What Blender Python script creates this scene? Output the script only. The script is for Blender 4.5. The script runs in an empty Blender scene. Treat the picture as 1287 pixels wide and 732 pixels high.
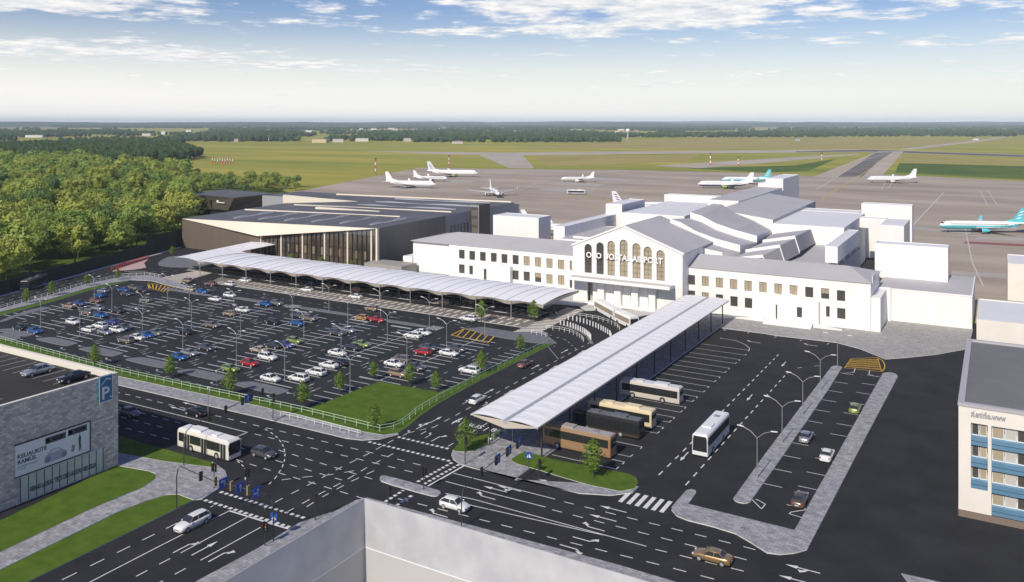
import bpy, bmesh, math, random
from mathutils import Vector, Matrix, noise
R = math.radians
rnd = random.Random(7)
for blk in (bpy.data.objects, bpy.data.meshes, bpy.data.curves):
    for x in list(blk): blk.remove(x)
C = bpy.context.scene.collection
# ------------------------------------------------------------------ survey of the site
# world axes follow the site: x along the terminal front, y from the road towards the runway.
EYE, FOC, U0, V0 = 53.0, 1046.0, 643.5, 153.0
CA, SA = .8639, -.5037
def at(u, v, z=0.0):
    Y = FOC*(EYE-z)/(v-V0); X = (u-U0)/FOC*Y
    return (X*CA+Y*SA, -X*SA+Y*CA)
def ray(u, v):
    X, Z = (u-U0)/FOC, -(v-V0)/FOC
    return (X*CA+SA, -X*SA+CA, Z)
def on_t(u, v, t):
    a, b, c = ray(u, v); k = t/b
    return (k*a, EYE+k*c)
def on_s(u, v, s):
    a, b, c = ray(u, v); k = s/a
    return (k*b, EYE+k*c)
def px(s, t, z=0.0):
    X = s*CA-t*SA; Y = s*SA+t*CA
    return (U0+FOC*X/Y, V0+FOC*(EYE-z)/Y)
# ------------------------------------------------------------------ materials
MATS = {}
def mat(name, col, rough=.7, metal=0.0, col2=None, scale=1.0, contrast=.5, bump=0.0, bscale=None, stretch=None, spec=None, coat=0.0, detail=4):
    if name in MATS: return MATS[name]
    m = bpy.data.materials.new(name); m.use_nodes = True
    nt = m.node_tree; b = nt.nodes['Principled BSDF']
    b.inputs['Base Color'].default_value = (*col, 1); b.inputs['Roughness'].default_value = rough; b.inputs['Metallic'].default_value = metal
    if spec is not None: b.inputs['Specular IOR Level'].default_value = spec
    if coat: b.inputs['Coat Weight'].default_value = coat; b.inputs['Coat Roughness'].default_value = .05
    if col2 is not None or bump:
        tc = nt.nodes.new('ShaderNodeTexCoord'); mp = nt.nodes.new('ShaderNodeMapping')
        nt.links.new(tc.outputs['Object'], mp.inputs['Vector'])
        if stretch: mp.inputs['Scale'].default_value = stretch
    if col2 is not None:
        n = nt.nodes.new('ShaderNodeTexNoise'); n.inputs['Scale'].default_value = scale; n.inputs['Detail'].default_value = detail; n.inputs['Roughness'].default_value = .62
        nt.links.new(mp.outputs['Vector'], n.inputs['Vector'])
        r = nt.nodes.new('ShaderNodeValToRGB'); h = contrast*.5
        r.color_ramp.elements[0].position = max(0, .5-(.5-h)*.6); r.color_ramp.elements[1].position = min(1, .5+(.5-h)*.6)
        r.color_ramp.elements[0].color = (*col, 1); r.color_ramp.elements[1].color = (*col2, 1)
        nt.links.new(n.outputs['Fac'], r.inputs['Fac']); nt.links.new(r.outputs['Color'], b.inputs['Base Color'])
    if bump:
        n2 = nt.nodes.new('ShaderNodeTexNoise'); n2.inputs['Scale'].default_value = bscale or scale*4; n2.inputs['Detail'].default_value = 3
        nt.links.new(mp.outputs['Vector'], n2.inputs['Vector'])
        bp = nt.nodes.new('ShaderNodeBump'); bp.inputs['Strength'].default_value = bump; bp.inputs['Distance'].default_value = .05
        nt.links.new(n2.outputs['Fac'], bp.inputs['Height']); nt.links.new(bp.outputs['Normal'], b.inputs['Normal'])
    MATS[name] = m
    return m
def brickmat(name, c1, c2, mortar, bw, bh, msize=.02, rough=.85, rot=0.0, vary=None, axes='XY', patch=0.0):
    m = bpy.data.materials.new(name); m.use_nodes = True; nt = m.node_tree; b = nt.nodes['Principled BSDF']; b.inputs['Roughness'].default_value = rough
    tc = nt.nodes.new('ShaderNodeTexCoord'); mp = nt.nodes.new('ShaderNodeMapping')
    src = tc.outputs['Object']
    if axes != 'XY':
        sp = nt.nodes.new('ShaderNodeSeparateXYZ'); cb = nt.nodes.new('ShaderNodeCombineXYZ'); nt.links.new(src, sp.inputs[0])
        nt.links.new(sp.outputs[axes[0]], cb.inputs[0]); nt.links.new(sp.outputs[axes[1]], cb.inputs[1]); src = cb.outputs[0]
    nt.links.new(src, mp.inputs['Vector']); mp.inputs['Rotation'].default_value = (0, 0, rot)
    t = nt.nodes.new('ShaderNodeTexBrick'); nt.links.new(mp.outputs['Vector'], t.inputs['Vector'])
    t.inputs['Color1'].default_value = (*c1, 1); t.inputs['Color2'].default_value = (*c2, 1); t.inputs['Mortar'].default_value = (*mortar, 1)
    t.inputs['Scale'].default_value = 1; t.inputs['Brick Width'].default_value = bw; t.inputs['Row Height'].default_value = bh; t.inputs['Mortar Size'].default_value = msize
    out = t.outputs['Color']
    n = nt.nodes.new('ShaderNodeTexNoise'); n.inputs['Scale'].default_value = .9; n.inputs['Detail'].default_value = 5; n.inputs['Roughness'].default_value = .7
    nt.links.new(tc.outputs['Object'], n.inputs['Vector'])
    r = nt.nodes.new('ShaderNodeMapRange'); r.inputs['From Min'].default_value = .3; r.inputs['From Max'].default_value = .7
    r.inputs['To Min'].default_value = 1-patch; r.inputs['To Max'].default_value = 1+patch; nt.links.new(n.outputs['Fac'], r.inputs['Value'])
    mx = nt.nodes.new('ShaderNodeVectorMath'); mx.operation = 'SCALE'; nt.links.new(out, mx.inputs[0]); nt.links.new(r.outputs['Result'], mx.inputs['Scale'])
    nt.links.new(mx.outputs['Vector'], b.inputs['Base Color'])
    MATS[name] = m
    return m
M_ASPH = mat('asphalt', (.015,.0155,.0175), .9, col2=(.034,.0345,.037), scale=.16, contrast=.15, bump=.25, bscale=9, detail=8, spec=.25)
M_LOT = mat('lot_asphalt', (.0165,.018,.0215), .9, col2=(.034,.0355,.039), scale=.14, contrast=.15, bump=.25, bscale=9, detail=8, spec=.25)
M_PAVE = brickmat('paving', (.36,.36,.38), (.24,.24,.26), (.20,.20,.21), .9, .45, .03, patch=.32)
M_PAVE2 = brickmat('terminal_paving', (.40,.385,.37), (.31,.30,.29), (.20,.195,.19), 1.2, .6, .05, patch=.22)
M_PAVEW = brickmat('warm_paving', (.235,.205,.175), (.195,.17,.15), (.13,.115,.10), 1.6, .8, .05, patch=.2)
M_PAD = mat('concrete_pad', (.125,.13,.145), .85, col2=(.17,.175,.19), scale=1.2)
M_KERB = mat('kerb_stone', (.55,.55,.53), .8, col2=(.66,.66,.63), scale=2)
M_LAWN = mat('lawn_grass', (.045,.095,.010), .95, col2=(.115,.175,.024), scale=.42, contrast=.1, bump=.8, bscale=14, detail=9, spec=.1)
M_FIELD = mat('meadow', (.165,.215,.030), .95, col2=(.46,.38,.085), scale=.007, contrast=.25, stretch=(.25,1.3,1), bump=.3, bscale=.4, detail=9, spec=.1)
M_VERGE = mat('wood_floor_grass', (.045,.085,.012), .95, col2=(.11,.145,.026), scale=.12, detail=8, spec=.1)
M_APRON = mat('apron_concrete', (.27,.215,.165), .85, col2=(.47,.395,.315), scale=.016, contrast=.3, stretch=(.5,1.6,1), detail=9)
M_RUNWAY = mat('runway_asphalt', (.075,.070,.068), .9, col2=(.12,.11,.10), scale=.02)
M_TAXI = mat('taxiway_concrete', (.37,.31,.25), .9, col2=(.46,.40,.33), scale=.012)
M_PAINT = mat('white_paint', (.72,.72,.70), .65, col2=(.60,.60,.59), scale=1.5)
M_PAINTG = mat('worn_white_paint', (.50,.51,.52), .7, col2=(.40,.41,.42), scale=1.2)
M_YEL = mat('yellow_paint', (.70,.42,.02), .65, col2=(.55,.33,.02), scale=1.2)
M_YELA = mat('apron_yellow_paint', (.50,.36,.10), .7)
M_REDP = mat('red_apron_paint', (.33,.09,.075), .8, col2=(.22,.10,.09), scale=.06)
M_WHITE = mat('white_render', (.765,.75,.715), .75, col2=(.84,.83,.80), scale=.4, stretch=(1,1,.3), contrast=.3)
M_ROOFG = mat('grey_membrane_roof', (.42,.41,.42), .8, col2=(.46,.45,.46), scale=.07)
M_ROOFP = mat('pale_membrane_roof', (.66,.66,.68), .75, col2=(.70,.70,.72), scale=.06)
M_ROOFD = mat('dark_bitumen_roof', (.095,.097,.108), .75, col2=(.125,.127,.14), scale=.08)
M_CLADB = mat('brown_cladding', (.125,.10,.075), .55, col2=(.14,.112,.085), scale=.6, stretch=(1,1,.05))
M_CLADG = mat('graphite_cladding', (.17,.165,.16), .4, col2=(.145,.14,.14), scale=.9, stretch=(1,1,.03), metal=.3)
M_CLADL = mat('light_grey_cladding', (.30,.31,.33), .6)
M_DARKB = mat('dark_bronze_cladding', (.075,.06,.047), .5, col2=(.09,.075,.06), scale=.5, stretch=(1,1,.05))
M_BLACKM = mat('black_metal', (.02,.02,.022), .5)
M_CREAM = mat('cream_fascia', (.74,.66,.54), .6)
M_GLASSD = mat('dark_glass', (.022,.024,.026), .08, spec=.8)
M_GLASSB = mat('bronze_glass', (.045,.037,.028), .10, spec=.8, col2=(.11,.088,.06), scale=.25, stretch=(1,1,.5))
M_TANW = mat('tan_blind_window', (.42,.345,.24), .3, col2=(.33,.28,.20), scale=.3)
M_DKWIN = mat('dark_window', (.075,.068,.058), .15, spec=.7)
M_METAL = mat('galvanised_steel', (.45,.45,.45), .45, metal=.6)
M_DMETAL = mat('dark_steel', (.06,.06,.065), .5, metal=.4)
M_WMET = mat('white_metal', (.75,.75,.73), .5)
M_TENT = mat('white_membrane', (.80,.80,.815), .55, col2=(.84,.84,.85), scale=.3)
M_SEAM = mat('membrane_seam', (.46,.46,.50), .6)
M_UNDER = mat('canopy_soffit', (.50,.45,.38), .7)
M_TYRE = mat('tyre_rubber', (.015,.015,.016), .85)
M_RIM = mat('alloy_rim', (.62,.62,.63), .35, metal=.5)
M_CARGL = mat('car_glass', (.03,.035,.04), .06, spec=.9)
M_HEAD = mat('headlamp_lens', (.75,.77,.8), .1, spec=.9)
M_TAIL = mat('tail_lamp_lens', (.38,.015,.012), .2)
M_PLATE = mat('number_plate', (.7,.7,.68), .5)
M_BLUE = mat('traffic_blue', (.012,.085,.42), .4)
M_SIGNP = mat('teal_sign', (.030,.17,.30), .45)
M_BLK = mat('black_plastic', (.018,.018,.018), .5)
M_AMB = mat('signal_backing', (.30,.22,.11), .5)
M_RED = mat('signal_red', (.35,.03,.02), .4); M_GRN = mat('signal_green', (.02,.16,.06), .4)
M_BARK = mat('bark', (.09,.07,.05), .9)
M_REDB = mat('barrier_red', (.55,.06,.06), .6)
M_PINK = mat('pink_paving', (.52,.30,.28), .85, col2=(.45,.36,.34), scale=.3)
M_SKIN = mat('skin', (.55,.36,.26), .6)
# ------------------------------------------------------------------ mesh building
class MB:
    def __init__(s): s.v = []; s.f = []; s.m = []; s.sm = []
    def add(s, vs, fs, mi=0, smooth=False):
        o = len(s.v); s.v += [tuple(p) for p in vs]
        for f in fs: s.f.append([o+i for i in f]); s.m.append(mi); s.sm.append(smooth)
        return s
    def box(s, x0, x1, y0, y1, z0, z1, mi=0, top=None):
        vs = [(x0,y0,z0),(x1,y0,z0),(x1,y1,z0),(x0,y1,z0),(x0,y0,z1),(x1,y0,z1),(x1,y1,z1),(x0,y1,z1)]
        s.add(vs, [(0,3,2,1),(0,1,5,4),(1,2,6,5),(2,3,7,6),(3,0,4,7)], mi)
        s.add(vs[4:], [(0,1,2,3)], mi if top is None else top); return s
    def quad(s, a, b, c, d, mi=0): return s.add([a,b,c,d], [(0,1,2,3)], mi)
    def prism(s, pts, z0, z1, mi=0, top=None):
        n = len(pts); vs = [(x,y,z0) for x,y in pts]+[(x,y,z1) for x,y in pts]
        s.add(vs, [(i,(i+1)%n,n+(i+1)%n,n+i) for i in range(n)], mi)
        s.add(vs[n:], [tuple(range(n))], mi if top is None else top)
        s.add(vs[:n], [tuple(range(n-1,-1,-1))], mi); return s
    def profile_y(s, pts, y0, y1, mi=0, cap=None, drop=0.0):
        """polyline in x-z (closed) swept along y; back copy lowered by drop"""
        n = len(pts); vs = [(x,y0,z) for x,z in pts]+[(x,y1,z-drop if drop and z > 1 else z) for x,z in pts]
        s.add(vs, [(i,n+i,n+(i+1)%n,(i+1)%n) for i in range(n)], mi)
        s.add(vs[:n], [tuple(range(n))], mi if cap is None else cap); s.add(vs[n:], [tuple(range(n-1,-1,-1))], mi if cap is None else cap); return s
    def loft(s, rings, mi=0, smooth=True, caps=True, closed=True):
        n = len(rings[0]); vs = [p for r in rings for p in r]; fs = []
        for k in range(len(rings)-1):
            for i in range(n if closed else n-1):
                j = (i+1) % n
                fs.append((k*n+i, k*n+j, (k+1)*n+j, (k+1)*n+i))
        s.add(vs, fs, mi, smooth)
        if caps and closed:
            s.add(rings[0], [tuple(range(n-1,-1,-1))], mi); s.add(rings[-1], [tuple(range(n))], mi)
        return s
    def tube(s, pts, r, n=6, mi=0, r1=None):
        pts = [Vector(p) for p in pts]; rings = []
        for i, p in enumerate(pts):
            d = (pts[min(i+1,len(pts)-1)]-pts[max(i-1,0)]).normalized()
            a = d.orthogonal().normalized() if abs(d.z) < .99 else Vector((1,0,0)); b = d.cross(a)
            rr = r if r1 is None else r+(r1-r)*i/(len(pts)-1)
            rings.append([p+a*rr*math.cos(2*math.pi*k/n)+b*rr*math.sin(2*math.pi*k/n) for k in range(n)])
        return s.loft(rings, mi)
    def disc(s, c, nrm, r, n=14, mi=0):
        nrm = Vector(nrm); a = nrm.orthogonal().normalized(); b = nrm.cross(a); c = Vector(c)
        return s.add([c+a*r*math.cos(2*math.pi*k/n)+b*r*math.sin(2*math.pi*k/n) for k in range(n)], [tuple(range(n))], mi)
    def mesh(s, name, mats):
        me = bpy.data.meshes.new(name); me.from_pydata(s.v, [], s.f); 
        for m in (mats if isinstance(mats, (list,tuple)) else [mats]): me.materials.append(m)
        me.polygons.foreach_set('material_index', s.m); me.polygons.foreach_set('use_smooth', s.sm)
        me.update(); return me
    def build(s, name, mats, parent=None, fix=True):
        me = s.mesh(name, mats)
        if fix:
            bm = bmesh.new(); bm.from_mesh(me); bmesh.ops.recalc_face_normals(bm, faces=bm.faces); bm.to_mesh(me); bm.free()
        return link(name, me, parent)
def link(name, me, parent=None):
    o = bpy.data.objects.new(name, me); C.objects.link(o)
    if parent is not None: o.parent = parent
    return o
def tag(o, label=None, cat=None, group=None, kind=None):
    if label: o['label'] = label
    if cat: o['category'] = cat
    if group: o['group'] = group
    if kind: o['kind'] = kind
    return o
def thing(name, label, cat, loc=(0,0,0), rz=0.0, group=None):
    o = bpy.data.objects.new(name, None); C.objects.link(o); o.location = loc; o.rotation_euler = (0,0,rz)
    o.empty_display_size = .3
    return tag(o, label, cat, group)
def struct(o): o['kind'] = 'structure'; return o
def copy_thing(root, loc, rz=None, label=None, group=None, paint=None, scale=None):
    def rec(o, p):
        c = o.copy(); C.objects.link(c)
        if p is not None: c.parent = p
        for ch in KIDS.get(o.name, []): rec(ch, c)
        return c
    r = rec(root, None); r.location = loc
    if rz is not None: r.rotation_euler = (0,0,rz)
    if label: r['label'] = label
    if group: r['group'] = group
    if scale: r.scale = (scale,)*3
    return r
KIDS = {}
def register(root):
    def rec(o):
        ks = [c for c in C.objects if c.parent is o]; KIDS[o.name] = ks
        for k in ks: rec(k)
    rec(root)
def chaikin(p, n=2):
    for _ in range(n):
        q = []
        for i in range(len(p)):
            a, b = p[i], p[(i+1) % len(p)]
            q += [(a[0]*.75+b[0]*.25, a[1]*.75+b[1]*.25), (a[0]*.25+b[0]*.75, a[1]*.25+b[1]*.75)]
        p = q
    return p
def area(p): return sum(p[i][0]*p[(i+1)%len(p)][1]-p[(i+1)%len(p)][0]*p[i][1] for i in range(len(p)))/2
def ground(name, pts, z, m):
    if area(pts) < 0: pts = pts[::-1]
    me = bpy.data.meshes.new(name); me.from_pydata([(x,y,z) for x,y in pts], [], [tuple(range(len(pts)))]); me.materials.append(m)
    return struct(link(name, me))
def raised(name, pts, m, z1=.12, kerb=.28, z0=0.0, mk=None):
    """a kerbed island: top face with a kerb stone ring round its edge"""
    if area(pts) < 0: pts = pts[::-1]
    bm = bmesh.new(); f = bm.faces.new([bm.verts.new((x,y,z1)) for x,y in pts])
    if kerb:
        bmesh.ops.inset_region(bm, faces=[f], thickness=kerb, use_even_offset=True)
        for g in bm.faces:
            if g is not f: g.material_index = 1
    ed = [e for e in bm.edges if e.is_boundary]
    r = bmesh.ops.extrude_edge_only(bm, edges=ed)
    for g in r['geom']:
        if isinstance(g, bmesh.types.BMVert): g.co.z = z0
        if isinstance(g, bmesh.types.BMFace): g.material_index = 1
    me = bpy.data.meshes.new(name); bm.to_mesh(me); bm.free(); me.materials.append(m); me.materials.append(mk or M_KERB)
    return struct(link(name, me))
def P(*l, z=0): return [at(u, v, z) for u, v in l]
def plate(outer, holes, th):
    """mesh of a flat plate in local x-z with openings, front face at y=0, thickness th to +y"""
    cu = bpy.data.curves.new('plate', 'CURVE'); cu.dimensions = '2D'; cu.fill_mode = 'BOTH'; cu.extrude = th/2
    for loop in [outer]+holes:
        sp = cu.splines.new('POLY'); sp.points.add(len(loop)-1); sp.use_cyclic_u = True
        for p, (x, y) in zip(sp.points, loop): p.co = (x, y, 0, 1)
    o = bpy.data.objects.new('plate', cu); C.objects.link(o)
    dg = bpy.context.evaluated_depsgraph_get(); me = bpy.data.meshes.new_from_object(o.evaluated_get(dg))
    bpy.data.objects.remove(o); bpy.data.curves.remove(cu)
    me.transform(Matrix(((1,0,0,0),(0,0,-1,th/2),(0,1,0,0),(0,0,0,1))))
    return me
def text_mesh(s, size, th=.05, bold=.0, align='LEFT'):
    cu = bpy.data.curves.new('lettering', 'FONT'); cu.body = s; cu.size = size; cu.extrude = th/2; cu.offset = bold; cu.align_x = align; cu.resolution_u = 2
    o = bpy.data.objects.new('lettering', cu); C.objects.link(o); dg = bpy.context.evaluated_depsgraph_get()
    me = bpy.data.meshes.new_from_object(o.evaluated_get(dg)); bpy.data.objects.remove(o); bpy.data.curves.remove(cu)
    return me
SKY_STRENGTH = .10; SKY_SAT = 1.15; SKY_VAL = 1.0; VEIL = (10.1,9.9,9.45); CLOUD_HI = (10.6,10.3,9.9); CLOUD_LO = (7.4,7.6,8.1); CLOUD_OFF = (3.1,1.7,0)
HAZE_D = 6.5e-5; HAZE_COL = (.72,.86,1.0); HAZE_G = -.25; EXPO = 0.0
# ================================================================== THE SETTING
def disc_ground():
    pts = [(-9000,-300),(3500,-300),(9500,9000),(6000,16500),(-3000,18500),(-13500,17500),(-17000,9000)]
    return ground('ground', pts, -.12, M_FIELD)
disc_ground()
# asphalt of the whole landside
ASPH = P((-140,410),(0,372.4),(71,353.2),(140,334),(228,310.5))+[(-300,262),(-44,262),(-44,352),(-26,352),(-26,272),(-3,248),(60,248),(90,20),(-20,-10),(-200,10),(-330,70)]
ground('road', ASPH, 0.0, M_ASPH)
ground('parking_lot', P((-90,424),(0,397),(109,366),(160,354),(190,346),(300,370),(640,421),(684,433),(553,494),(476,481),(395,515),(150,466),(0,432)), .006, M_LOT)
ground('wood_floor', P((-400,520),(-140,412),(0,373.5),(71,354.2),(140,335),(234,308),(330,262),(374,245),(340,235),(250,226),(130,214),(0,206),(-160,206),(-500,260)), -.03, M_VERGE)
# --- apron, taxiways, runway (far side)
ground('apron', [(-600,262)]+P((372,241),(470,222),(502,215.7),(528,211),(650,212.6),(800,214),(970,218.3),(1040,222.5),(1118,219.5),(1290,228))+[(330,560),(240,300),(20,262)], -.04, M_APRON)
ground('taxiway', P((1022,222.5),(1103,190.5),(1136,190.5),(1108,222)), -.03, M_TAXI)
ground('taxiway_surface', P((1052,222.3),(1100,192.2),(1122,191.0),(1104,203),(1084,222.1)), -.024, mat('rubbered_taxiway', (.10,.092,.085), .9, col2=(.20,.18,.16), scale=.03))
ground('taxiway_edge', P((598,193.2),(655,193.2),(672,211.8),(640,211.6)), -.035, M_TAXI)
ground('runway', P((450,189.8),(640,192.0),(957,189.0),(1090,187.6),(1180,191),(1420,199),(1420,202.5),(1180,194.2),(1090,191.2),(957,192.2),(640,195.6),(560,194.2)), -.05, M_TAXI)
ground('runway_surface', P((1000,190.4),(1090,188.2),(1180,191.6),(1420,199.6),(1420,202),(1180,193.8),(1090,190.6),(1000,191.4)), -.045, M_RUNWAY)
ground('perimeter_road', P((820,208.5),(970,199.5),(1080,193),(1080,194.2),(985,203),(880,211.4)), -.07, M_TAXI)
ground('far_track', P((1128,187.6),(1232,176),(1287,168.5),(1287,169.2),(1240,177),(1150,188)), -.08, M_TAXI)
M_GFIELD = mat('green_meadow', (.055,.105,.018), .95, col2=(.12,.165,.030), scale=.01, detail=8, spec=.1)
M_YFIELD = mat('dry_meadow', (.38,.30,.11), .95, col2=(.28,.26,.075), scale=.01, detail=8, spec=.1)
ground('infield', P((860,211.5),(1000,208),(1052,199.5),(1016,215),(960,217)), -.075, M_GFIELD)
ground('infield', P((1130,205),(1287,209),(1420,213),(1420,231),(1287,225.5),(1125,217)), -.075, M_GFIELD)
ground('dry_infield', P((1133,196),(1200,197.5),(1300,203),(1300,208.5),(1140,204.5)), -.077, M_YFIELD)
ground('dry_infield', P((670,196.5),(880,194.5),(860,203),(760,207),(690,209)), -.078, M_YFIELD)
ground('far_meadow', P((640,186.5),(760,179),(900,172.5),(1140,174),(1230,176.5),(1150,186.5),(960,187.8)), -.085, M_YFIELD)
ground('left_meadow', P((250,196),(430,186),(640,190),(590,206),(470,214),(390,236),(330,236),(210,214)), -.082, M_FIELD)
M_PADK = mat('grey_kerb', (.20,.205,.215), .8)
# --- kerbed lawns and pavements
LAWN = lambda n, p, z=.10: raised(n, p, M_LAWN, z, .22)
raised('pavement', P((-60,418),(0,433),(150,474.3),(330,512.6),(455,543.6),(482,548.2),(497,546),(501,546.5),(478,552.6),(455,554),(435.7,551.8),(320,524),(150,484.8),(0,449),(-60,434)), M_PAVE, .12, .22)
raised('lawn', P((-60,411),(0,426),(150,465.3),(330,503.6),(384.6,515.8),(476,480.4),(552,493.6),(585,479.7),(683.4,432.6),(691,431.8),(695.7,432.5),(648,456.5),(603,479),(552,507),(527,524),(515,535),(500,545),(482,547.6),(455,543),(330,512),(150,473.7),(0,432.5),(-60,417.5)), M_LAWN, .10, .16)
raised('corner_lawn', P((60,527),(147.5,547.8),(200,563.4),(265.6,581.8),(270,585),(268,588.4),(241,585),(203,580),(147.5,569.5),(60,549)), M_LAWN, .10, .18)
raised('corner_pavement', P((60,549.6),(147.5,570),(203,580.4),(241,585.4),(268.5,589),(271,585),(266,581.4),(269,582.6),(283,592.5),(285.6,599.7),(282,608),(272.7,616.3),(254.6,628),(243.5,629.4),(224,622.4),(207.7,623),(187,629.2),(145.4,645.8),(0,717.4),(-60,746),(-60,722),(0,695.4),(116,640.4),(180.7,613.4),(195,603.2),(196,596.8),(187,592.9),(145,585.6),(60,600)), M_PAVE, .12, .2)
LAWN('roadside_lawn', P((-60,747),(0,718),(145.4,646.4),(187,629.8),(207.7,623.4),(224,622.8),(243,629.9),(200,651.2),(35.3,732),(-20,760),(-60,775)))
LAWN('building_lawn', P((-60,721),(0,694.6),(116,639.8),(180.3,612.9),(194.5,602.8),(195.4,596.9),(186.6,593.3),(145,586),(0,655.4),(-60,686)))
raised('median_island', chaikin(P((477,602.5),(478,599.2),(485,598.6),(551,617),(555,621),(549,625),(540,624),(480,607)), 1), M_PAVE, .14, .3)
raised('platform_pavement', P((568.6,567.7),(567.2,572.5),(569.6,578.2),(579,584.5),(593.5,588.8),(646,601),(680,609.3),(728.5,621),(768,623.5),(795,620.3),(803,612.5))+[(-61.6,106.5),(-61.6,222.0),(-74.6,222.0)]+P((633,541.5)), M_PAVE, .13, .3)
raised('triangle_lawn', P((568.8,567),(574.3,561),(588.7,553.4),(606,548.6),(630,541.8),(631,545.5),(613.5,559),(603,564.9),(595.4,568.2),(584,569.2),(572.4,568.6)), M_LAWN, .17, .12, .1)
raised('stand_lawn', P((643.2,581),(643.2,578.2),(651.8,572.5),(660.4,568.9),(700,579.6),(790,596.8),(800,602),(802.2,608),(797,615.5),(779,619.0),(740,611),(700,599.4),(680,593),(650,584.5)), M_LAWN, .17, .12, .1)
raised('terminal_pavement', P((886.9,410.5),(912,413.6),(960,419.6),(976,422.4),(1050.6,431),(1080.7,439),(1100.8,447),(1112.8,452),(1140,450),(1177.7,446),(1216.6,439))+[(-5.3,242.5),(-25.0,242.5),(-29.0,227.5),(-61.0,227.5)], M_PAVE2, .12, .25)
raised('forecourt', [(-61.4,222.4),(-61.4,227.4),(-75,227.4),(-75,221.5),(-108,221.5),(-109,236.5),(-180,236.5),(-180,214),(-111,214.5),(-104,216)]+P((735,391),(752,390.5),(800,399),(836,392)), mat('forecourt_paving', (.50,.49,.47), .8, col2=(.56,.55,.53), scale=.6), .11, .2)
raised('lamp_island', chaikin(P((920.6,626),(1043.6,463),(1047,460.6),(1055,460.6),(1060,463),(945,630.5),(938,634),(925,632)), 1), M_PAVE, .14, .22)
raised('shelter_island', P((1109.8,469.6),(1118.9,468.8),(1126.4,471),(1128.5,474.2),(1093.6,540),(1014.4,692),(998.5,696.4),(980,698),(964,696),(943,682.7),(924.6,672),(898,663.6),(864,655),(850.6,649.6),(844,642),(844.5,638),(862.5,617.5),(869,616),(874.4,617.5),(874.8,620.6),(865,634.6),(998.6,667.6),(1058,562)), M_PAVE, .14, .22)
raised('corner_island', P((1133,722),(1174,731.5),(1240,746),(1200,770),(1150,745)), M_PAVE, .13, .25)
raised('road_pavement', P((180,775),(246.7,732),(324.6,690),(376.5,658),(393,652.7),(424,642),(448,629.5),(462,626.5),(493,635),(572,656),(651,677),(780,712),(840,730),(960,766),(700,800),(300,800)), M_PAVE, .12, .25)
raised('walkway_pavement', P((-40,400),(0,388.5),(40,377.5),(70,369),(109,357.2),(140,350.8),(165,346.8),(185,346),(205,350),(238,360.5),(232,364),(205,357.5),(190,353.5),(165,352.3),(140,356),(109,363),(76,372.8),(40,383),(0,392.5),(-40,403.5)), M_PAVE, .12, .2)
raised('walkway_verge', P((-40,404.2),(0,393.2),(40,383.6),(76,373.4),(109,363.6),(140,356.6),(165,352.9),(157,355.3),(140,359),(109,366.5),(76,377),(40,387),(0,397.5),(-40,409)), M_LAWN, .10, .12)
raised('traffic_island', chaikin(P((0,402.8),(48,386.2),(70,387),(30,395.5),(0,407)), 1), M_PAD, .12, .15, mk=M_PADK)
raised('traffic_island', chaikin(P((-20,423),(0,419.4),(20,419.8),(28,425),(18,428.5),(0,426)), 1), M_PAD, .12, .15, mk=M_PADK)
raised('gate_pavement', chaikin(P((196,333),(206,325),(222,321),(260,326),(330,335),(300,337),(240,336.5),(210,336)), 1), M_PAD, .12, .15, mk=M_PADK)
raised('kerb_strip', P((-60,391),(0,373.6),(71,354.3),(140,335.1),(200,319.8),(228,311.6),(228,310.2),(200,318.4),(140,333.7),(71,352.9),(0,372.1),(-60,389.4)), M_KERB, .14, .05)
# end islands of the double parking rows, one per row
for i, s in enumerate((-126.5,-143.7,-161.0,-178.3,-195.5,-212.8)):
    raised('row_island', chaikin([(s-6.9,117.2),(s-6.2,116.3),(s+5.4,116.3),(s+6.3,117.2),(s+6.3,119.0),(s+5.6,119.8),(s-4.0,119.8),(s-5.4,119.2)], 1), M_PAD, .13, .2, mk=M_PADK)
# strip islands between the lot and the kerbside lane
for s0, s1, tt in ((-229,-206,172.5),(-203,-176,174.2),(-172.5,-152,174.4),(-147,-126.5,174.4)):
    raised('lane_island', chaikin([(s0,tt-1.0),(s1,tt-1.0),(s1,tt+1.2),(s0,tt+1.2)], 1), M_PAD, .12, .18, mk=M_PADK)
raised('lane_island', P((588,413.5),(606,411.5),(646,417.8),(683,418),(700,432),(690,433),(668,431),(627,424.5),(606,420)), M_PAD, .12, .18, mk=M_PADK)
ground('gate_paving', P((140,341.5),(150,337),(187,325.5),(181,331),(184,336.5),(170,339)), .012, M_PINK)
# drop-off platforms under the kerb canopy, striped paving
for n, t0, t1, xl_, xr_ in (('kerb_platform',186.2,194.3,-224,-104.5),('kerb_platform',198.2,204.6,-250,-107.5),('kerb_platform',208.0,214.0,-250,-110.5)):
    raised(n, [(xl_,t0),(xr_,t0),(xr_-(t1-t0)*.12,t1),(xl_-4,t1)], M_PAVEW, .12, .2)
raised('station_front_pavement', [(-262,214.2),(-181,214.2),(-181,232.6),(-196,232.6),(-262,232.6)], M_PAVEW, .115, .2)
raised('lane_crossing', P((645,417.2),(691.6,397.8),(712,386.6),(735.5,390.4),(721,397),(685,414.5),(683,417.8)), M_PAVEW, .10, .15)
raised('gate_crossing', P((195,350.5),(215,347),(280,334.5),(292,335.5),(238,350),(225,357)), M_PAVEW, .10, .15)
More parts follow.
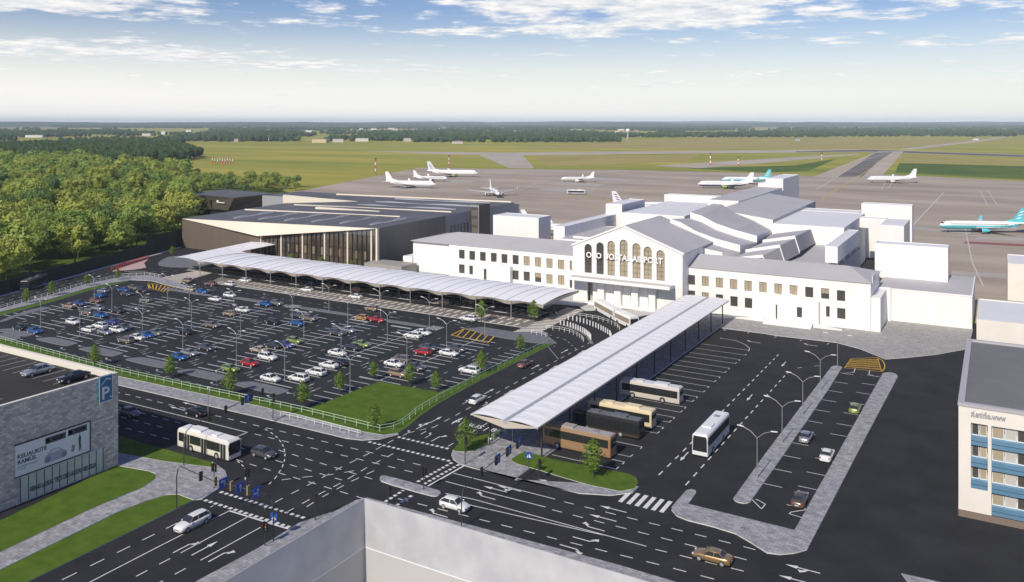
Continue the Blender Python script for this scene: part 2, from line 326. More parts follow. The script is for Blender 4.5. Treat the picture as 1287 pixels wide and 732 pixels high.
# far hills: low wooded ridges beyond the airfield
M_HILL = mat('wooded_hill', (.030,.052,.022), .95, col2=(.065,.085,.035), scale=.0035, detail=9, bump=.6, bscale=.02)
def ridge(name, dist, depth, az0, az1, h0, seed, wob):
    n = 90; vs = []; fs = []
    for i in range(n+1):
        a = az0+(az1-az0)*i/n
        h = h0*(.55+.45*noise.noise(Vector((i*wob, seed, 0))))+h0*.10*noise.noise(Vector((i*wob*6, seed+9, 0)))
        for k, (dd, hh) in enumerate(((-depth,-2),(-depth*.55,h*.55),(-depth*.2,h*.95),(0,h),(depth*.6,h*.6),(depth,-2))):
            d = dist+dd; X = math.tan(a)*d
            vs.append((X*CA+d*SA, -X*SA+d*CA, hh))
    for i in range(n):
        for k in range(5): fs.append((i*6+k, (i+1)*6+k, (i+1)*6+k+1, i*6+k+1))
    me = bpy.data.meshes.new(name); me.from_pydata(vs, [], fs); me.materials.append(M_HILL)
    me.polygons.foreach_set('use_smooth', [True]*len(fs)); return struct(link(name, me))
ridge('hills', 11500, 1600, R(-37), R(37), 80, 3.1, .09)
ridge('hills', 8600, 900, R(-37), R(37), 66, 5.7, .10)
ridge('hills', 14500, 1500, R(-37), R(37), 94, 1.7, .07)
# ================================================================== ROAD MARKINGS (flat paint)
class Marks(MB):
    z = .016
    def strip(s, a, b, w):
        dx, dy = b[0]-a[0], b[1]-a[1]; L = math.hypot(dx, dy) or 1; nx, ny = -dy/L*w/2, dx/L*w/2
        s.add([(a[0]-nx,a[1]-ny,s.z),(b[0]-nx,b[1]-ny,s.z),(b[0]+nx,b[1]+ny,s.z),(a[0]+nx,a[1]+ny,s.z)], [(0,1,2,3)])
    def line(s, pts, w=.16):
        for a, b in zip(pts, pts[1:]): s.strip(a, b, w)
    def dash(s, pts, w=.16, on=1.5, off=1.6):
        pos = 0.0; per = on+off
        for a, b in zip(pts, pts[1:]):
            L = math.hypot(b[0]-a[0], b[1]-a[1]); q = 0.0
            while q < L:
                ph = pos % per
                if ph < on:
                    e = min(L, q+on-ph)
                    if e-q > .25:
                        f = lambda k: (a[0]+(b[0]-a[0])*k/L, a[1]+(b[1]-a[1])*k/L)
                        s.strip(f(q), f(e), w)
                    step = on-ph
                else: step = per-ph
                step = min(step, L-q)+1e-4; q += step; pos += step
    def shape(s, pts, x, y, ang, k=1.0):
        c, n = math.cos(ang), math.sin(ang); s.add([(x+k*(p*c-q*n), y+k*(p*n+q*c), s.z) for p, q in pts], [tuple(range(len(pts)))])
    def arrow(s, x, y, ang, kind='S', k=1.0):
        if kind in 'SB':
            s.shape([(-2.4,-.11),(.6,-.11),(.6,.11),(-2.4,.11)], x, y, ang, k); s.shape([(.6,-.42),(2.3,0),(.6,.42)], x, y, ang, k)
        if kind in 'LR':
            g = 1 if kind == 'L' else -1
            s.shape([(-2.4,-.11),(.5,-.11),(.5,.11),(-2.4,.11)], x, y, ang, k); s.shape([(.3,.11*g),(.7,.11*g),(1.2,.55*g),(.8,.55*g)], x, y, ang, k); s.shape([(.35,.5*g),(1.65,.5*g),(1.35,1.25*g)], x, y, ang, k)
        if kind == 'B': s.shape([(-.9,.11),(-.5,.11),(.0,.55),(-.4,.55)], x, y, ang, k); s.shape([(-.8,.5),(.5,.5),(.1,1.2)], x, y, ang, k)
D = Marks()
d = lambda *l, **k: D.dash(P(*l), **k)
l = lambda *l, **k: D.line(P(*l), **k)
d((60,472),(156,495.3),(325.8,535.9),(497,576.6),(540,588))
l((60,480),(150,503.5),(310.8,543.7),(293.5,551),w=.18); l((257.4,540.4),(293.5,550.5))
d((320,545.8),(497,588.6),(545,600))
d((60,489),(180,520),(304.7,552.4)); d((350,566),(471.7,603.7))
d((60,500),(150,523.9),(213,539.6)); d((300,562),(342.5,577.8),(429.7,603.7))
d((60,513),(150,536.3),(213,552.4)); d((297,578),(323,586.4),(398,609),(460,628))
d((332.8,539.4),(341,544.3),(348.2,550),(354,557),(356.8,563),(358.3,569.9),(357.9,577.4),(354.6,588),(346.3,600.7),(338,609),on=1.1,off=1.0)
d((298.4,579.8),(305,585.5),(308.6,590.7),(308.6,597.8),(308,607),on=.9,off=.8)
d((494.3,553.3),(462,571),(430,587),(395,606),(360,624),(332,639)); d((494,570.6),(462,587.5),(431,606),(400,622),(364,642),(345,652))
d((470,592),(440,606),(405,625),(381,640)); d((445,592),(415,597),(382,600),(354,603.5))
def ladder(a, b, w=.55):
    D.dash(P(a, b), w=w, on=.55, off=.42)
ladder((276.8,618.4),(383.8,651.7)); ladder((257,628.8),(364,663)); l((288.3,642.3),(362,665),w=.3)
l((113,732),(200,687),(288.3,642.3)); l((80,749),(113,732)); l((227,695.3),(314.2,648.5)); d((140,741),(222,698)); l((252,704.6),(327.7,663)); d((190,738),(246,708)); d((40,748),(75,730.6),(218,660),(268,636),on=1.8,off=1.7)
ladder((524.5,606),(569.5,581),.5); ladder((533,608.6),(578,583.6),.5); l((537.8,611.3),(582.7,586),w=.3); ladder((473,638),(507,616.6),.5); ladder((493,639),(520.6,621),.5)
ladder((500,549.4),(566,565)); ladder((463.3,555.6),(567.7,580.4))
l((570,595),(698,627.8)); d((709,631),(880,673.3),(960,694)); l((560,605.4),(685.6,637.7)); d((694,641),(863,684.5),(950,707))
l((560,620.5),(594.8,627.8),(812.4,687)); l((560,627.6),(594.8,636),(759,673)); d((823.6,690.7),(873,703),(950,722)); d((500,627),(567.5,644),(700,678),(840,713),(930,737),on=1.6,off=1.7)
for p, kind, a in (((235,686),'R',90),((258,689),'S',90),((279,697),'R',90),((690,606),'B',180),((639.5,614),'B',180),((622,615),'S',180),((607,624),'R',180),((770,640),'S',180),((757,651),'S',180),((742,663),'R',180),((738,680),'L',0),((722,690),'R',0),((547,646),'R',180),((1008,715),'B',180),((1000,729),'S',180),((532,535),'B',90),((551,550),'R',90),((238,508),'S',180),((222,513.5),'S',180),((860,574),'S',-90),((942,500),'S',-90),((985,458),'S',-90),((945,430),'R',180),((1017,434),'R',180)):
    x, y = at(*p); D.arrow(x, y, R(a) if a or p[1] < 660 else R(0), kind, .85)
# north road along the canopy
for sx, t0, t1, ph in ((-84.4,114,182,0),(-81.0,122,184,.8),(-77.4,112,190,0)):
    D.dash([(sx,t0),(sx,t1)], on=1.6, off=1.9)
D.dash([(-86.6,113.5),(-84.4,118)], on=1.2, off=1)
for tt in (121,139,158,172): D.arrow(-86.2, tt, R(90), 'S', .8); D.arrow(-82.6, tt+1.5, R(90), 'S', .8)
for tt in (118,136): D.arrow(-86.6, tt-4.5, R(90), 'L', .6); D.arrow(-82.8, tt-3.5, R(90), 'L', .6)
# zebra at the bus station mouth
for i in range(6):
    f = i/5; u, v = 785.9+(836.9-785.9)*f, 624.5+(637.2-624.5)*f; x, y = at(u, v); D.strip((x,y-1.9),(x,y+1.9),.62)
# bus stands
tl = [at(u, v)[1] for u, v in ((807,562),(792,574.4),(784.7,581),(774,590))]
ends = [(941.5,440.6),(936.3,446.6),(930,452.3),(924,457.1),(917,463),(911,468.5),(905,474),(898,480),(891,486.2),(884,493),(876.7,499),(870,505),(862,512),(855,518.5),(848,525),(841,531),(834,537.5),(826,545)]
for i, (u, v) in enumerate(ends+[(807,562),(792,574.4),(784.7,581),(774,590)]):
    x, y = at(u, v); D.line([(-61.2,y),(x,y)], .13)
    if i % 2: D.line([(x,y-.02),(x+.05,y+1.0)], .16)
    else: D.line([(x,y),(x+.05,y-.9)], .16)
D.line([(-58,201)]+P((905,425),(925,428.5),(937,433.5),(942,438),(941.5,440.6)), .14); D.line([(-60,209.5)]+P((913,415.5)), .12)
for u, v in ((912,414),(942,418),(976,423),(1008,427.5),(1042,431.5)):
    x, y = at(u, v); D.line([(x,y),(x-.2,y-1.5)], .14)
d((978.3,446),(911,514),(853,573),(821.5,603.4),w=.2,on=1.6,off=1.9); d((991.4,467),(905,561.6),(860,612),w=.2,on=1.6,off=1.9)
l((1002,463),(1008,462)); l((1023,460.5),(1030,460))
for v in (469,480,491,502.5,515,529,543,556.5,572.5,589.5,608): 
    x, y = at(1060-(v-463)*115.5/167.5, v); D.line([(x,y),(x+2.6,y)], .14)
for v in (474,484.5,496,509,522,536,549,580,598,616,640):
    x, y = at(1109-(v-469)*111/198, v); D.line([(x-2.6,y),(x,y)], .14)
d_ = P((944,627),(957,640),(962,634),(950,627.5)); D.line(d_, .14); D.line(P((1013,641),(994,644),(992,646),(1008,651)), .14)
D.line(P((1060,469.5),(1073,468.5),(1075,463)), .14); D.line(P((1103,474),(1092,471),(1093,466)), .14)
D.build('road_markings', M_PAINT, fix=False)['kind'] = 'structure'
# --- bay lines of the car park: double rows every 17.3 m
G = Marks(); G.z = .018
ROWS = [-109.2-17.27*k for k in range(8)]
def lot_limits(k):     # where the slanted back edge of the lot cuts the rows
    return (121.0, 170.5) if k < 6 else (122.0, 165.0 if k == 6 else 150.0)
for k, s in enumerate(ROWS):
    t0, t1 = lot_limits(k)
    if k == 0: t0 = 133.5
    if k == 7: t0 = 127
    G.line([(s,t0),(s,t1)], .26)
    n = int((t1-t0)/2.62)
    for i in range(n+1):
        t = t0+i*2.62
        G.line([(s-5.3,t),(s-.12,t)], .34); G.line([(s+.12,t),(s+5.3,t)], .34)
for i in range(7): G.line([(-114.4,117.4+i*2.62),(-109.3,117.4+i*2.62)], .26)
for i in range(14): G.line([(-97.6,135+i*2.62),(-92.9,135+i*2.62)], .3)
for k in range(8):
    c = ROWS[k]+8.63; t0, t1 = lot_limits(k)
    G.dash([(c-.0,t0+1),(c,t1-1)], w=.2, on=1.3, off=4.2)
    for t in (t0+3, t0+20, t0+36):
        if t < t1-3 and not (k == 0 and t < 133): G.arrow(c-1.5, t, R(90), 'S', .62); G.arrow(c+1.5, t-1.5, R(-90), 'S', .62)
G.dash(P((-40,420),(0,426.5))[:1]+[(-240,113.2),(-115,113.2)], w=.13, on=1.5, off=1.7)
for s in (-121,-137,-154,-171.5,-188.5,-206): 
    G.arrow(s, 114.7, R(180), 'R', .75); G.arrow(s+2, 111.6, R(180), 'L', .75); G.arrow(s+1.6, 118.5, R(180), 'B', .6)
G.dash([(-228,169.2),(-120,176.0)][:0] or [(-226,180.2),(-107,180.2)], w=.13, on=1.5, off=2.2)
for s in (-214,-190,-165,-141,-118): G.arrow(s, 178.4, R(180), 'S', .8); G.arrow(s-4, 182.2, R(180), 'R', .8)
for s in (-174.4,-149.5,-124.6):
    for i in range(4): G.strip((s-1.5+i*.95,172.6),(s-1.5+i*.95,176.4),.5)
for s in (-201,-186,-172,-150,-136): G.strip((s,170.9),(s+6.5,170.9),.9)
G.dash(P((0,381),(71,361.3),(140,342.6),(165,338.5)), w=.22, on=1.6, off=2); G.dash(P((0,376.5),(71,357),(125,342)), w=.18, on=1.2, off=3.5)
G.dash(P((190,342),(240,340),(285,332)), w=.18, on=1.6, off=2); G.dash(P((175,338),(230,337),(290,330)), w=.13, on=1.4, off=2)
for u, v in ((170,341.2),(165,344.2),(168,347.2)):
    a, b = at(u-14, v), at(u+14, v); G.strip(a, b, .5)
G.line(P((672,416),(702,452)), .12)
G.dash(P((690,421),(712,428),(725,440)), on=1.2, off=1.5); G.dash(P((676,425),(697,436)), on=1.2, off=1.5)
G.build('parking_bay_lines', M_PAINTG, fix=False)['kind'] = 'structure'
# transverse stripes of the kerb platforms and of the walkways across the lane
W = Marks(); W.z = .128
for t0, t1 in ((186.6,193.9),(198.6,204.2)):
    for i in range(47): 
        s = -221+i*2.45; W.strip((s,t0),(s+.15,t0+(t1-t0)*.40),.62); W.strip((s+.4,t0+(t1-t0)*.60),(s+.55,t1),.62)
W.z = .108
a0, a1, b0, b1 = at(645,417.2), at(712,386.6), at(683,417.8), at(735.5,390.4)
for i in range(17):
    f = (i+.5)/17; W.strip((a0[0]+.5+(a1[0]-a0[0])*f, a0[1]+(a1[1]-a0[1])*f), (b0[0]-.6+(b1[0]-b0[0])*f, b0[1]+(b1[1]-b0[1])*f), .75)
a0, a1, b0, b1 = at(196,350.5), at(280,334.6), at(226,356.6), at(291,335.8)
for i in range(9):
    f = (i+.5)/9; W.strip((a0[0]+(b0[0]-a0[0])*f, a0[1]+(b0[1]-a0[1])*f), (a1[0]+(b1[0]-a1[0])*f, a1[1]+(b1[1]-a1[1])*f), .55)
W.build('platform_stripes', mat('pale_stripe', (.74,.70,.64), .7), fix=False)['kind'] = 'structure'
# yellow no-parking hatches
Y = Marks(); Y.z = .020
def hatch(q, n, w=.22, cross=False, slant=.0):
    q = P(*q); Y.line(q+q[:1], w)
    def lerp(a, b, f): return (a[0]+(b[0]-a[0])*f, a[1]+(b[1]-a[1])*f)
    for i in range(n+1):
        f0 = max(0, min(1, (i+.5)/n-slant)); f1 = min(1, (i+.5)/n+slant)
        Y.strip(lerp(q[0], q[1], f0), lerp(q[3], q[2], f1), w)
        if cross: Y.strip(lerp(q[0], q[1], f1), lerp(q[3], q[2], f0), w)
hatch([(583,413.5),(629,423.8),(614,431.5),(567,421.5)], 6, .3, slant=.07)
hatch([(186,356.0),(226,361.2),(208,367.4),(187,362.6)], 7, .34, slant=.07); Y.line(P((186,356.0),(226,361.2)), .6); Y.line(P((187,362.6),(208,367.4),(226,361.2)), .6)
q_ = P((1069.7,451),(1103,449.8),(1108,467.5),(1061.6,462.8)); Y.line(q_+q_[:1], .18)
def quad_at(f, g):
    t_ = [q_[0][i]+(q_[1][i]-q_[0][i])*f for i in (0,1)]; b_ = [q_[3][i]+(q_[2][i]-q_[3][i])*f for i in (0,1)]; return (t_[0]+(b_[0]-t_[0])*g, t_[1]+(b_[1]-t_[1])*g)
for r_ in range(1, 6):
    for sg_ in (-1, 1): Y.line([quad_at(k_/12, r_/6+sg_*(.055 if k_ % 2 else -.055)) for k_ in range(13)], .17)
Y.line(P((1103,449.8),(1108.8,453),(1111.8,458),(1111.8,463),(1108,467.5)), .2)
ob_ = Y.build('yellow_hatching', M_YEL, fix=False); ob_['kind'] = 'structure'
# lettering painted on the road
me = text_mesh('P | BUS | BUS', 2.1, .002, .03); o = struct(link('road_lettering', me)); me.materials.append(M_PAINT); o.location = (-83.0,121.2,.018); o.rotation_euler = (0,0,R(0)); o.scale = (.95,1.0,1)
# --- apron paint
A = Marks(); A.z = .0
al = lambda *q, w=.8: A.line(P(*q), w)
al((1025,239),(1085,202),(1122,190),w=.9); al((1146,285),(1186,242),w=.8); al((1118,221),(1108,238),w=.5); al((1124,224),(1117,236),w=.4)
al((1150,272),(1287,270),w=.6); al((1165,250),(1287,247),w=.5); al((930,232),(1020,226),w=.5); al((640,224),(800,231),w=.5); al((1232,240),(1241,258),w=.5); al((1241,239),(1254,259),w=.5); al((640,244),(700,221),w=.5); al((1196,296),(1287,297),w=1.2); al((1212,282),(1222,330),(1236,360),w=.5)
A.build('apron_markings', mat('apron_white_paint', (.52,.50,.47), .7), fix=False)['kind'] = 'structure'
B = Marks(); B.z = .004
bl = lambda *q, w=.8: B.line(P(*q), w)
bl((740,262),(790,244),(870,225),(905,222)); bl((775,246),(800,237),(830,240),(800,243)); bl((690,254),(735,243),(780,256)); bl((730,254),(738,247),(760,250))
bl((1033,250),(1072,226),(1103,207),(1124,192.5),w=1.1); bl((1058,216),(1094,194),w=1.1); bl((870,240),(940,226),(985,217)); bl((560,240),(600,231),(650,236)); bl((1160,262),(1287,258),w=.6); bl((1170,275),(1287,273),w=.6); bl((960,241),(1000,229)); bl((480,238),(520,226)); bl((610,236),(680,226),(670,222)); bl((1046,220),(1082,201)); bl((1100,218),(1130,196))
B.build('apron_yellow_lines', M_YELA, fix=False)['kind'] = 'structure'
Q = Marks(); Q.z = -.018
for q in ([(672,238.5),(722,242),(752,239.5),(702,236.4)],[(690,232),(750,235),(762,232),(706,229.4)],[(720,225.2),(786,228.4),(800,225.6),(740,222.6)],[(480,238),(525,239),(545,236.6),(500,235)],[(555,228.4),(590,229.8),(600,227),(570,226)],[(1140,288),(1220,294),(1220,291),(1150,285)],[(1225,301),(1287,303),(1287,299),(1230,297)],[(1195,345),(1287,352),(1287,346),(1196,340)]):
    Q.add([(*p, Q.z) for p in P(*q)], [(0,1,2,3)])
Q.build('apron_pads', mat('pale_concrete_pad', (.36,.33,.29), .85, col2=(.42,.39,.35), scale=.05), fix=False)['kind'] = 'structure'
Rm = Marks(); Rm.z = -.012
for q in ([(1215,303.5),(1287,307),(1287,310),(1210,306)],[(1222,289),(1287,291.5),(1287,293),(1228,290.6)]):
    Rm.add([(*p, Rm.z) for p in P(*q)], [(0,1,2,3)])
Rm.build('apron_red_paint', M_REDP, fix=False)['kind'] = 'structure'
# ================================================================== WHITE TERMINAL
TB = thing('terminal_building', 'long white airport terminal with gabled arched central hall and flat roofed wings', 'building', (-92,230,0))
TB_INV = Vector((92,-230,0))
def tpart(name, mb, mats, parent=TB, fix=True):
    o = mb.build(name, mats, parent, fix)
    if parent is TB: o.location = TB_INV
    return o
def tmesh(name, me, mats, loc, parent=TB, rz=0):
    for m in (mats if isinstance(mats, (list,tuple)) else [mats]): me.materials.append(m)
    o = link(name, me, parent); o.location = Vector(loc)+(TB_INV if parent is TB else Vector()); o.rotation_euler = (0,0,rz); return o
# window: glazing with a slim frame, one mesh pair shared by all
def window_pair(w, h):
    fr = MB(); b = .07
    for x0,x1,z0,z1 in ((-w/2,w/2,0,b),(-w/2,w/2,h-b,h),(-w/2,-w/2+b,b,h-b),(w/2-b,w/2,b,h-b),(-.03,.03,b,h-b)): fr.box(x0,x1,-.04,.06,z0,z1)
    pn = MB().box(-w/2+b,w/2-b,.02,.05,b,h-b)
    return fr.mesh('window', M_DMETAL), pn.mesh('pane', M_DKWIN)
WCACHE = {}
def put_window(x, y, z, w, h, tan, parent, inv, rz=0.0):
    k = (round(w,2), round(h,2))
    if k not in WCACHE: WCACHE[k] = window_pair(*k)
    f, p = WCACHE[k]
    o = link('window', f, parent); o.location = Vector((x,y,z))+inv; o.rotation_euler = (0,0,rz)
    q = link('pane', p, o); q.material_slots[0].link = 'OBJECT'; q.material_slots[0].material = M_TANW if tan else M_DKWIN
    if tan == 2:     # a blind half down
        b = link('blind', MB().box(-w/2+.09,w/2-.09,.005,.015,h*.5,h-.08).mesh('blind', M_TANW), o); q.material_slots[0].material = M_DKWIN
    return o
def rect(x, z, w, h): return [(x-w/2,z),(x+w/2,z),(x+w/2,z+h),(x-w/2,z+h)]
# ---- right wing
RWt = 227.0
up = [(869.2,352,0),(886.5,353.6,1),(904.2,355.5,1),(922,357.5,1),(940.3,359.5,1),(959,361.3,1),(978,363.2,1),(997.3,365.3,1),(1017,367.5,0),(1037,369.3,2),(1057,371.9,0)]
lo = [(869.2,371.5,0),(886.5,374,1),(904.2,376.5,0),(922.5,379,0),(940.7,381.2,0),(959,383.3,2),(978,385.8,0),(1014,389.5,0,.9),(1040.5,391.8,0,.9),(1057.3,394.3,0)]
def wing(name, t, x0, x1, ze, up, lo, ww, wh):
    holes = []; wins = []
    for row in (up, lo):
        for q in row:
            x, z = on_t(q[0], q[1], t); w = q[3] if len(q) > 3 else ww
            holes.append(rect(x, z-wh/2, w, wh)); wins.append((x, z-wh/2, w, q[2]))
    me = plate([(x0,0),(x1,0),(x1,ze),(x0,ze)], holes, .5)
    o = tmesh('front_wall', me, M_WHITE, (0,t,0))
    for x, z, w, tan in wins: put_window(x, t+.28, z, w, wh, tan, TB, TB_INV)
    return o
wing('right', RWt, -76, -27.6, 12.3, up, lo, 2.0, 2.7)
m = MB().box(-76,-27.6,227.5,245,0,12.2).box(-31.5,-25.4,227.6,242,0,8.5); tpart('right_wing_body', m, M_WHITE)
m = MB(); m.box(-27.5,-25.3,226.9,227.55,0,8.62)
tpart('corner_pier', m, M_WHITE)
m = MB()   # low hipped roof with a thin eave
ev = [(-76.3,226.7,12.3),(-27.4,226.7,12.3),(-27.4,246,12.3),(-76.3,246,12.3)]; rd = [(-76.3,236,14.7),(-34.0,236,14.7)]
m.add(ev+rd, [(0,1,5,4),(1,2,5),(2,3,4,5),(3,0,4)]); m.box(-76.3,-27.4,226.7,246,12.12,12.298)
tpart('right_wing_roof', m, M_ROOFG)
m = MB().box(-27.3,-27.1,227.2,233,12.35,14.0); tpart('roof_end_fin', m, M_ROOFP)
# entrance block, steps and ramp on the right wing
m = MB().profile_y([(-55.0,.13),(-39.8,.13),(-39.8,6.3),(-47.4,7.6),(-55.0,6.3)], 225.2, 226.98, 0); 
tpart('entrance_porch', m, M_WHITE)
m = MB().box(-50.6,-50.2,225.14,225.19,.2,4.6); tpart('porch_door', m, M_DKWIN); tpart('porch_window', MB().box(-45.2,-43.9,225.14,225.19,2.0,4.6), M_DKWIN)
for k in range(3): 
    m = MB().box(-53.0+.4*0,-41.0,221.0+k*.9,225.2,.12+k*.25,.12+(k+1)*.25); tpart('step', m, M_WHITE)
m = MB(); m.add([(-61.5,223.4,.13),(-53.2,223.4,.13),(-53.2,223.4,.9),(-61.5,225.0,.13),(-53.2,225.0,.13),(-53.2,225.0,.9)], [(0,1,2),(3,5,4),(0,2,5,3),(1,4,5,2)]); tpart('ramp', m, M_WHITE); m = MB()
m.add([(-34.0,223.4,.13),(-40.8,223.4,.13),(-40.8,223.4,.9),(-34.0,225.0,.13),(-40.8,225.0,.13),(-40.8,225.0,.9)], [(0,2,1),(3,4,5),(0,3,5,2),(1,2,5,4)]); tpart('ramp', m, M_WHITE)
# ---- right end block, flat roof
m = MB().box(-28.2,-5.5,242,273,0,8.3); m.box(-28.2,-5.5,242.3,273,8.3,8.45,1); tpart('end_block', m, [M_WHITE, M_ROOFG])
m = MB().box(-28.2,-5.4,241.9,242.3,8.302,8.66).box(-5.7,-5.4,242.3,273.2,8.302,8.66); tpart('end_block_parapet', m, M_WHITE)
m = MB().box(-26.2,-24.4,240.9,241.97,0,8.9); tpart('corner_pier', m, M_WHITE)
# ---- left wing
LWt = 236.5
Z1 = lambda x, y: (500+x/6.42, 240+y/6.42)
upL = [(*Z1(x, y), k) for x, y, k in ((516,512,0),(600,522,0),(686,530,0),(774,538,0),(860,548,0),(950,556,0),(1040,566,1),(1132,575,1),(1224,585,1))]+[(680+162/6.42,310+146/6.42,1),(680+241/6.42,310+153/6.42,1,.9)]
loL = [(*Z1(516,630),0),(*Z1(591,640),0,1.5),(*Z1(865,670),0,1.9),(*Z1(950,680),0),(*Z1(1040,690),0),(*Z1(1132,700),2),(*Z1(1224,712),1),(680+163/6.42,310+271/6.42,1),(680+241/6.42,310+296/6.42,0,.9)]
wing('left', LWt, -163, -108.4, 11.0, upL, loL, 2.3, 3.0)
m = MB().box(-163,-108.4,237.0,257,0,10.9).box(-179,-163.05,237.4,256,0,10.6); tpart('left_wing_body', m, M_WHITE)
m = MB(); ev = [(-179.2,236.2,11.0),(-108.4,236.2,11.0),(-108.4,258,11.0),(-179.2,258,11.0)]; rd = [(-166,247,13.6),(-108.4,247,13.6)]
m.add(ev+rd, [(0,1,5,4),(1,2,5),(2,3,4,5),(3,0,4)]); m.box(-179.2,-108.4,236.2,258,10.82,10.998); tpart('left_wing_roof', m, M_ROOFG)
m = MB().profile_y([(-151,.13),(-137.5,.13),(-137.5,5.4),(-144,6.4),(-151,5.4)], 234.6, 236.45, 0); tpart('entrance_porch', m, M_WHITE)
m = MB().box(-147.6,-146.6,234.53,234.59,.2,4.0); tpart('porch_door', m, M_DKWIN)
m = MB().box(-183.5,-179.3,237.4,246,0,5.0); tpart('side_annex', m, M_WHITE)
# ---- central hall
CF = 222.0; cx0, cx1, cxm = -108.5, -75.0, -92.6
ze, za = 16.4, 22.9
arches = []
for k, (x, ytop, ybot) in enumerate(((380,557,213),(476,545,224),(566,533,234),(667,523,243),(770,552,258),(861,580,265),(965,608,276))):
    u = 680+x/6.42; s, zt = on_t(u, 220+ytop/6.42, CF); _, zb = on_t(u, 310+ybot/6.42, CF); arches.append((s, zb, zt, 2.35 if k < 3 else 2.45))
def archloop(s, zb, zt, w, n=10):
    r = w/2; return [(s-r,zb),(s+r,zb)]+[(s+r*math.cos(math.pi*i/n), zt-r+r*math.sin(math.pi*i/n)) for i in range(n+1)]
bays = [(-101.4+5.15*i) for i in range(5)]
holes = [archloop(*a) for a in arches]+[rect(-103.0,.3,1.8,5.6)]+[rect(b+2.0, .3, 2.6, 5.6) for b in (-101.4,-96.2,-91.0,-85.8)]
me = plate([(cx0,0),(cx1,0),(cx1,ze),(cxm,za),(cx0,ze)], holes, .6)
tmesh('gable_wall', me, M_WHITE, (0,CF,0))
for k, a in enumerate(arches):
    s, zb, zt, w = a; f = plate(archloop(s,zb,zt,w), [archloop(s,zb+.1,zt-.1,w-.2)], .12); fo = tmesh('arched_window', f, M_DMETAL, (0,CF+.34,0))
    pn = plate(archloop(s,zb+.1,zt-.1,w-.2), [], .04); pn.materials.append(M_DKWIN if k < 2 else M_TANW); po = link('pane', pn, fo); po.location = (0,.06,0)
    gl = MB()
    for q in range(1, 7): gl.box(s-w/2+.1,s+w/2-.1,-.02,.03,zb+q*(zt-zb)/7-.03,zb+q*(zt-zb)/7+.03)
    gl.box(s-.03,s+.03,-.025,.028,zb+.1,zt-.15); go = gl.build('glazing_bars', M_DMETAL, fo); go.location = (0,.02,0)
m = MB().box(cx0,cx1,226.0,252,0,16.3); m.profile_y([(cx0,16.301),(cx1,16.301),(cxm,22.75)], 222.7, 252)
m.box(cx0,cx0+.6,222.62,225.98,0,16.3).box(cx1-.6,cx1,222.62,225.98,0,16.3).box(cx0+.61,cx1-.61,222.62,225.98,6.4,16.3)
tpart('hall_body', m, M_WHITE)
m = MB()
for sgn, xe in ((-1,cx0-.3),(1,cx1+.5)):
    sl = (za-ze)/(abs(xe-cxm)); m.add([(xe,222.3,ze+.12),(cxm,222.3,za+.25),(cxm,252.5,za+.25),(xe,252.5,ze+.12),(xe,222.3,ze-.1),(cxm,222.3,za+.0),(cxm,252.5,za+.0),(xe,252.5,ze-.1)], [(0,1,2,3),(4,7,6,5),(0,4,5,1),(2,6,7,3),(3,7,4,0)])
tpart('hall_roof', m, M_ROOFG)
m = MB()
for sgn, xe in ((-1,cx0-.4),(1,cx1+.5)): m.add([(xe,221.7,ze-.2),(cxm,221.7,za+.0),(cxm,221.7,za+.5),(xe,221.7,ze+.3),(xe,222.32,ze-.2),(cxm,222.32,za+.0),(cxm,222.32,za+.5),(xe,222.32,ze+.3)], [(0,1,2,3),(3,2,6,7),(0,4,5,1),(0,3,7,4)])
tpart('gable_coping', m, M_WHITE)
m = MB().box(-103.9,-102.1,224.0,224.1,.2,5.9)
for b in (-101.4,-96.2,-91.0,-85.8): m.box(b+.75,b+3.25,224.4,224.5,.2,5.9)
tpart('porch_recess_doors', m, mat('recess_panel', (.42,.39,.35), .5))
for b in (-99.0,-93.8,-88.6,-83.4):    # square pillars of the porch
    m = MB().box(b-1.0,b+1.0,220.6,221.95,.1,6.4); tpart('pillar', m, M_WHITE)
m = MB().box(-108.2,-77.2,217.6,221.65,7.25,7.55).box(-108.2,-77.2,217.5,217.6,7.0,7.9).box(-77.2,-77.1,217.5,221.6,7.0,7.9); can = tpart('entrance_canopy', m, M_WHITE)
m = MB()
for i in range(42): m.box(-108.0+i*.74,-107.9+i*.74,217.7,221.6,7.551,7.75)
for i in range(5): m.box(-108.1,-77.3,218.2+i*.75,218.3+i*.75,7.56,7.74)
tpart('canopy_grille', m, mat('canopy_grille_grey', (.5,.48,.47), .6), can)
m = MB().box(-104,-82,219.2,224,.111,.28).box(-103.5,-82.5,220.0,224,.28,.42); tpart('step', m, M_WHITE)
sign = text_mesh('ORO UOSTAS AIRPORT', 2.35, .12, .045, 'CENTER'); so = tmesh('sign_lettering', sign, mat('sign_white', (.86,.86,.85), .45), (-92.4,221.75,13.2)); so.rotation_euler = (R(90),0,0); so.scale = (.945,1,1)
# ---- roofscape behind the front range
def block(name, x0, x1, y0, y1, z0, z1, roof=M_ROOFG, wallm=M_WHITE, par=.35):
    m = MB().box(x0,x1,y0,y1,z0,z1-.2); m.box(x0+.25,x1-.25,y0+.25,y1-.25,z1-.2,z1-.12,1)
    for a in ((x0,x1,y0,y0+.25),(x0,x1,y1-.25,y1),(x0,x0+.25,y0+.25,y1-.25),(x1-.25,x1,y0+.25,y1-.25)): m.box(*a,z1-.199,z1)
    return tpart(name, m, [wallm, roof])
block('link_block', -131.5, -108.6, 258.1, 298, 0, 12.4)
for x0, x1, t in ((-128,-120,262),(-121,-109,272)): tpart('roof_upstand', MB().box(x0,x1,t,t+.6,12.3,13.0), M_WHITE)
tpart('roof_plant', MB().box(-120,-112,281,288,12.3,14.2), [M_CREAM])
block('rooftop_block', -172.5, -152, 281, 291, 0, 16, M_ROOFP)
block('rooftop_corridor', -136, -131.6, 262.5, 308, 0, 16, M_ROOFP)
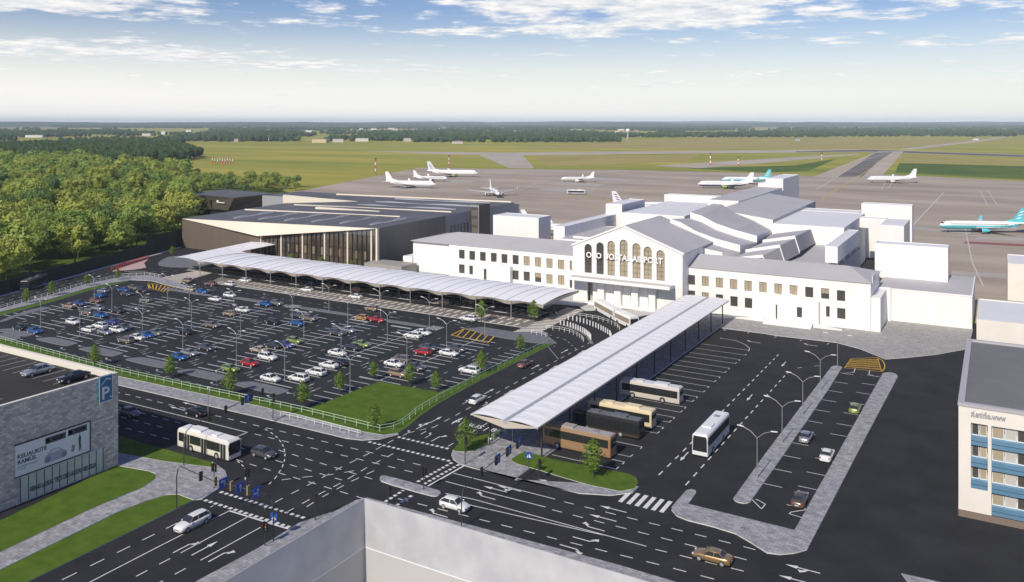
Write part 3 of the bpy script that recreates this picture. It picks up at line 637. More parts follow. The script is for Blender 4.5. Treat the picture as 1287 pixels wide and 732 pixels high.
block('rooftop_block', -136, -129, 308.1, 333, 0, 20, M_ROOFP)
block('rear_hall', -125, -100, 298.1, 354, 0, 18, M_ROOFP)
block('rear_hall_upstand', -128, -98.5, 354.1, 360, 0, 20.6, M_ROOFP)
block('roof_monitor', -98.4, -86.5, 322, 398, 0, 22.3, M_ROOFG)
# sloped grey hall roof behind the sawtooth
m = MB().profile_y([(-86.4,0),(-67,0),(-67,19.0),(-86.4,21.6)], 294, 372, 1, 0); tpart('sloped_hall', m, [M_WHITE, M_ROOFG])
block('pale_roof_hall', -66.9, -43.6, 292, 342, 0, 18, M_ROOFP)
block('pale_roof_hall', -66.9, -46, 342.1, 352, 0, 18, M_ROOFP)
block('rear_wall_block', -45.9, -28, 350, 356, 0, 21, M_ROOFP)
block('stair_tower', -94.5, -86.5, 400, 436, 0, 26.2, M_ROOFP)
block('tower_annex', -99, -94.6, 404, 432, 0, 23.6, M_ROOFP)
block('bridge', -43.4, -34.4, 326, 331, 14.4, 18, M_ROOFP)
block('bridge_block', -34.4, -27, 307, 329, 0, 18, M_ROOFP)
block('rooftop_block', -30.5, -11.8, 260, 266.5, 8.46, 18, M_ROOFP)
block('bridge_corridor', -41.8, -38.5, 246.5, 288, 13.4, 18, M_ROOFP)
for t in (250, 262, 274, 286): tpart('corridor_column', MB().box(-41.4,-41.0,t,t+.4,0,13.4).box(-39.3,-38.9,t,t+.4,0,13.4), M_WMET)
# sawtooth hall: two pitched sides meeting in a valley, three teeth each
Z3 = lambda x, y: (860+x/6.42, 220+y/6.42)
Z5 = lambda x, y: (820+x/5.3625, 220+y/5.3625)
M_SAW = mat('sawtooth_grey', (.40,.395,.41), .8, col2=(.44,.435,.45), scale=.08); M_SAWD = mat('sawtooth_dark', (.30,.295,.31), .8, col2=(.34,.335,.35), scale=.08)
def prof_at(t, pl, dz=0): return [(on_t(*Z5(x, y), t)[0], t, on_t(*Z5(x, y), t)[1]+dz) for x, y in pl]
LEFT = [(240.5,[(-10,350),(60,380),(180,440),(340,493),(470,522)]),(249,[(120,296),(190,320),(290,378),(430,430),(590,474)]),(262,[(255,252),(330,275),(430,328),(560,372),(705,412)]),(293,[(410,190),(470,196),(560,255),(680,305),(800,370)])]
for k in range(3):
    f = prof_at(*LEFT[k]); bk = prof_at(*LEFT[k+1], dz=-2.0 if k < 2 else -.2)
    bk = [(x, y-.02, z) for x, y, z in bk]; m = MB(); n = len(f)
    m.add(f+bk, [(i,i+1,n+i+1,n+i) for i in range(n-1)], 1)
    fl = [(x,y,z-4.5) for x, y, z in f]; bl_ = [(x,y,z-3.0) for x, y, z in bk]
    m.add(f+fl, [(i,i+1,n+i+1,n+i) for i in range(n-1)], 0); m.add([f[-1],bk[-1],bl_[-1],fl[-1]], [(0,1,2,3)], 0); m.add([f[0],bk[0],bl_[0],fl[0]], [(0,1,2,3)], 0)
    tpart('sawtooth_roof', m, [M_WHITE, M_SAW])
RIGHT = [(240.5,[(545,560),(745,540),(760,580)]),(249,[(630,505),(860,472),(893,578)]),(262,[(745,440),(962,412),(995,515)]),(292,[(800,385),(1068,352),(1100,445)])]
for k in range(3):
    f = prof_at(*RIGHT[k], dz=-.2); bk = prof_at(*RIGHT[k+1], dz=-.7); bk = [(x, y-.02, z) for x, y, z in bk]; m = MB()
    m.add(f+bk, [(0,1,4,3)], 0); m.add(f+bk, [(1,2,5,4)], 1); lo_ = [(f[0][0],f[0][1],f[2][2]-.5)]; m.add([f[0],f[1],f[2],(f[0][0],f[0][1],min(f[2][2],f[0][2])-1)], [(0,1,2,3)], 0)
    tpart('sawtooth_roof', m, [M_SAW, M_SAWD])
    m = MB(); t0 = f[0][1]
    for p, q in ((f[0],f[1]),(f[1],f[2])): m.add([(p[0],t0-.6,p[2]-.5),(q[0],t0-.6,q[2]-.5),(q[0],t0-.6,q[2]+.35),(p[0],t0-.6,p[2]+.35),(p[0],t0-.02,p[2]-.5),(q[0],t0-.02,q[2]-.5),(q[0],t0-.02,q[2]+.35),(p[0],t0-.02,p[2]+.35)], [(0,1,2,3),(3,2,6,7),(0,4,5,1),(1,5,6,2),(0,3,7,4)])
    tpart('gable_coping', m, M_WHITE)
m = MB().box(-83,-38.6,246.1,292,0,11.8); tpart('valley_block', m, M_ROOFG)
# ================================================================== DARK DEPARTURES TERMINAL
DT = thing('departures_terminal', 'dark brown clad terminal with glazed front and folded cream fascia', 'building', (-235,233,0))
DI = Vector((235,-233,0))
def dpart(name, mb, mats, parent=DT, fix=True):
    o = mb.build(name, mats, parent, fix)
    if parent is DT: o.location = DI
    return o
DF = 233.0
xL, zL = on_t(229, 275, DF); xR, zR = on_t(474, 287.5, DF); xM, zM = on_t(327, 296, DF)
m = MB(); m.add([(xL,DF,0),(xM,DF,0),(xM,DF,zM),(xL,DF,zL-.1),(xL,DF+1,0),(xM,DF+1,0),(xM,DF+1,zM),(xL,DF+1,zL-.1)], [(0,1,2,3),(1,5,6,2),(4,7,6,5)]); dpart('front_cladding', m, M_CLADB)
# folded fascia: a triangle whose low point leans out over the pavement
m = MB(); m.add([(xL,DF-.05,zL),(xR+.3,DF-.3,zR),(xM,DF-1.6,zM-.1),(xL,DF+.6,zL),(xR+.3,DF+.6,zR),(xM,DF+.6,zM+.1)], [(0,2,1),(3,4,5),(0,1,4,3),(0,3,5,2),(2,5,4,1)]); dpart('folded_fascia', m, M_CREAM)
# curtain wall
gz = lambda x: zM+(zR-.7-zM)*(x-xM)/(xR-xM)
m = MB(); m.add([(xM,DF+.5,0),(xR-.5,DF+.5,0),(xR-.5,DF+.5,gz(xR)),(xM,DF+.5,zM)], [(0,1,2,3)]); 
cw = dpart('curtain_wall', m, M_GLASSB, fix=False)
n = 26; mul = MB()
for i in range(n+1):
    x = xM+(xR-.6-xM)*i/n; w = .10 if i % 5 else .3; mul.box(x-w,x+w,DF+.1,DF+.49,0,gz(x)-.05, 1 if i % 5 == 0 else 0)
for z in (2.9,6.4): mul.box(xM,xR-.6,DF+.38,DF+.48,z,z+.18)
dpart('mullions', mul, [M_BLACKM, M_CREAM], cw)
inn = MB()     # tan panels in front of the glass, painting in a lit hall interior
for i in range(13):
    x = xM+2+(xR-xM-4)*i/13; inn.box(x,x+1.1,DF+.40,DF+.46,3.1,5.9)
dpart('painted_lit_panels', inn, mat('lit_interior_tan', (.22,.175,.12), .5), cw)
dpart('corner_post', MB().box(xR-.5,xR+.25,DF-.25,DF+.8,0,zR-.05), M_CREAM)
BR = 331.0; T1, T2 = 275.8, 294.6
m = MB().box(xL,xR,DF+1.02,T1,0,11.8,0); m.box(xL+.01,xR,T1+.02,BR,0,12.2,1); dpart('main_body', m, [M_CLADG, M_CLADL])
fx_ = lambda x: max(0,min(1,(x-xL)/(xR-xL)))
zr = lambda x, y: 12.1+2.6*fx_(x)+(2.6-1.5*fx_(x))*(y-DF)/(BR-DF)
m = MB(); top = [(xL,DF+.3),(xR,DF+.3),(xR,T1),(xR,BR),(xL,BR)]; n = 5
m.add([(x,y,zr(x,y)) for x, y in top], [(0,1,2,3,4)], 0); m.add([(x,y,zr(x,y)) for x, y in top]+[(x,y,11.803) for x, y in top], [(i,(i+1)%n,n+(i+1)%n,n+i) for i in (0,1)], 1); m.add([(x,y,zr(x,y)) for x, y in top]+[(x,y,12.203 if y >= T1 else 11.803) for x, y in top], [(i,(i+1)%n,n+(i+1)%n,n+i) for i in (3,4)], 1); m.add([(xR,T1,zr(xR,T1)),(xR,BR,zr(xR,BR)),(xR,BR,12.203),(xR,T1,12.203)], [(0,1,2,3)], 2)
roof = dpart('roof', m, [M_ROOFD, M_CLADG, M_CLADL])
ry = lambda u, v, z=14.2: at(u, v, z)[1]
M_SKYL = mat('skylight_glazing', (.33,.34,.37), .35)
for i in range(6):
    x = xR-9-i*14.5; mm = MB(); yy = [DF+7+k*4.2 for k in range(6)]
    for k in range(5):
        y0_, y1_ = yy[k], yy[k+1]; mm.add([(x-.8,y0_,zr(x,y0_)+.04),(x+.8,y0_,zr(x,y0_)+.04),(x+.8,y1_,zr(x,y1_)+.04),(x-.8,y1_,zr(x,y1_)+.04),(x,y0_,zr(x,y0_)+.5+.3*math.sin(k*1.9)),(x,y1_,zr(x,y1_)+.5+.3*math.sin((k+1)*1.9))], [(0,1,4),(1,2,5,4),(2,3,5),(3,0,4,5)])
    dpart('skylight', mm, M_SKYL, roof)
def sloped_bar(x0, x1, y, w_, hh):
    mm = MB(); mm.add([(x0,y,zr(x0,y)-.3),(x1,y,zr(x1,y)-.3),(x1,y,zr(x1,y)+hh),(x0,y,zr(x0,y)+hh),(x0,y+w_,zr(x0,y)-.3),(x1,y+w_,zr(x1,y)-.3),(x1,y+w_,zr(x1,y)+hh),(x0,y+w_,zr(x0,y)+hh)], [(0,1,2,3),(3,2,6,7),(5,4,7,6),(0,3,7,4),(1,5,6,2)]); dpart('roof_upstand', mm, M_CREAM, roof)
sloped_bar(xL+3, xR-14, ry(400,267.8), .6, .55); sloped_bar(xL+12, xR-4, ry(420,260.5), .6, .55); sloped_bar(xL-2, xR-1, BR-1.2, .8, .6)
yq = ry(440,267); dpart('roof_plant', MB().box(-262,-226,yq+3,yq+5,12,15.0), M_CREAM, roof)
for q in range(3):
    y = ry(500+q*4,262.5-q*4.5); mm = MB(); x0_, x1_ = xL+42, xR-8
    for k in range(6):
        xa_, xb_ = x0_+(x1_-x0_)*k/6, x0_+(x1_-x0_)*(k+1)/6; mm.add([(xa_,y,zr(xa_,y)+.04),(xb_,y,zr(xb_,y)+.04),(xb_,y+1.8,zr(xb_,y)+.04),(xa_,y+1.8,zr(xa_,y)+.04),(xa_,y+.9,zr(xa_,y)+.5+.25*math.sin(k*1.7)),(xb_,y+.9,zr(xb_,y)+.5+.25*math.sin((k+1)*1.7))], [(0,1,5,4),(1,2,5),(2,3,4,5),(3,0,4)])
    dpart('skylight', mm, M_SKYL, roof)
wy = ry(367,258,13); m = MB(); m.add([(xL-1,wy,12),(xL+34,wy+16,13.5),(xL+34,wy+16,14.6),(xL-1,wy,17.6),(xL-1,wy+1.5,12),(xL+34,wy+17,13.5),(xL+34,wy+17,14.6),(xL-1,wy+1.5,17.6)], [(0,1,2,3),(5,4,7,6),(3,2,6,7),(0,3,7,4)]); dpart('roof_wedge', m, M_CREAM, roof)
for i in range(6): dpart('side_window', MB().box(xR-.02,xR+.06,T1+3.5+i*2.4,T1+4.6+i*2.4,4.5,10.8), M_DKWIN)
m = MB().box(xR+.01,xR+3.9,T2,T2+8.8,0,17.9,0); m.box(xR-.3,xR+3.92,T2-.1,T2-.002,17.0,17.9,1).box(xR+3.5,xR+3.92,T2-.1,T2-.002,0,16.998,1); tw = dpart('stair_tower', m, [M_DARKB, M_METAL])
for k in range(4): dpart('tower_window', MB().box(xR+.1,xR+3.3,T2-.07,T2-.003,2.2+k*3.7,4.6+k*3.7), mat('tower_glass', (.15,.13,.11), .3), tw)
m = MB().box(xL-34,xL-.02,BR-22,BR+6,0,14.6,0,1).box(xL-.01,xR-.4,BR+.02,BR+5,0,14.6,0,1); dpart('rear_body', m, [M_CLADL, M_ROOFD])
# ---- low wall on the forecourt between the two terminals
m = MB().box(-193.0,-176.5,227.5,236.2,.115,3.2); tag(m.build('forecourt_wall', mat('grey_plinth', (.30,.28,.26), .8, col2=(.36,.34,.31), scale=.5)), 'low grey plinth wall between dark terminal and white terminal', 'wall')
# ================================================================== SMALL DARK BUILDING behind
SB = thing('dark_pavilion', 'small dark bronze building with leaning walls and terrace behind the departures hall', 'building', (-385,322,0))
SI = Vector((385,-322,0))
def spart(n, mb, ms, par=SB):
    o = mb.build(n, ms, par)
    if par is SB: o.location = SI
    return o
b0 = [at(228,243,11), at(294,249,11), at(345,243.3,11), at(284,238.5,11)]
m = MB(); lowr = [(b0[0][0]+3,b0[0][1]+2),(b0[1][0]-6,b0[1][1]+1),(b0[2][0]-2,b0[2][1]),(b0[3][0],b0[3][1])]
m.add([(x,y,3.6) for x,y in lowr]+[(x,y,11) for x,y in b0], [(0,1,5,4),(1,2,6,5),(2,3,7,6),(3,0,4,7)]); m.add([(x,y,11) for x,y in b0], [(0,1,2,3)], 1); spart('leaning_body', m, [M_DARKB, M_ROOFD])
c = [(b0[0][0]+5,b0[0][1]+4),(b0[1][0]-8,b0[1][1]+3),(b0[2][0]-6,b0[2][1]),(b0[3][0],b0[3][1])]
m = MB().prism(c, 0, 3.6); spart('ground_floor', m, M_BLACKM)
m = MB().box(b0[0][0]+3,b0[0][0]+34,b0[0][1]-1.5,b0[0][1]+3,3.2,3.6); spart('terrace', m, M_METAL)
m = MB()
for k, (x0, x1) in enumerate(((.15,.34),(.36,.5),(.52,.62))):
    q = lambda f, z: (lowr[0][0]+(lowr[1][0]-lowr[0][0])*f, lowr[0][1]+(lowr[1][1]-lowr[0][1])*f-.3-(z-3.6)*.25, z)
    m.add([q(x0,4.0),q(x1,4.0),q(x1,9.4),q(x0,9.4)], [(0,1,2,3)])
spart('terrace_glazing', m, M_GLASSB)
f0 = lambda f, z: (b0[0][0]+(b0[1][0]-b0[0][0])*f, b0[0][1]+(b0[1][1]-b0[0][1])*f-.6, z)
m = MB().add([f0(.70,7.6),f0(.735,7.6),f0(.735,9.0),f0(.70,9.0)], [(0,1,2,3)]).add([f0(.736,7.6),f0(.845,7.6),f0(.845,8.1),f0(.736,8.1)], [(0,1,2,3)]); spart('white_sign_mark', m, M_WMET)
# ================================================================== CAR PARK BUILDING, left foreground
CP = thing('car_park_building', 'grey block walled car park building with rooftop parking and teal parking sign', 'building', (-140,60,0))
CI = Vector((140,-60,0))
def cpart(n, mb, ms, par=CP, fix=True):
    o = mb.build(n, ms, par, fix)
    if par is CP: o.location = CI
    return o
M_BLOCKW = brickmat('grey_block_wall', (.76,.70,.63), (.44,.405,.365), (.37,.345,.315), .7, .35, .025, axes='YZ', patch=.16)
M_DECK = mat('deck_asphalt', (.020,.019,.017), .85, col2=(.034,.031,.027), scale=.12, detail=8)
sx, tx, zt = -117.0, 80.2, 14.35
m = MB().box(-175,sx,8,tx,0,13.2); cpart('wall', m, M_BLOCKW)
cpart('deck', MB().box(-174.6,sx-.6,8.4,tx-.6,13.201,13.35), M_DECK)
m = MB().box(sx-.55,sx,8,tx,13.2,zt,1,0).box(-175,sx-.55,tx-.55,tx,13.2,zt,0,0); cpart('parapet', m, [mat('cream_coping', (.70,.66,.58), .7), M_BLOCKW])
mk = Marks(); mk.z = 13.37
for i in range(14):
    x = sx-3.2-i*2.75; mk.strip((x,tx-1.3),(x,tx-6.6),.14); mk.strip((x,tx-14),(x,tx-20),.14)
cpart('deck_lines', mk, M_PAINTG, CP, False)
# teal P sign
y0, _ = on_s(123.2, 500, sx); y1, _ = on_s(140, 490, sx); zb1 = on_s(123.2, 507, sx)[1]; zt1 = on_s(123.2, 479, sx)[1]
w = y1-y0
sg = cpart('parking_sign', MB().box(sx+.02,sx+.30,y0,y1,zb1,zb1+3.95), [M_SIGNP])
fr = MB()
for a in ((y0,y1,zb1,zb1+.1),(y0,y1,zb1+3.85,zb1+3.95),(y0,y0+.1,zb1+.1,zb1+3.85),(y1-.1,y1,zb1+.1,zb1+3.85)): fr.box(sx+.302,sx+.33,*a)
cpart('sign_border', fr, M_WMET, sg)
pm = text_mesh('P', 2.6, .04, .05, 'CENTER'); pm.materials.append(M_WMET); po = link('letter', pm, sg); po.location = (sx+.33,(y0+y1)/2-.1,zb1+.45); po.rotation_euler = (R(90),0,R(90))
ch = MB(); yc = (y0+y1)/2
for a, b in (((y0+.3,zb1+2.55),(yc,zb1+3.45)),((yc,zb1+3.45),(y1-.25,zb1+3.25))): ch.add([(sx+.34,a[0],a[1]-.1),(sx+.34,b[0],b[1]-.1),(sx+.34,b[0],b[1]+.1),(sx+.34,a[0],a[1]+.1)], [(0,1,2,3)])
ch.box(sx+.335,sx+.36,y1-.45,y1-.2,zb1+.45,zb1+.7); cpart('roof_mark', ch, M_WMET, sg, False)
# billboard
ya, _ = on_s(19, 580, sx); yb, _ = on_s(112, 540, sx); zb = on_s(19, 600, sx)[1]; ztb = on_s(19, 560.5, sx)[1]
M_BILL = mat('billboard_print', (.80,.80,.79), .5, col2=(.86,.86,.85), scale=.25)
bb = cpart('billboard', MB().box(sx+.01,sx+.16,ya,yb,zb,ztb), M_BILL)
fr = MB().box(sx+.01,sx+.24,ya-.1,yb+.1,ztb+.002,ztb+.14).box(sx+.01,sx+.24,ya-.1,yb+.1,zb-.14,zb-.002).box(sx+.01,sx+.24,yb+.002,yb+.12,zb,ztb); cpart('billboard_frame', fr, M_BLACKM, bb)
BW = yb-ya; BH = ztb-zb
def bt(s, size, f, zf, mt, bold=.02):
    me = text_mesh(s, size, .01, bold); me.materials.append(mt); o = link('print_lettering', me, bb); o.location = (sx+.172,ya+BW*f,zb+BH*zf); o.rotation_euler = (R(90),0,R(90))
INK = mat('print_ink', (.09,.09,.12), .6)
bt('KELIAUKITE', .78, .02, .56, INK, .025); bt('RAMŪS.', .78, .02, .38, INK, .025); bt('automobiliu stovejimas', .30, .02, .27, INK, 0); bt('oro uoste', .30, .02, .19, INK, 0)
pr = MB(); X = sx+.166
def pq(f0, f1, z0, z1, mi): pr.add([(X,ya+BW*f0,zb+BH*z0),(X,ya+BW*f1,zb+BH*z0),(X,ya+BW*f1,zb+BH*z1),(X,ya+BW*f0,zb+BH*z1)], [(0,1,2,3)], mi)
pq(.38,.66,.72,.93,0); pq(.69,.96,.74,.95,0); pq(.39,.44,.76,.90,1); pq(.70,.75,.78,.92,1)
for f, z in ((.47,.86),(.47,.79),(.78,.88),(.78,.81)): pq(f,f+.13,z-.02,z+.015,2)
for f in (.60,.91): pq(f,f+.025,.80,.88,2)
# a car drawn pale on the print, a suitcase and a walking figure
car = [(.37,.12),(.40,.10),(.62,.10),(.67,.14),(.67,.30),(.62,.38),(.56,.50),(.46,.50),(.41,.38),(.37,.32)]
pr.add([(X+.004,ya+BW*a,zb+BH*b) for a, b in car], [tuple(range(len(car)))], 3)
gl = [(.44,.38),(.60,.38),(.55,.48),(.475,.48)]; pr.add([(X+.008,ya+BW*a,zb+BH*b) for a, b in gl], [(0,1,2,3)], 2)
for f in (.415,.635):
    pr.add([(X+.010,ya+BW*f+.42*math.cos(i*.63),zb+BH*.2+.42*math.sin(i*.63)) for i in range(10)], [tuple(range(10))], 4)
for q in ([(.845,.30),(.865,.30),(.875,.55),(.855,.72),(.835,.55)],[(.84,.12),(.852,.12),(.862,.42),(.845,.42)],[(.868,.12),(.88,.12),(.868,.42),(.852,.42)],[(.845,.73),(.865,.73),(.868,.8),(.842,.8)],[(.73,.20),(.77,.16),(.79,.36),(.75,.42)]):
    pr.add([(X+.006,ya+BW*a,zb+BH*b) for a, b in q], [tuple(range(len(q)))], 0 if q[0][0] > .8 else 4)
po = pr.build('print', [INK, mat('print_ochre', (.45,.32,.12), .6), mat('print_white', (.7,.7,.72), .6), mat('print_pale', (.45,.45,.55), .6), mat('print_violet', (.26,.26,.36), .6)], bb, False)
# glazed entrance strip at the foot
ye0, _ = on_s(25, 625, sx); ye1, _ = on_s(129, 570, sx)
eb = cpart('entrance_glazing', MB().box(sx+.01,sx+.10,ye0,ye1,.2,3.6), mat('frosted_glass', (.55,.57,.53), .25, col2=(.66,.67,.63), scale=.4))
fr = MB().box(sx+.01,sx+.12,ye0-.4,ye1+.2,3.6,zb-.2)
cpart('entrance_canopy', fr, mat('canopy_panel', (.55,.55,.56), .6), eb)
fr = MB()
for i in range(12): fr.box(sx+.101,sx+.15,ye0+(ye1-ye0)*i/11-.04,ye0+(ye1-ye0)*i/11+.04,.2,3.598)
cpart('glazing_bars', fr, M_DMETAL, eb)
me = text_mesh('VIENAS LAUKAS  TRYS ORO UOSTAI  VISI KELIAI', .95, .01, .03); me.materials.append(INK); o = link('lettering', me, eb); o.location = (sx+.16,ye0+1.3,1.2); o.rotation_euler = (R(90),0,R(90)); bw = max(v.co.x for v in me.vertices); o.scale = ((ye1-ye0-2.4)/bw,1,1)
# ================================================================== RIGHT EDGE BUILDINGS
RB = thing('office_block', 'cream office block with blue banded windows and grey flat roof', 'building', (8,140,0))
RI = Vector((-8,-140,0))
def rpart(n, mb, ms, par=RB, fix=True):
    o = mb.build(n, ms, par, fix)
    if par is RB: o.location = RI
    return o
rx, rt, rz = -4.5, 127.0, 15.1
M_OFF = mat('cream_render', (.72,.67,.60), .75, col2=(.77,.72,.65), scale=.2)
Z8 = lambda x, y: (1180+x/4.72, 505+y/4.72)
xa, za1 = on_t(*Z8(190,125), rt); xb, _ = on_t(*Z8(290,140), rt); xc, zc1 = on_t(*Z8(312,142), rt); _, zlow = on_t(*Z8(193,510), rt); _, zlow2 = on_t(*Z8(312,680), rt)
holes = [[(xa,zlow),(xb,zlow),(xb,za1),(xa,za1)],[(xc,zlow2),(19.4,zlow2),(19.4,za1),(xc,za1)]]
fw = plate([(rx,0),(20,0),(20,rz),(rx,rz)], holes, .5); fw.materials.append(M_OFF); o = link('front_wall', fw, RB); o.location = RI+Vector((0,rt,0))
rpart('body', MB().box(rx,rx+.5,rt+.51,165,0,rz-.3).box(rx+.51,20,rt+1.6,165,0,rz-.3), M_OFF)
rpart('roof', MB().box(rx+.7,20,rt+.7,164.4,rz-.3,rz-.2), mat('office_roof', (.15,.15,.155), .8, col2=(.18,.18,.185), scale=.1))
pp = MB()
for a in ((rx-.1,20,rt-.1,rt+.7),(rx-.1,20,164.4,165.1),(rx-.1,rx+.7,rt+.7,164.4)): pp.box(*a,rz-.29,rz+.15)
rpart('parapet', pp, mat('parapet_grey', (.42,.40,.42), .6))
rpart('plinth', MB().box(rx-.08,20,rt-.12,rt-.003,0,.9).box(rx-.1,rx-.003,rt-.12,165,0,.9), mat('brown_plinth', (.20,.15,.12), .8))
M_BLUEP = mat('blue_spandrel', (.13,.27,.40), .5, col2=(.16,.31,.45), scale=.5); M_BLUED = mat('blue_spandrel_dark_joint', (.05,.11,.18), .5)
fh = (za1-zlow)/3.0
for fx, (x0, x1, n0, nf) in enumerate(((xa,xb,zlow,3),(xc,19.4,zlow2,4))):
    for k in range(nf):
        z0 = za1-(k+1)*fh if fx == 0 else za1-(k+1)*(za1-zlow2)/nf*.985; hh = fh if fx == 0 else (za1-zlow2)/nf*.985
        sp = MB(); sp.add([(x0,rt-.05,z0),(x1,rt-.05,z0),(x1,rt-.35,z0+hh*.42),(x0,rt-.35,z0+hh*.42),(x0,rt+.4,z0),(x1,rt+.4,z0),(x1,rt+.4,z0+hh*.42),(x0,rt+.4,z0+hh*.42)], [(0,1,2,3),(3,2,6,7),(0,3,7,4),(1,5,6,2),(4,5,1,0)])
        so = rpart('spandrel_band', sp, M_BLUEP)
        rpart('band_groove', MB().box(x0,x1,rt-.24,rt-.10,z0+hh*.2,z0+hh*.225), M_BLUED, so)  # narrow darker blue strip across each band
        nw = 1 if fx == 0 else 7
        for q in range(nw*2):
            w0 = x0+.08+(x1-x0-.1)*q/(nw*2); w1 = x0+(x1-x0-.1)*(q+1)/(nw*2)
            wo = rpart('window', MB().box(w0,w1,rt+.36,rt+.42,z0+hh*.42,z0+hh*.98), M_WMET)
            rpart('pane', MB().box(w0+.07,w1-.07,rt+.345,rt+.358,z0+hh*.46,z0+hh*.94), (M_DKWIN, M_TANW, mat('pale_curtain_window', (.5,.47,.42), .3))[(q*7+k*3+fx) % 3], wo)
me = text_mesh('www.olhins.lt', 1.05, .12, .03); me.materials.append(mat('letter_grey', (.33,.34,.37), .5)); bw = max(v.co.x for v in me.vertices)
o = link('sign_lettering', me, RB); x1s, z1s = on_t(*Z8(395,115), rt); x0s, z0s = on_t(*Z8(190,88), rt); o.location = RI+Vector((x1s,rt-.1,z1s)); o.rotation_euler = (R(90),0,0); o.scale = (-(x1s-x0s)/bw,1,1)
def plain_building(name, label, x0, x1, y0, y1, h, wm, rm):
    t = thing(name, label, 'building', ((x0+x1)/2,(y0+y1)/2,0)); iv = -Vector(((x0+x1)/2,(y0+y1)/2,0))
    for n, mb_, mm in (('wall', MB().box(x0,x1,y0,y1,0,h-.3), wm),('roof', MB().box(x0+.3,x1-.3,y0+.3,y1-.3,h-.3,h-.2), rm)):
        mb_.build(n, mm, t).location = iv
    pp = MB()
    for a in ((x0,x1,y0,y0+.3),(x0,x1,y1-.3,y1),(x0,x0+.3,y0+.3,y1-.3),(x1-.3,x1,y0+.3,y1-.3)): pp.box(*a,h-.299,h)
    pp.build('parapet', wm, t).location = iv
    return t
plain_building('service_shed', 'low dark roofed shed on the airside beside the white end block', -2.5, 6.5, 262, 270, 3.2, M_METAL, M_ROOFD)
plain_building('service_building', 'plain cream box building with pale roof standing behind the office block', -3.9, 30, 207.5, 232, 10, M_OFF, M_ROOFP)
plain_building('service_building', 'taller plain cream building at the apron edge beyond the other service building', 2.6, 30, 280.5, 300, 12, M_OFF, M_ROOFP)
# ================================================================== PALE BUILDING SHELL in the foreground
GS = thing('building_shell', 'pale translucent roofless building shell on the near street corner', 'building', (-40,60,0))
GI = Vector((40,-60,0))
gx, gy = at(457.8, 626, 10.0)
M_GH = bpy.data.materials.new('pale_translucent_panel'); M_GH.use_nodes = True; nt = M_GH.node_tree; b = nt.nodes['Principled BSDF']; b.inputs['Base Color'].default_value = (.50,.50,.53,1); b.inputs['Roughness'].default_value = .5; b.inputs['Alpha'].default_value = .9
nz = nt.nodes.new('ShaderNodeTexNoise'); nz.inputs['Scale'].default_value = .35; nz.inputs['Detail'].default_value = 7; tc = nt.nodes.new('ShaderNodeTexCoord'); cr = nt.nodes.new('ShaderNodeValToRGB'); cr.color_ramp.elements[0].position = .35; cr.color_ramp.elements[1].position = .68; cr.color_ramp.elements[0].color = (.45,.45,.47,1); cr.color_ramp.elements[1].color = (.56,.56,.57,1)
nt.links.new(tc.outputs['Object'], nz.inputs['Vector']); nt.links.new(nz.outputs['Fac'], cr.inputs['Fac']); nt.links.new(cr.outputs['Color'], b.inputs['Base Color'])
gz2 = 4.4
M_GLOW = mat('shell_grey', (.45,.44,.43), .7)
for n, z0_, z1_, mm_, th in (('upper_wall',gz2+.12,10.0,M_GH,.08),('lower_wall',0,gz2,M_GLOW,.08),('edge_trim',gz2+.002,gz2+.118,M_WMET,.10)):
    for (x0,x1,y0,y1) in ((gx,30,gy-th,gy),(gx,gx+th,20,gy-th-.002)):
        o = MB().box(x0,x1,y0,y1,z0_,z1_).build(n, mm_, GS); o.location = GI
o = MB().box(gx+.35,30,20,gy-.35,.13,.2).build('floor', mat('shell_floor', (.4,.4,.4), .8), GS); o.location = GI
# ================================================================== CANOPIES
def canopy(name, label, pts_axis, cat='canopy'): pass
# bus station canopy: two shallow membrane wings either side of a gutter, ribs across
BC = thing('bus_canopy', 'long white ribbed membrane canopy with central gutter over the bus platform', 'canopy', (-67.5,166,.13))
t0, t1 = 112.6, 218.5
xl, xg, xr, zc = -73.3, -66.9, -61.2, 5.9
def wingmesh(x0, z0, x1, z1, bulge, n=12, step=3.0, thick=.12):
    m = MB(); nb = int((t1-t0)/step); ny = nb*4
    for k in range(ny+1):
        pass
    rows = []
    for k in range(ny+1):
        y = t0+(t1-t0)*k/ny; ph = (k % 4)/4.0; b = bulge*(.62+.38*math.sin(math.pi*ph))
        rows.append([(x0+(x1-x0)*i/n, y, z0+(z1-z0)*i/n+b*math.sin(math.pi*(i/n)**.85)) for i in range(n+1)])
    m.loft(rows, 0, True, False, False)
    return m
m = wingmesh(xl, zc-.1, xg-.35, zc+.05, .42); m.build('membrane', M_TENT, BC).location = (67.5,-166,-.13)
m = wingmesh(xg+.35, zc+.05, xr, zc-.1, .42); m.build('membrane', M_TENT, BC).location = (67.5,-166,-.13)
m = MB().box(xg-.34,xg+.34,t0-.1,t1+.1,zc-.35,zc+.12); m.build('gutter', mat('gutter_grey', (.36,.37,.41), .5), BC).location = (67.5,-166,-.13)
m = MB()
nb = int((t1-t0)/3.0)
for k in range(nb+1):
    y = t0+(t1-t0)*k/nb
    for a, b in ((xl, xg-.35),(xg+.35, xr)):
        m.tube([(a+(b-a)*i/8, y, zc-.06+.15*(i/8 if a == xl else 1-i/8)-.0+.28*math.sin(math.pi*((i/8)**.85))) for i in range(9)], .07, 5)
m.build('ribs', M_SEAM, BC).location = (67.5,-166,-.13)
m = MB()
m.add([(xl,t0-.05,zc-.15),(xg,t0-.05,zc-1.2),(xr,t0-.05,zc-.15),(xr,t0-.05,zc-.02),(xg+.35,t0-.05,zc+.05),(xg-.35,t0-.05,zc+.05),(xl,t0-.05,zc-.02)], [(0,1,2,3,4,5,6)])
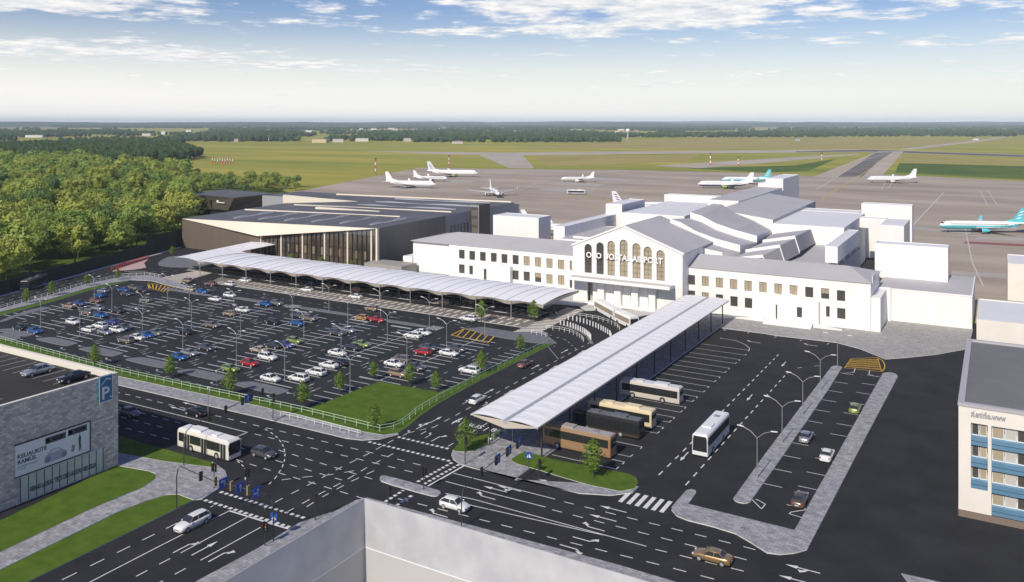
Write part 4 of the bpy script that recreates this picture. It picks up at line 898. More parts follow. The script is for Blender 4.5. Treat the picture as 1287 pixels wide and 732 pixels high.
m.add([(xl,t0,zc-.2),(xg,t0,zc-1.1),(xg,t1,zc-1.1),(xl,t1,zc-.2),(xr,t0,zc-.2),(xr,t1,zc-.2)], [(0,1,2,3),(1,4,5,2)])
m.box(xr-.02,xr+.1,t0,t1,zc-.32,zc-.05).box(xl-.1,xl+.02,t0,t1,zc-.32,zc-.05)
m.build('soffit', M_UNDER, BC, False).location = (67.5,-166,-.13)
colm = MB().box(-.12,.12,-.12,.12,.0,zc-.4).mesh('column', M_DMETAL)
for k in range(11):
    for x in (xl+1.6, xr-.9):
        o = link('column', colm, BC); o.location = (67.5+x,-166+t0+3.2+k*10,0)
bench = MB().box(-.25,.25,-1.2,1.2,.42,.5).box(-.2,.2,-1.1,-1.0,0,.42).box(-.2,.2,1.0,1.1,0,.42)
# kerb canopy: wavy membrane along the drop-off lanes with an arm towards the dark terminal
KC = thing('kerb_canopy', 'wavy white membrane canopy over the drop off platforms, angled at its far end', 'canopy', (-170,198,.12))
KI = Vector((170,-198,-.12)); zk = 5.0; KF, KB = 192.2, 213.8; KX0, KX1, KW = -237.0, -102.8, 11.2
def wavy(xa, xb, y0, y1, wave=11.2, amp=.42, ny=10, fy=None):
    n = int(abs(xb-xa)/wave*8); rows = []
    for j in range(ny+1):
        f = j/ny; row = []
        for i in range(n+1):
            x = xa+(xb-xa)*i/n
            a0, a1 = (y0, y1) if fy is None else fy(x)
            row.append((x, a0+(a1-a0)*f, zk+amp*abs(math.sin(math.pi*(x-xa)/wave))**.8*(.35+.65*math.sin(math.pi*min(1,.15+f*.85)))+.5*math.sin(math.pi*f)))
        rows.append(row)
    return MB().loft(rows, 0, True, False, False)
wavy(KX0, KX1, KF, KB).build('membrane', M_TENT, KC).location = KI
m = MB(); D_ = KB-KF
for k in range(37):
    x = KX0+KW*k/3
    if x > KX1: break
    q = k % 3; m.tube([(x,KF+D_*j/8,zk+(.09 if q == 0 else .04)+.42*abs(math.sin(math.pi*q/3))**.8*(.35+.65*math.sin(math.pi*min(1,.15+j/8*.85)))+.5*math.sin(math.pi*j/8)) for j in range(9)], .13 if q == 0 else .05, 5)
m.build('ribs', M_SEAM, KC).location = KI
# the angled arm (polygon at the far end)
arm = [at(220,324,5), at(330,301.4,5), at(362,304.8,5), at(303,316.4,5), (KX0,KB), (KX0,KF)]
m = MB(); A0, A1, A2, A3 = Vector((*arm[0],0)), Vector((*arm[1],0)), Vector((*arm[3],0)), Vector((*arm[2],0))
rows = []
for i in range(25):
    f = i/24; p = A0.lerp(A1, f); q = Vector((*arm[5],0)).lerp(A2, min(1,f*1.6)) if f < .625 else A2.lerp(A3, (f-.625)/.375)
    rows.append([tuple(p.lerp(q, j/5)+Vector((0,0,zk+.1+.45*math.sin(math.pi*j/5)))) for j in range(6)])
m.loft(rows, 0, True, False, False)
m.add([(*arm[5],zk+.1),(*arm[3],zk+.1),(*arm[4],zk+.1)], [(0,1,2)])
m.build('arm_membrane', M_TENT, KC).location = KI
m = MB()
for i in range(0, 25, 4): m.tube([Vector(p)+Vector((0,0,.05)) for p in rows[i]], .10, 5)
m.build('ribs', M_SEAM, KC).location = KI
# downturned front valance and soffit
m = MB(); n = 136; top = []; bot = []
for i in range(n+1):
    x = KX0+(KX1-KX0)*i/n; w = abs(math.sin(math.pi*(x-KX0)/KW)); top.append((x,KF-.04,zk+.02+.19*w)); bot.append((x,KF+.45,zk-1.05+.8*w**1.5))
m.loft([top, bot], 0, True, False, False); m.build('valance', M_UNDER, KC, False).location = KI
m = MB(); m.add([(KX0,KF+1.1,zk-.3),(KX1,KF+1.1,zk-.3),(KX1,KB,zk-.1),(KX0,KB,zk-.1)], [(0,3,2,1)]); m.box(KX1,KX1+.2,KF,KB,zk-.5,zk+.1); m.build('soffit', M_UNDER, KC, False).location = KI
cm = MB().tube([(0,0,0),(0,0,zk-.3)], .13, 8).mesh('column', M_METAL)
for k in range(12):
    for y in (KF-.1, 201.3, 211.5):
        o = link('column', cm, KC); o.location = KI+Vector((KX0+1.5+KW*k,y,.12))
for p in ((322,305.5),(352,308),(300,313)):
    x, y = at(p[0], p[1], 5); o = link('column', cm, KC); o.location = KI+Vector((x,y,.12))
# glazed passenger lounge wall under the canopy
LG = thing('glass_shelter', 'dark glazed waiting shelter standing under the wavy kerb canopy', 'shelter', (-165,211.0,.12))
MB().box(-60,52,-.05,.05,.1,3.6).build('glass', M_GLASSB, LG)
m = MB()
for i in range(38): m.box(-60+i*3.03-.06,-60+i*3.03+.06,-.1,.1,0,3.7)
m.box(-60,52,-.12,.12,3.7,3.95); m.build('frame', M_DMETAL, LG)
# ================================================================== LAMPS
def lamp_proto(h, arm=2.0, rise=1.1):
    t = thing('street_lamp', 'x', 'street lamp')
    MB().tube([(0,0,0),(0,0,.25)], .16, 8).build('base', M_METAL, t)
    MB().tube([(0,0,.1),(0,0,h)], .085, 8, r1=.06).build('pole', M_METAL, t)
    for sg in (-1, 1):
        MB().tube([(0,0,h-.1),(sg*arm*.45,0,h+rise*.62),(sg*arm,0,h+rise)], .05, 6).build('arm', M_METAL, t)
        MB().loft([[(sg*(arm-.1),-.1,h+rise-.03),(sg*(arm-.1),.1,h+rise-.03),(sg*(arm-.1),.1,h+rise+.09),(sg*(arm-.1),-.1,h+rise+.09)],[(sg*(arm+.85),-.13,h+rise+.05),(sg*(arm+.85),.13,h+rise+.05),(sg*(arm+.85),.13,h+rise+.14),(sg*(arm+.85),-.13,h+rise+.14)]], smooth=False).build('lamp_head', M_WMET, t)
    register(t); return t
ORD = ['nearest','second','third','fourth','fifth','sixth','farthest']
LROW = {0:'the row ending at the lawn', 1:'the second row from the lawn', 2:'the third row from the lawn', 3:'the fourth row from the lawn', 4:'the fifth row from the lawn', 5:'the sixth row from the lawn', 6:'the seventh row from the lawn', 7:'the slanted far edge of the car park'}
lampP = lamp_proto(6.5, 1.9, 1.0)
lots = {0:[124.5,142.6,157.5,174.0], 1:[124.2,141.2,157.5,174.6], 2:[126.9,147.4,163.0,176.2], 3:[126.6,143.4,160.8,174.8], 4:[128.6,142.8,156.5], 5:[123.7,141.2,155.9], 6:[124.0,144.0,162.0]}
lots[7] = [150.0]
used = False
for k, ts in lots.items():
    for i, tt in enumerate(ts):
        s = ROWS[k]
        lab = f"double armed lamp post in {LROW[k]}, {ORD[i] if i < len(ts)-1 else 'farthest'} from the main road" if len(ts) > 1 else 'lone double armed lamp post by '+LROW[k]
        if not used: o = lampP; o.location = (s,tt,.01); used = True; o['label'] = lab; o['group'] = 'car park lamp posts'
        else: copy_thing(lampP, (s,tt,.01), None, lab, 'car park lamp posts')
lampQ = lamp_proto(6.0, 2.1, 1.25)
w4 = ['nearest the road','second from the road','third from the road','fourth from the road','by the yellow hatching']
for i, (u, v) in enumerate(((951.6,602),(983,558),(1009,522.5),(1031,491.7),(1052.6,463.5))):
    x, y = at(u, v); lab = 'double armed lamp post on the narrow paved island, '+w4[i]
    o = lampQ if i == 0 else copy_thing(lampQ, (0,0,0))
    o.location = (x,y,.14); o['label'] = lab; o['group'] = 'lamps on the bus yard island'
# slim single poles of the kerbside
def small_pole(u, v, h, lab, name='light_pole', head=True):
    x, y = at(u, v, .12); t = thing(name, lab, 'light pole', (x,y,.12))
    MB().tube([(0,0,0),(0,0,h)], .06, 6).build('pole', M_METAL, t)
    if head: MB().box(-.12,.12,-.12,.12,h,h+.2).build('lamp_head', M_WMET, t)
small_pole(261.5, 522, 4.8, 'pale slim pole with small head on pavement behind black sedan')
small_pole(644, 556.5, 2.6, 'short pale pole on canopy end pavement near the platform railing')
small_pole(617, 573, 2.6, 'short pale pole on canopy end pavement beside the triangle lawn')
small_pole(272, 481, 2.2, 'short pale pole beside the car park tree and fence')
# ================================================================== FENCES
postm = {}
def fence(name, label, pts, h=1.1, gap=2.4, rails=2, m=None, z=.1, r=.045, cat='fence'):
    m = m or M_WMET; o = thing(name, label, cat, (*pts[0], z)); iv = Vector((-pts[0][0],-pts[0][1],0))
    for k in range(rails):
        zz = h-.03-k*(h*.42); MB().tube([(x,y,zz) for x, y in pts], r, 5).build('rail', m, o).location = iv
    key = (h, m.name, r)
    if key not in postm: postm[key] = MB().box(-r,r,-r,r,0,h).mesh('post', m)
    n = 0; carry = 0.0
    for a, b in zip(pts, pts[1:]):
        L = math.hypot(b[0]-a[0], b[1]-a[1]); q = carry
        while q < L and n < 98:
            p = link('post', postm[key], o); p.location = (a[0]+(b[0]-a[0])*q/L+iv.x, a[1]+(b[1]-a[1])*q/L+iv.y, 0); q += gap; n += 1
        carry = q-L
    return o
M_FENG = mat('pale_green_fence', (.42,.58,.38), .5)
F1 = P((0,429),(75,449.5),(150,469.8),(240,490),(330,508.6),(384,520.5),(455,538),(478,543.6),(492,541.4),(503,537),(513,530),(522,522),(531,516),(552,503.6),(602,477.2),(648,453.6),(692,432.2))
fence('railing', 'long pale green railing along the lawn strip round the car park', F1, 1.15, 2.6, 2, M_FENG, .1, .05)
fence('railing', 'white pavement railing beside the crossing at the lawn corner', P((353,524.5),(372,528.4),(385,531.8),(420,541),(453.5,549.5)), 1.0, 2.0, 2, M_WMET, .12)
fence('railing', 'short white railing beside the triangle lawn under the canopy end', P((614,558.5),(622,552.5),(630.5,547),(641,542)), 1.0, 1.8, 2, M_WMET, .13)
fence('railing', 'pale post and rail fence along the curved path left of the car park', P((0,389.4),(40,378.4),(70,369.8),(109,358),(140,351.6),(165,347.6),(185,346.9),(203,350.4)), 1.1, 2.6, 2, M_WMET, .12, .05)
fence('safety_barrier', 'red and white barrier fence on the pink gate paving', P((140,340),(160,333.5),(187,325)), 1.3, 1.6, 2, M_REDB, .02, .09)
arc = lambda c, r0, a0, a1, n=14: [(c[0]+r0*math.cos(R(a0+(a1-a0)*i/n)), c[1]+r0*math.sin(R(a0+(a1-a0)*i/n))) for i in range(n+1)]
Z6 = lambda x, y: at(660+x/10.46, 360+y/10.46)
o1 = [Z6(x, y) for x, y in ((640,400),(790,420),(960,450),(1100,490),(1200,540),(1250,590))]
fence('railing', 'white curved railing beside the parked articulated bus', o1, 1.1, 1.9, 2, M_WMET, .05)
o2 = [Z6(x, y) for x, y in ((280,575),(450,590),(580,620),(680,660),(740,700),(775,745))]
fence('railing', 'white curved railing along the inner edge of the bus loop', o2, 1.1, 1.7, 2, M_WMET, .05)
fence('railing', 'small white railing at the car park end of the crosswalk', [Z6(x, y) for x, y in ((80,635),(190,650),(300,680))], 1.0, 1.5, 2, M_WMET, .12)
ground('loop_island', [Z6(x, y) for x, y in ((440,500),(600,505),(740,560),(850,640),(900,760),(860,760),(800,660),(700,590),(560,540))], .02, M_PAVEW)
bol = MB().tube([(0,0,0),(0,0,1.25)], .17, 8).disc((0,0,1.25),(0,0,1),.17,8)
bm_ = bol.mesh('bollard', M_WMET)
for path, lab, grp, n in (([(570,440),(630,450),(690,462),(740,478),(790,490),(840,508),(920,538),(1000,575),(1060,610),(1110,640),(1130,680)], 'white bollard in the outer curved row by the bus loop', 'outer bollards of the bus loop', 17), ([(465,505),(515,515),(570,528),(620,545),(660,560),(705,580),(770,610),(810,640),(840,665),(862,700)], 'white bollard in the inner curved row by the bus loop', 'inner bollards of the bus loop', 15)):
    pts = [Z6(*p) for p in path]; L = [0]
    for a, b in zip(pts, pts[1:]): L.append(L[-1]+math.hypot(b[0]-a[0], b[1]-a[1]))
    for i in range(n):
        q = L[-1]*i/(n-1); k = max(j for j in range(len(pts)-1) if L[j] <= q+1e-6); f = (q-L[k])/(L[k+1]-L[k]) if L[k+1] > L[k] else 0
        o = link('bollard', bm_); o.location = (pts[k][0]+(pts[k+1][0]-pts[k][0])*f, pts[k][1]+(pts[k+1][1]-pts[k][1])*f, .0); tag(o, lab, 'bollard', grp)
# dark noise barrier along the left road
nb_ = P((-60,388.6),(0,371.4),(71,352.2),(140,333),(184,321.6)); M_NB = mat('dark_green_mesh', (.020,.030,.022), .8, col2=(.032,.042,.030), scale=.5)
def barrier(label, pts, h):
    o = thing('noise_barrier', label, 'barrier', (*pts[0],0)); iv = (-pts[0][0],-pts[0][1],0)
    m = MB()
    for a, b in zip(pts, pts[1:]):
        L = math.hypot(b[0]-a[0], b[1]-a[1]); nx, ny = -(b[1]-a[1])/L*.12, (b[0]-a[0])/L*.12
        m.prism([(a[0]-nx,a[1]-ny),(b[0]-nx,b[1]-ny),(b[0]+nx,b[1]+ny),(a[0]+nx,a[1]+ny)], -.05, h)
    m.build('mesh_panel', M_NB, o).location = iv
    pm = MB().box(-.18,.18,-.18,.18,-.05,h+.08).mesh('post', M_BLACKM)
    for a, b in zip(pts, pts[1:]):
        n = max(1, int(math.hypot(b[0]-a[0], b[1]-a[1])/4))
        for i in range(n): q = link('post', pm, o); q.location = (a[0]+(b[0]-a[0])*i/n+iv[0], a[1]+(b[1]-a[1])*i/n+iv[1], 0)
barrier('long dark green screen fence between road and wood', nb_, 4.3)
barrier('taller dark screen fence beside the brown terminal corner', P((184.3,321.5),(210,315),(229,309.2)), 7.4)
# ================================================================== TRAFFIC SIGNALS AND SIGNS
def signal_head(par, x, y, z, ang, back=None, k=1.0):
    o = MB().box(-.2*k,.2*k,-.12,.12,-.55*k,.55*k).build('signal_head', back or M_BLK, par); o.location = (x,y,z); o.rotation_euler = (0,0,ang)
    for i, mm in enumerate((M_RED, M_AMB, M_GRN)):
        q = MB().disc((0,-.125,(.34-.34*i)*k),(0,-1,0),.12*k,10).build('signal_lens', mm, o)
    return o
def arrow_sign(par, x, y, z, ang, size=1.25, kind='up', m=None):
    o = MB().box(-size/2,size/2,-.03,.03,-size/2,size/2).build('direction_sign', m or M_BLUE, par); o.location = (x,y,z); o.rotation_euler = (0,0,ang)
    for sy in (-.034, .034):
        a = MB(); g = 1 if sy < 0 else -1
        q = lambda pts: a.add([(g*p*size, sy, r_*size) for p, r_ in pts], [tuple(range(len(pts)))])
        if kind == 'up': q([(-.05,-.38),(.05,-.38),(.05,.1),(-.05,.1)]); q([(-.2,.08),(.2,.08),(0,.4)])
        elif kind == 'turn': q([(.12,-.38),(.22,-.38),(.22,.16),(.12,.16)]); q([(-.08,.16),(.22,.16),(.22,.26),(-.08,.26)]); q([(-.08,.02),(-.08,.4),(-.36,.21)])
        elif kind == 'both': q([(.02,-.38),(.12,-.38),(.12,.1),(.02,.1)]); q([(-.08,.08),(.24,.08),(.08,.4)]); q([(-.28,-.1),(.04,-.1),(.04,-.0),(-.28,-.0)]); q([(-.22,-.22),(-.22,.12),(-.44,-.05)])
        elif kind == 'walk': q([(-.34,-.34),(.34,-.34),(0,.38)])
        a.build('arrow', M_PAINT if kind != 'walk' else M_WMET, o, False)
    return o
def gantry(label, base, tip, h, items, ang, zb=.12, bow=True):
    t = thing('signal_gantry', label, 'traffic light', (*base,zb)); dx, dy = tip[0]-base[0], tip[1]-base[1]
    MB().tube([(0,0,0),(0,0,h*.72),(dx*.03,dy*.03,h*.9),(dx*.10,dy*.10,h),(dx,dy,h)], .085, 7, r1=.05).build('mast_arm', M_DMETAL, t)
    for f, kind in items:
        x, y = dx*f, dy*f
        if kind == 'S': signal_head(t, x, y, h-.1, ang, M_AMB if label.startswith('long') else M_BLK, 1.1)
        else: arrow_sign(t, x, y, h-.05, ang, 1.3, kind)
    return t
def on_line(bx, by, u, v, z): return at(u, v, z)
hG = 5.6
gb, gt = at(340,679,.12), at(318,622,hG)
b1 = at(222,642,.12)
gantry('long signal gantry with three blue arrow signs over the lower left road', at(343.5,679.5,.12), at(270.5,605.5,hG), hG, ((.04,'x'),)[1:]+((.27,'both'),(.42,'S'),(.56,'up'),(.71,'S'),(.86,'turn'),(1.0,'S')), R(-90))
g2 = gantry('slim curved signal mast on the lower roadside lawn', at(222,638.5,.12), at(272,607.5,5.9), 5.9, ((.62,'S'),), R(-90))
gantry('signal mast reaching over the east road with three blue arrow signs', at(580,664,.12), at(657,553.5,5.4), 5.4, ((.30,'S'),(.53,'S'),(.56,'turn'),(.72,'S'),(.75,'both'),(.90,'S'),(.93,'up')), R(90))
gantry('signal mast beside the white bus with a blue sign over the west road', at(231,585,.12), at(330,493,5.6), 5.6, ((.30,'S'),(.5,'S'),(.72,'S'),(.79,'both'),(.84,'S'),(1.0,'S')), R(90))
def pole_signal(u, v, h, label, ang, sign=None):
    x, y = at(u, v, .12); t = thing('traffic_signal', label, 'traffic light', (x,y,.12))
    MB().tube([(0,0,0),(0,0,h)], .07, 7).build('pole', M_DMETAL, t)
    signal_head(t, 0, -.2 if abs(ang) > 1 else .2, h-.5, ang); signal_head(t, .22, 0, h-.6, ang+R(90))
    if sign: arrow_sign(t, 0, 0, h-1.7, ang, .7, 'walk')
pole_signal(269, 614, 3.6, 'pole signal at the left pavement corner by the long gantry', R(-90))
pole_signal(333, 686, 3.0, 'pole signal at the lower pavement edge by the stop line', R(-90))
pole_signal(396, 654, 3.4, 'pole signal at the lower pavement tip facing the junction', R(0))
pole_signal(310.5, 617, 3.2, 'thin dark pole signal at the mouth of the lower crossing', R(90))
pole_signal(532.5, 615, 3.2, 'dark pole signal on the cobbled median island', R(90))
pole_signal(488, 640, 3.0, 'dark pole signal on the pale pavement near the white hatchback', R(0))
pole_signal(677, 604, 3.0, 'dark pole signal on the pavement before the bus station lawn', R(0))
pole_signal(584.5, 583.5, 4.2, 'dark pole signal in front of the triangle lawn tree', R(0))
pole_signal(343, 528, 4.6, 'dark pole signal on the pavement below the long railing', R(0))
def sign_pole(u, v, h, label, ang):
    x, y = at(u, v, .12); t = thing('crossing_sign', label, 'sign', (x,y,.12))
    MB().tube([(0,0,0),(0,0,h)], .05, 6).build('pole', M_DMETAL, t); arrow_sign(t, 0, .06, h-.5, ang, .95, 'walk')
sign_pole(664.5, 601.5, 3.9, 'blue crossing sign on a dark pole at the bus station lawn', R(20))
sign_pole(343.8, 679, 3.4, 'blue crossing sign below the foot of the long gantry', R(10))
# ================================================================== MASTS on the airfield
def mast(u, v, vt, label, name='airfield_mast', k=1.0):
    x, y = at(u, v); h = EYE*(v-vt)/(v-V0); t = thing(name, label, 'mast', (x,y,-.1), 0, 'red and white airfield masts')
    for i in range(5):
        MB().box(-.55*k,.55*k,-.55*k,.55*k,h*i/5,h*(i+1)/5-.002).build('section', (M_REDB, M_WMET)[i % 2], t)
    MB().box(-1.0*k,1.0*k,-1.0*k,1.0*k,h,h+.8).build('lamp_cluster', M_DMETAL, t)
mast(472, 219.6, 200, 'red and white lattice mast left of the parked jets', k=.8)
mast(564.5, 208.5, 196, 'red and white mast behind the striped tail jet', k=.8)
mast(893, 208, 193.5, 'red and white mast on the grass above the turquoise tailed jets')
mast(928, 208, 198, 'shorter red and white mast between runway and apron')
mast(1033, 203, 192.5, 'red and white mast on the green infield by the taxiway')
ap = MB()
am = MB().box(-.35,.35,-.35,.35,0,3.5).box(-.36,.36,-.36,.36,3.5,7.0,1).box(-1.2,1.2,-.4,.4,7.0,7.5).mesh('approach_light', [M_REDB, M_WMET])
for i in range(9):
    x, y = at(267+i*3.2, 205.5+(i % 3)*.6); o = link('approach_light', am); o.location = (x,y,-.1); tag(o, 'small red and white approach light mast in the left meadow', 'mast', 'approach lights in the left meadow')
# ================================================================== CARS
def paint(name, c, metal=.35, rough=.3): return mat('car_paint_'+name, c, rough, metal, coat=.6)
PAINT = {'white':paint('white',(.72,.72,.71),0), 'silver':paint('silver',(.42,.43,.44),.6), 'black':paint('black',(.012,.012,.014),.2), 'grey':paint('grey',(.12,.125,.135),.5), 'darkgrey':paint('dark_grey',(.05,.052,.057),.4),
 'blue':paint('blue',(.025,.12,.38),.4), 'red':paint('red',(.42,.025,.022),.2), 'green':paint('green',(.26,.34,.08),.3), 'tan':paint('tan',(.42,.29,.19),.4), 'beige':paint('beige',(.55,.46,.33),.3), 'brown':paint('brown',(.17,.125,.10),.5), 'gold':paint('gold',(.38,.26,.12),.5), 'orange':paint('orange',(.50,.27,.08),.3), 'maroon':paint('maroon',(.27,.13,.11),.4), 'violet':paint('violet',(.06,.08,.28),.4), 'greygreen':paint('grey_green',(.25,.27,.22),.4), 'taupe':paint('taupe',(.24,.20,.165),.4)}
def car_proto(kind):
    # profile: (x, belt height, half width); front is +x
    if kind == 'sedan': L, W, Hr = 4.65, .90, 1.44; gh = (-1.62,-1.02,.28,1.02); prof = [(-2.30,.60,.70),(-2.24,.88,.78),(-1.85,.97,.86),(-1.2,.96,.89),(-.4,.95,.9),(.5,.94,.9),(1.05,.93,.89),(1.6,.86,.87),(2.05,.76,.82),(2.28,.64,.72),(2.34,.45,.64)]
    elif kind == 'hatch': L, W, Hr = 4.2, .89, 1.50; gh = (-1.98,-1.45,.25,1.05); prof = [(-2.10,.62,.70),(-2.06,.95,.80),(-1.8,1.0,.86),(-1.2,.98,.89),(-.4,.97,.89),(.5,.96,.89),(1.02,.95,.88),(1.5,.88,.86),(1.9,.77,.80),(2.08,.64,.72),(2.12,.45,.64)]
    else: L, W, Hr = 4.75, .93, 1.62; gh = (-2.22,-1.85,.30,1.08); prof = [(-2.36,.65,.74),(-2.33,1.0,.84),(-2.0,1.06,.90),(-1.2,1.05,.93),(-.4,1.04,.93),(.5,1.03,.93),(1.1,1.02,.92),(1.65,.95,.9),(2.1,.85,.84),(2.34,.70,.76),(2.40,.48,.66)]
    t = thing('parked_car', 'x', 'car')
    b = MB(); rings = []
    for x, zb, w in prof:
        e = .20 if abs(x) < 2.0 else .28
        rings.append([(x,-w*.90,e),(x,-w,.42),(x,-w*.99,zb*.72),(x,-w*.93,zb-.05),(x,-w*.80,zb+.01),(x,0,zb+.05),(x,w*.80,zb+.01),(x,w*.93,zb-.05),(x,w*.99,zb*.72),(x,w,.42),(x,w*.90,e)])
    b.loft(rings, 0, True, True, True)
    r0, r1, r2, r3 = gh; bz = max(p[1] for p in prof)-.03; fz = .95 if kind != 'suv' else 1.03; wb, wt = W*.86, W*.68
    # roof shell and pillars in body colour
    n = 6; rr = []
    for i in range(n+1):
        f = i/n; x = r1-.06+(r2+.08-r1+.06)*f; z = Hr-.05*(2*f-1)**2*(1 if f > .5 else 1.6); 
        rr.append([(x,-wt,z-.10),(x,-wt*.93,z-.03),(x,-wt*.5,z+.015),(x,wt*.5,z+.015),(x,wt*.93,z-.03),(x,wt,z-.10)])
    b.loft(rr, 0, True, False, False)
    for sg in (-1, 1):
        for (xa, za, ya), (xb, zb_, yb), w in (((r3,fz,wb),(r2+.05,Hr-.08,wt),.09),((r0,bz,wb*.97),(r1-.03,Hr-.10,wt),.20),((-.35,bz,wb+.01),(-.38,Hr-.09,wt+.01),.08)):
            b.add([(xa-w/2,sg*ya,za-.04),(xa+w/2,sg*ya,za-.04),(xb+w/2,sg*(yb+.012),zb_),(xb-w/2,sg*(yb+.012),zb_)], [(0,1,2,3)])
    for sg in (-1, 1): b.box(.72,.92,sg*W*1.02-.09,sg*W*1.02+.09,.95,1.08)
    body = b.build('body', PAINT['white'], t); body.material_slots[0].link = 'OBJECT'; body.material_slots[0].material = PAINT['white']
    g = MB(); B0 = [(r0,-wb,bz-.03),(r0,wb,bz-.03),(r3,wb,fz-.03),(r3,-wb,fz-.03)]; T0 = [(r1,-wt,Hr-.09),(r1,wt,Hr-.09),(r2,wt,Hr-.09),(r2,-wt,Hr-.09)]
    g.add(B0+T0, [(0,1,5,4),(1,2,6,5),(2,3,7,6),(3,0,4,7),(4,5,6,7)]); g.build('windows', M_CARGL, t)
    wr = .33 if kind != 'suv' else .37; ax0, ax1 = (-1.38, 1.40) if kind != 'suv' else (-1.42, 1.45)
    if kind == 'hatch': ax0, ax1 = -1.28, 1.30
    wm = MB().tube([(0,-.115,0),(0,.115,0)], wr, 16); wme = wm.mesh('wheel', M_TYRE)
    rm = MB().disc((0,.122,0),(0,1,0),wr*.68,12).mesh('rim', M_RIM)
    for x in (ax0, ax1):
        for sg in (-1, 1):
            w = link('wheel', wme, t); w.location = (x,sg*(W-.10),wr); w.rotation_euler = (0,0,0 if sg > 0 else math.pi)
            link('rim', rm, w)
    xf, xr_ = prof[-1][0], prof[0][0]
    for sg in (-1, 1):
        MB().box(xf-.32,xf-.01,sg*.60-.13,sg*.60+.13,.58,.70).build('headlight', M_HEAD, t)
        MB().box(xr_-.02,xr_+.12,sg*.62-.13,sg*.62+.13,.72,.86).build('tail_light', M_TAIL, t)
    MB().box(xf-.01,xf+.02,-.26,.26,.36,.47).box(xr_-.025,xr_+.02,-.26,.26,.45,.56).build('number_plate', M_PLATE, t)
    MB().box(xf-.05,xf+.012,-.42,.42,.48,.56).build('grille', M_BLK, t)
    register(t); return t
protos = {k: car_proto(k) for k in ('sedan','hatch','suv')}
first = {k: True for k in protos}
_pk = {id(p): KIDS[p.name] for p in protos.values()}
def copy_car(p, loc, rz, label):
    r = p.copy(); C.objects.link(r); r.location = loc; r.rotation_euler = (0,0,rz); r['label'] = label
    for ch in _pk[id(p)]:
        c = ch.copy(); C.objects.link(c); c.parent = r
        for g in KIDS.get(ch.name, []):
            d_ = g.copy(); C.objects.link(d_); d_.parent = c
    return r
def car(u, v, kind, col, deg, label, group=None, z=.012):
    x, y = at(u, v, z); p = protos[kind]
    if first[kind]:
        o = p; first[kind] = False; o.location = (x,y,z); o.rotation_euler = (0,0,R(deg)); o['label'] = label; kids = _pk[id(p)]
    else:
        n0 = len(C.objects); o = copy_car(p, (x,y,z), R(deg), label); kids = [k for k in o.children]
    for c in kids:
        if c.name.startswith('body'): c.material_slots[0].material = PAINT[col]
    if 'group' in o: del o['group']
    if group: o['group'] = group
    o.name = 'car'
    return o
LOTG = 'cars parked in the large car park'
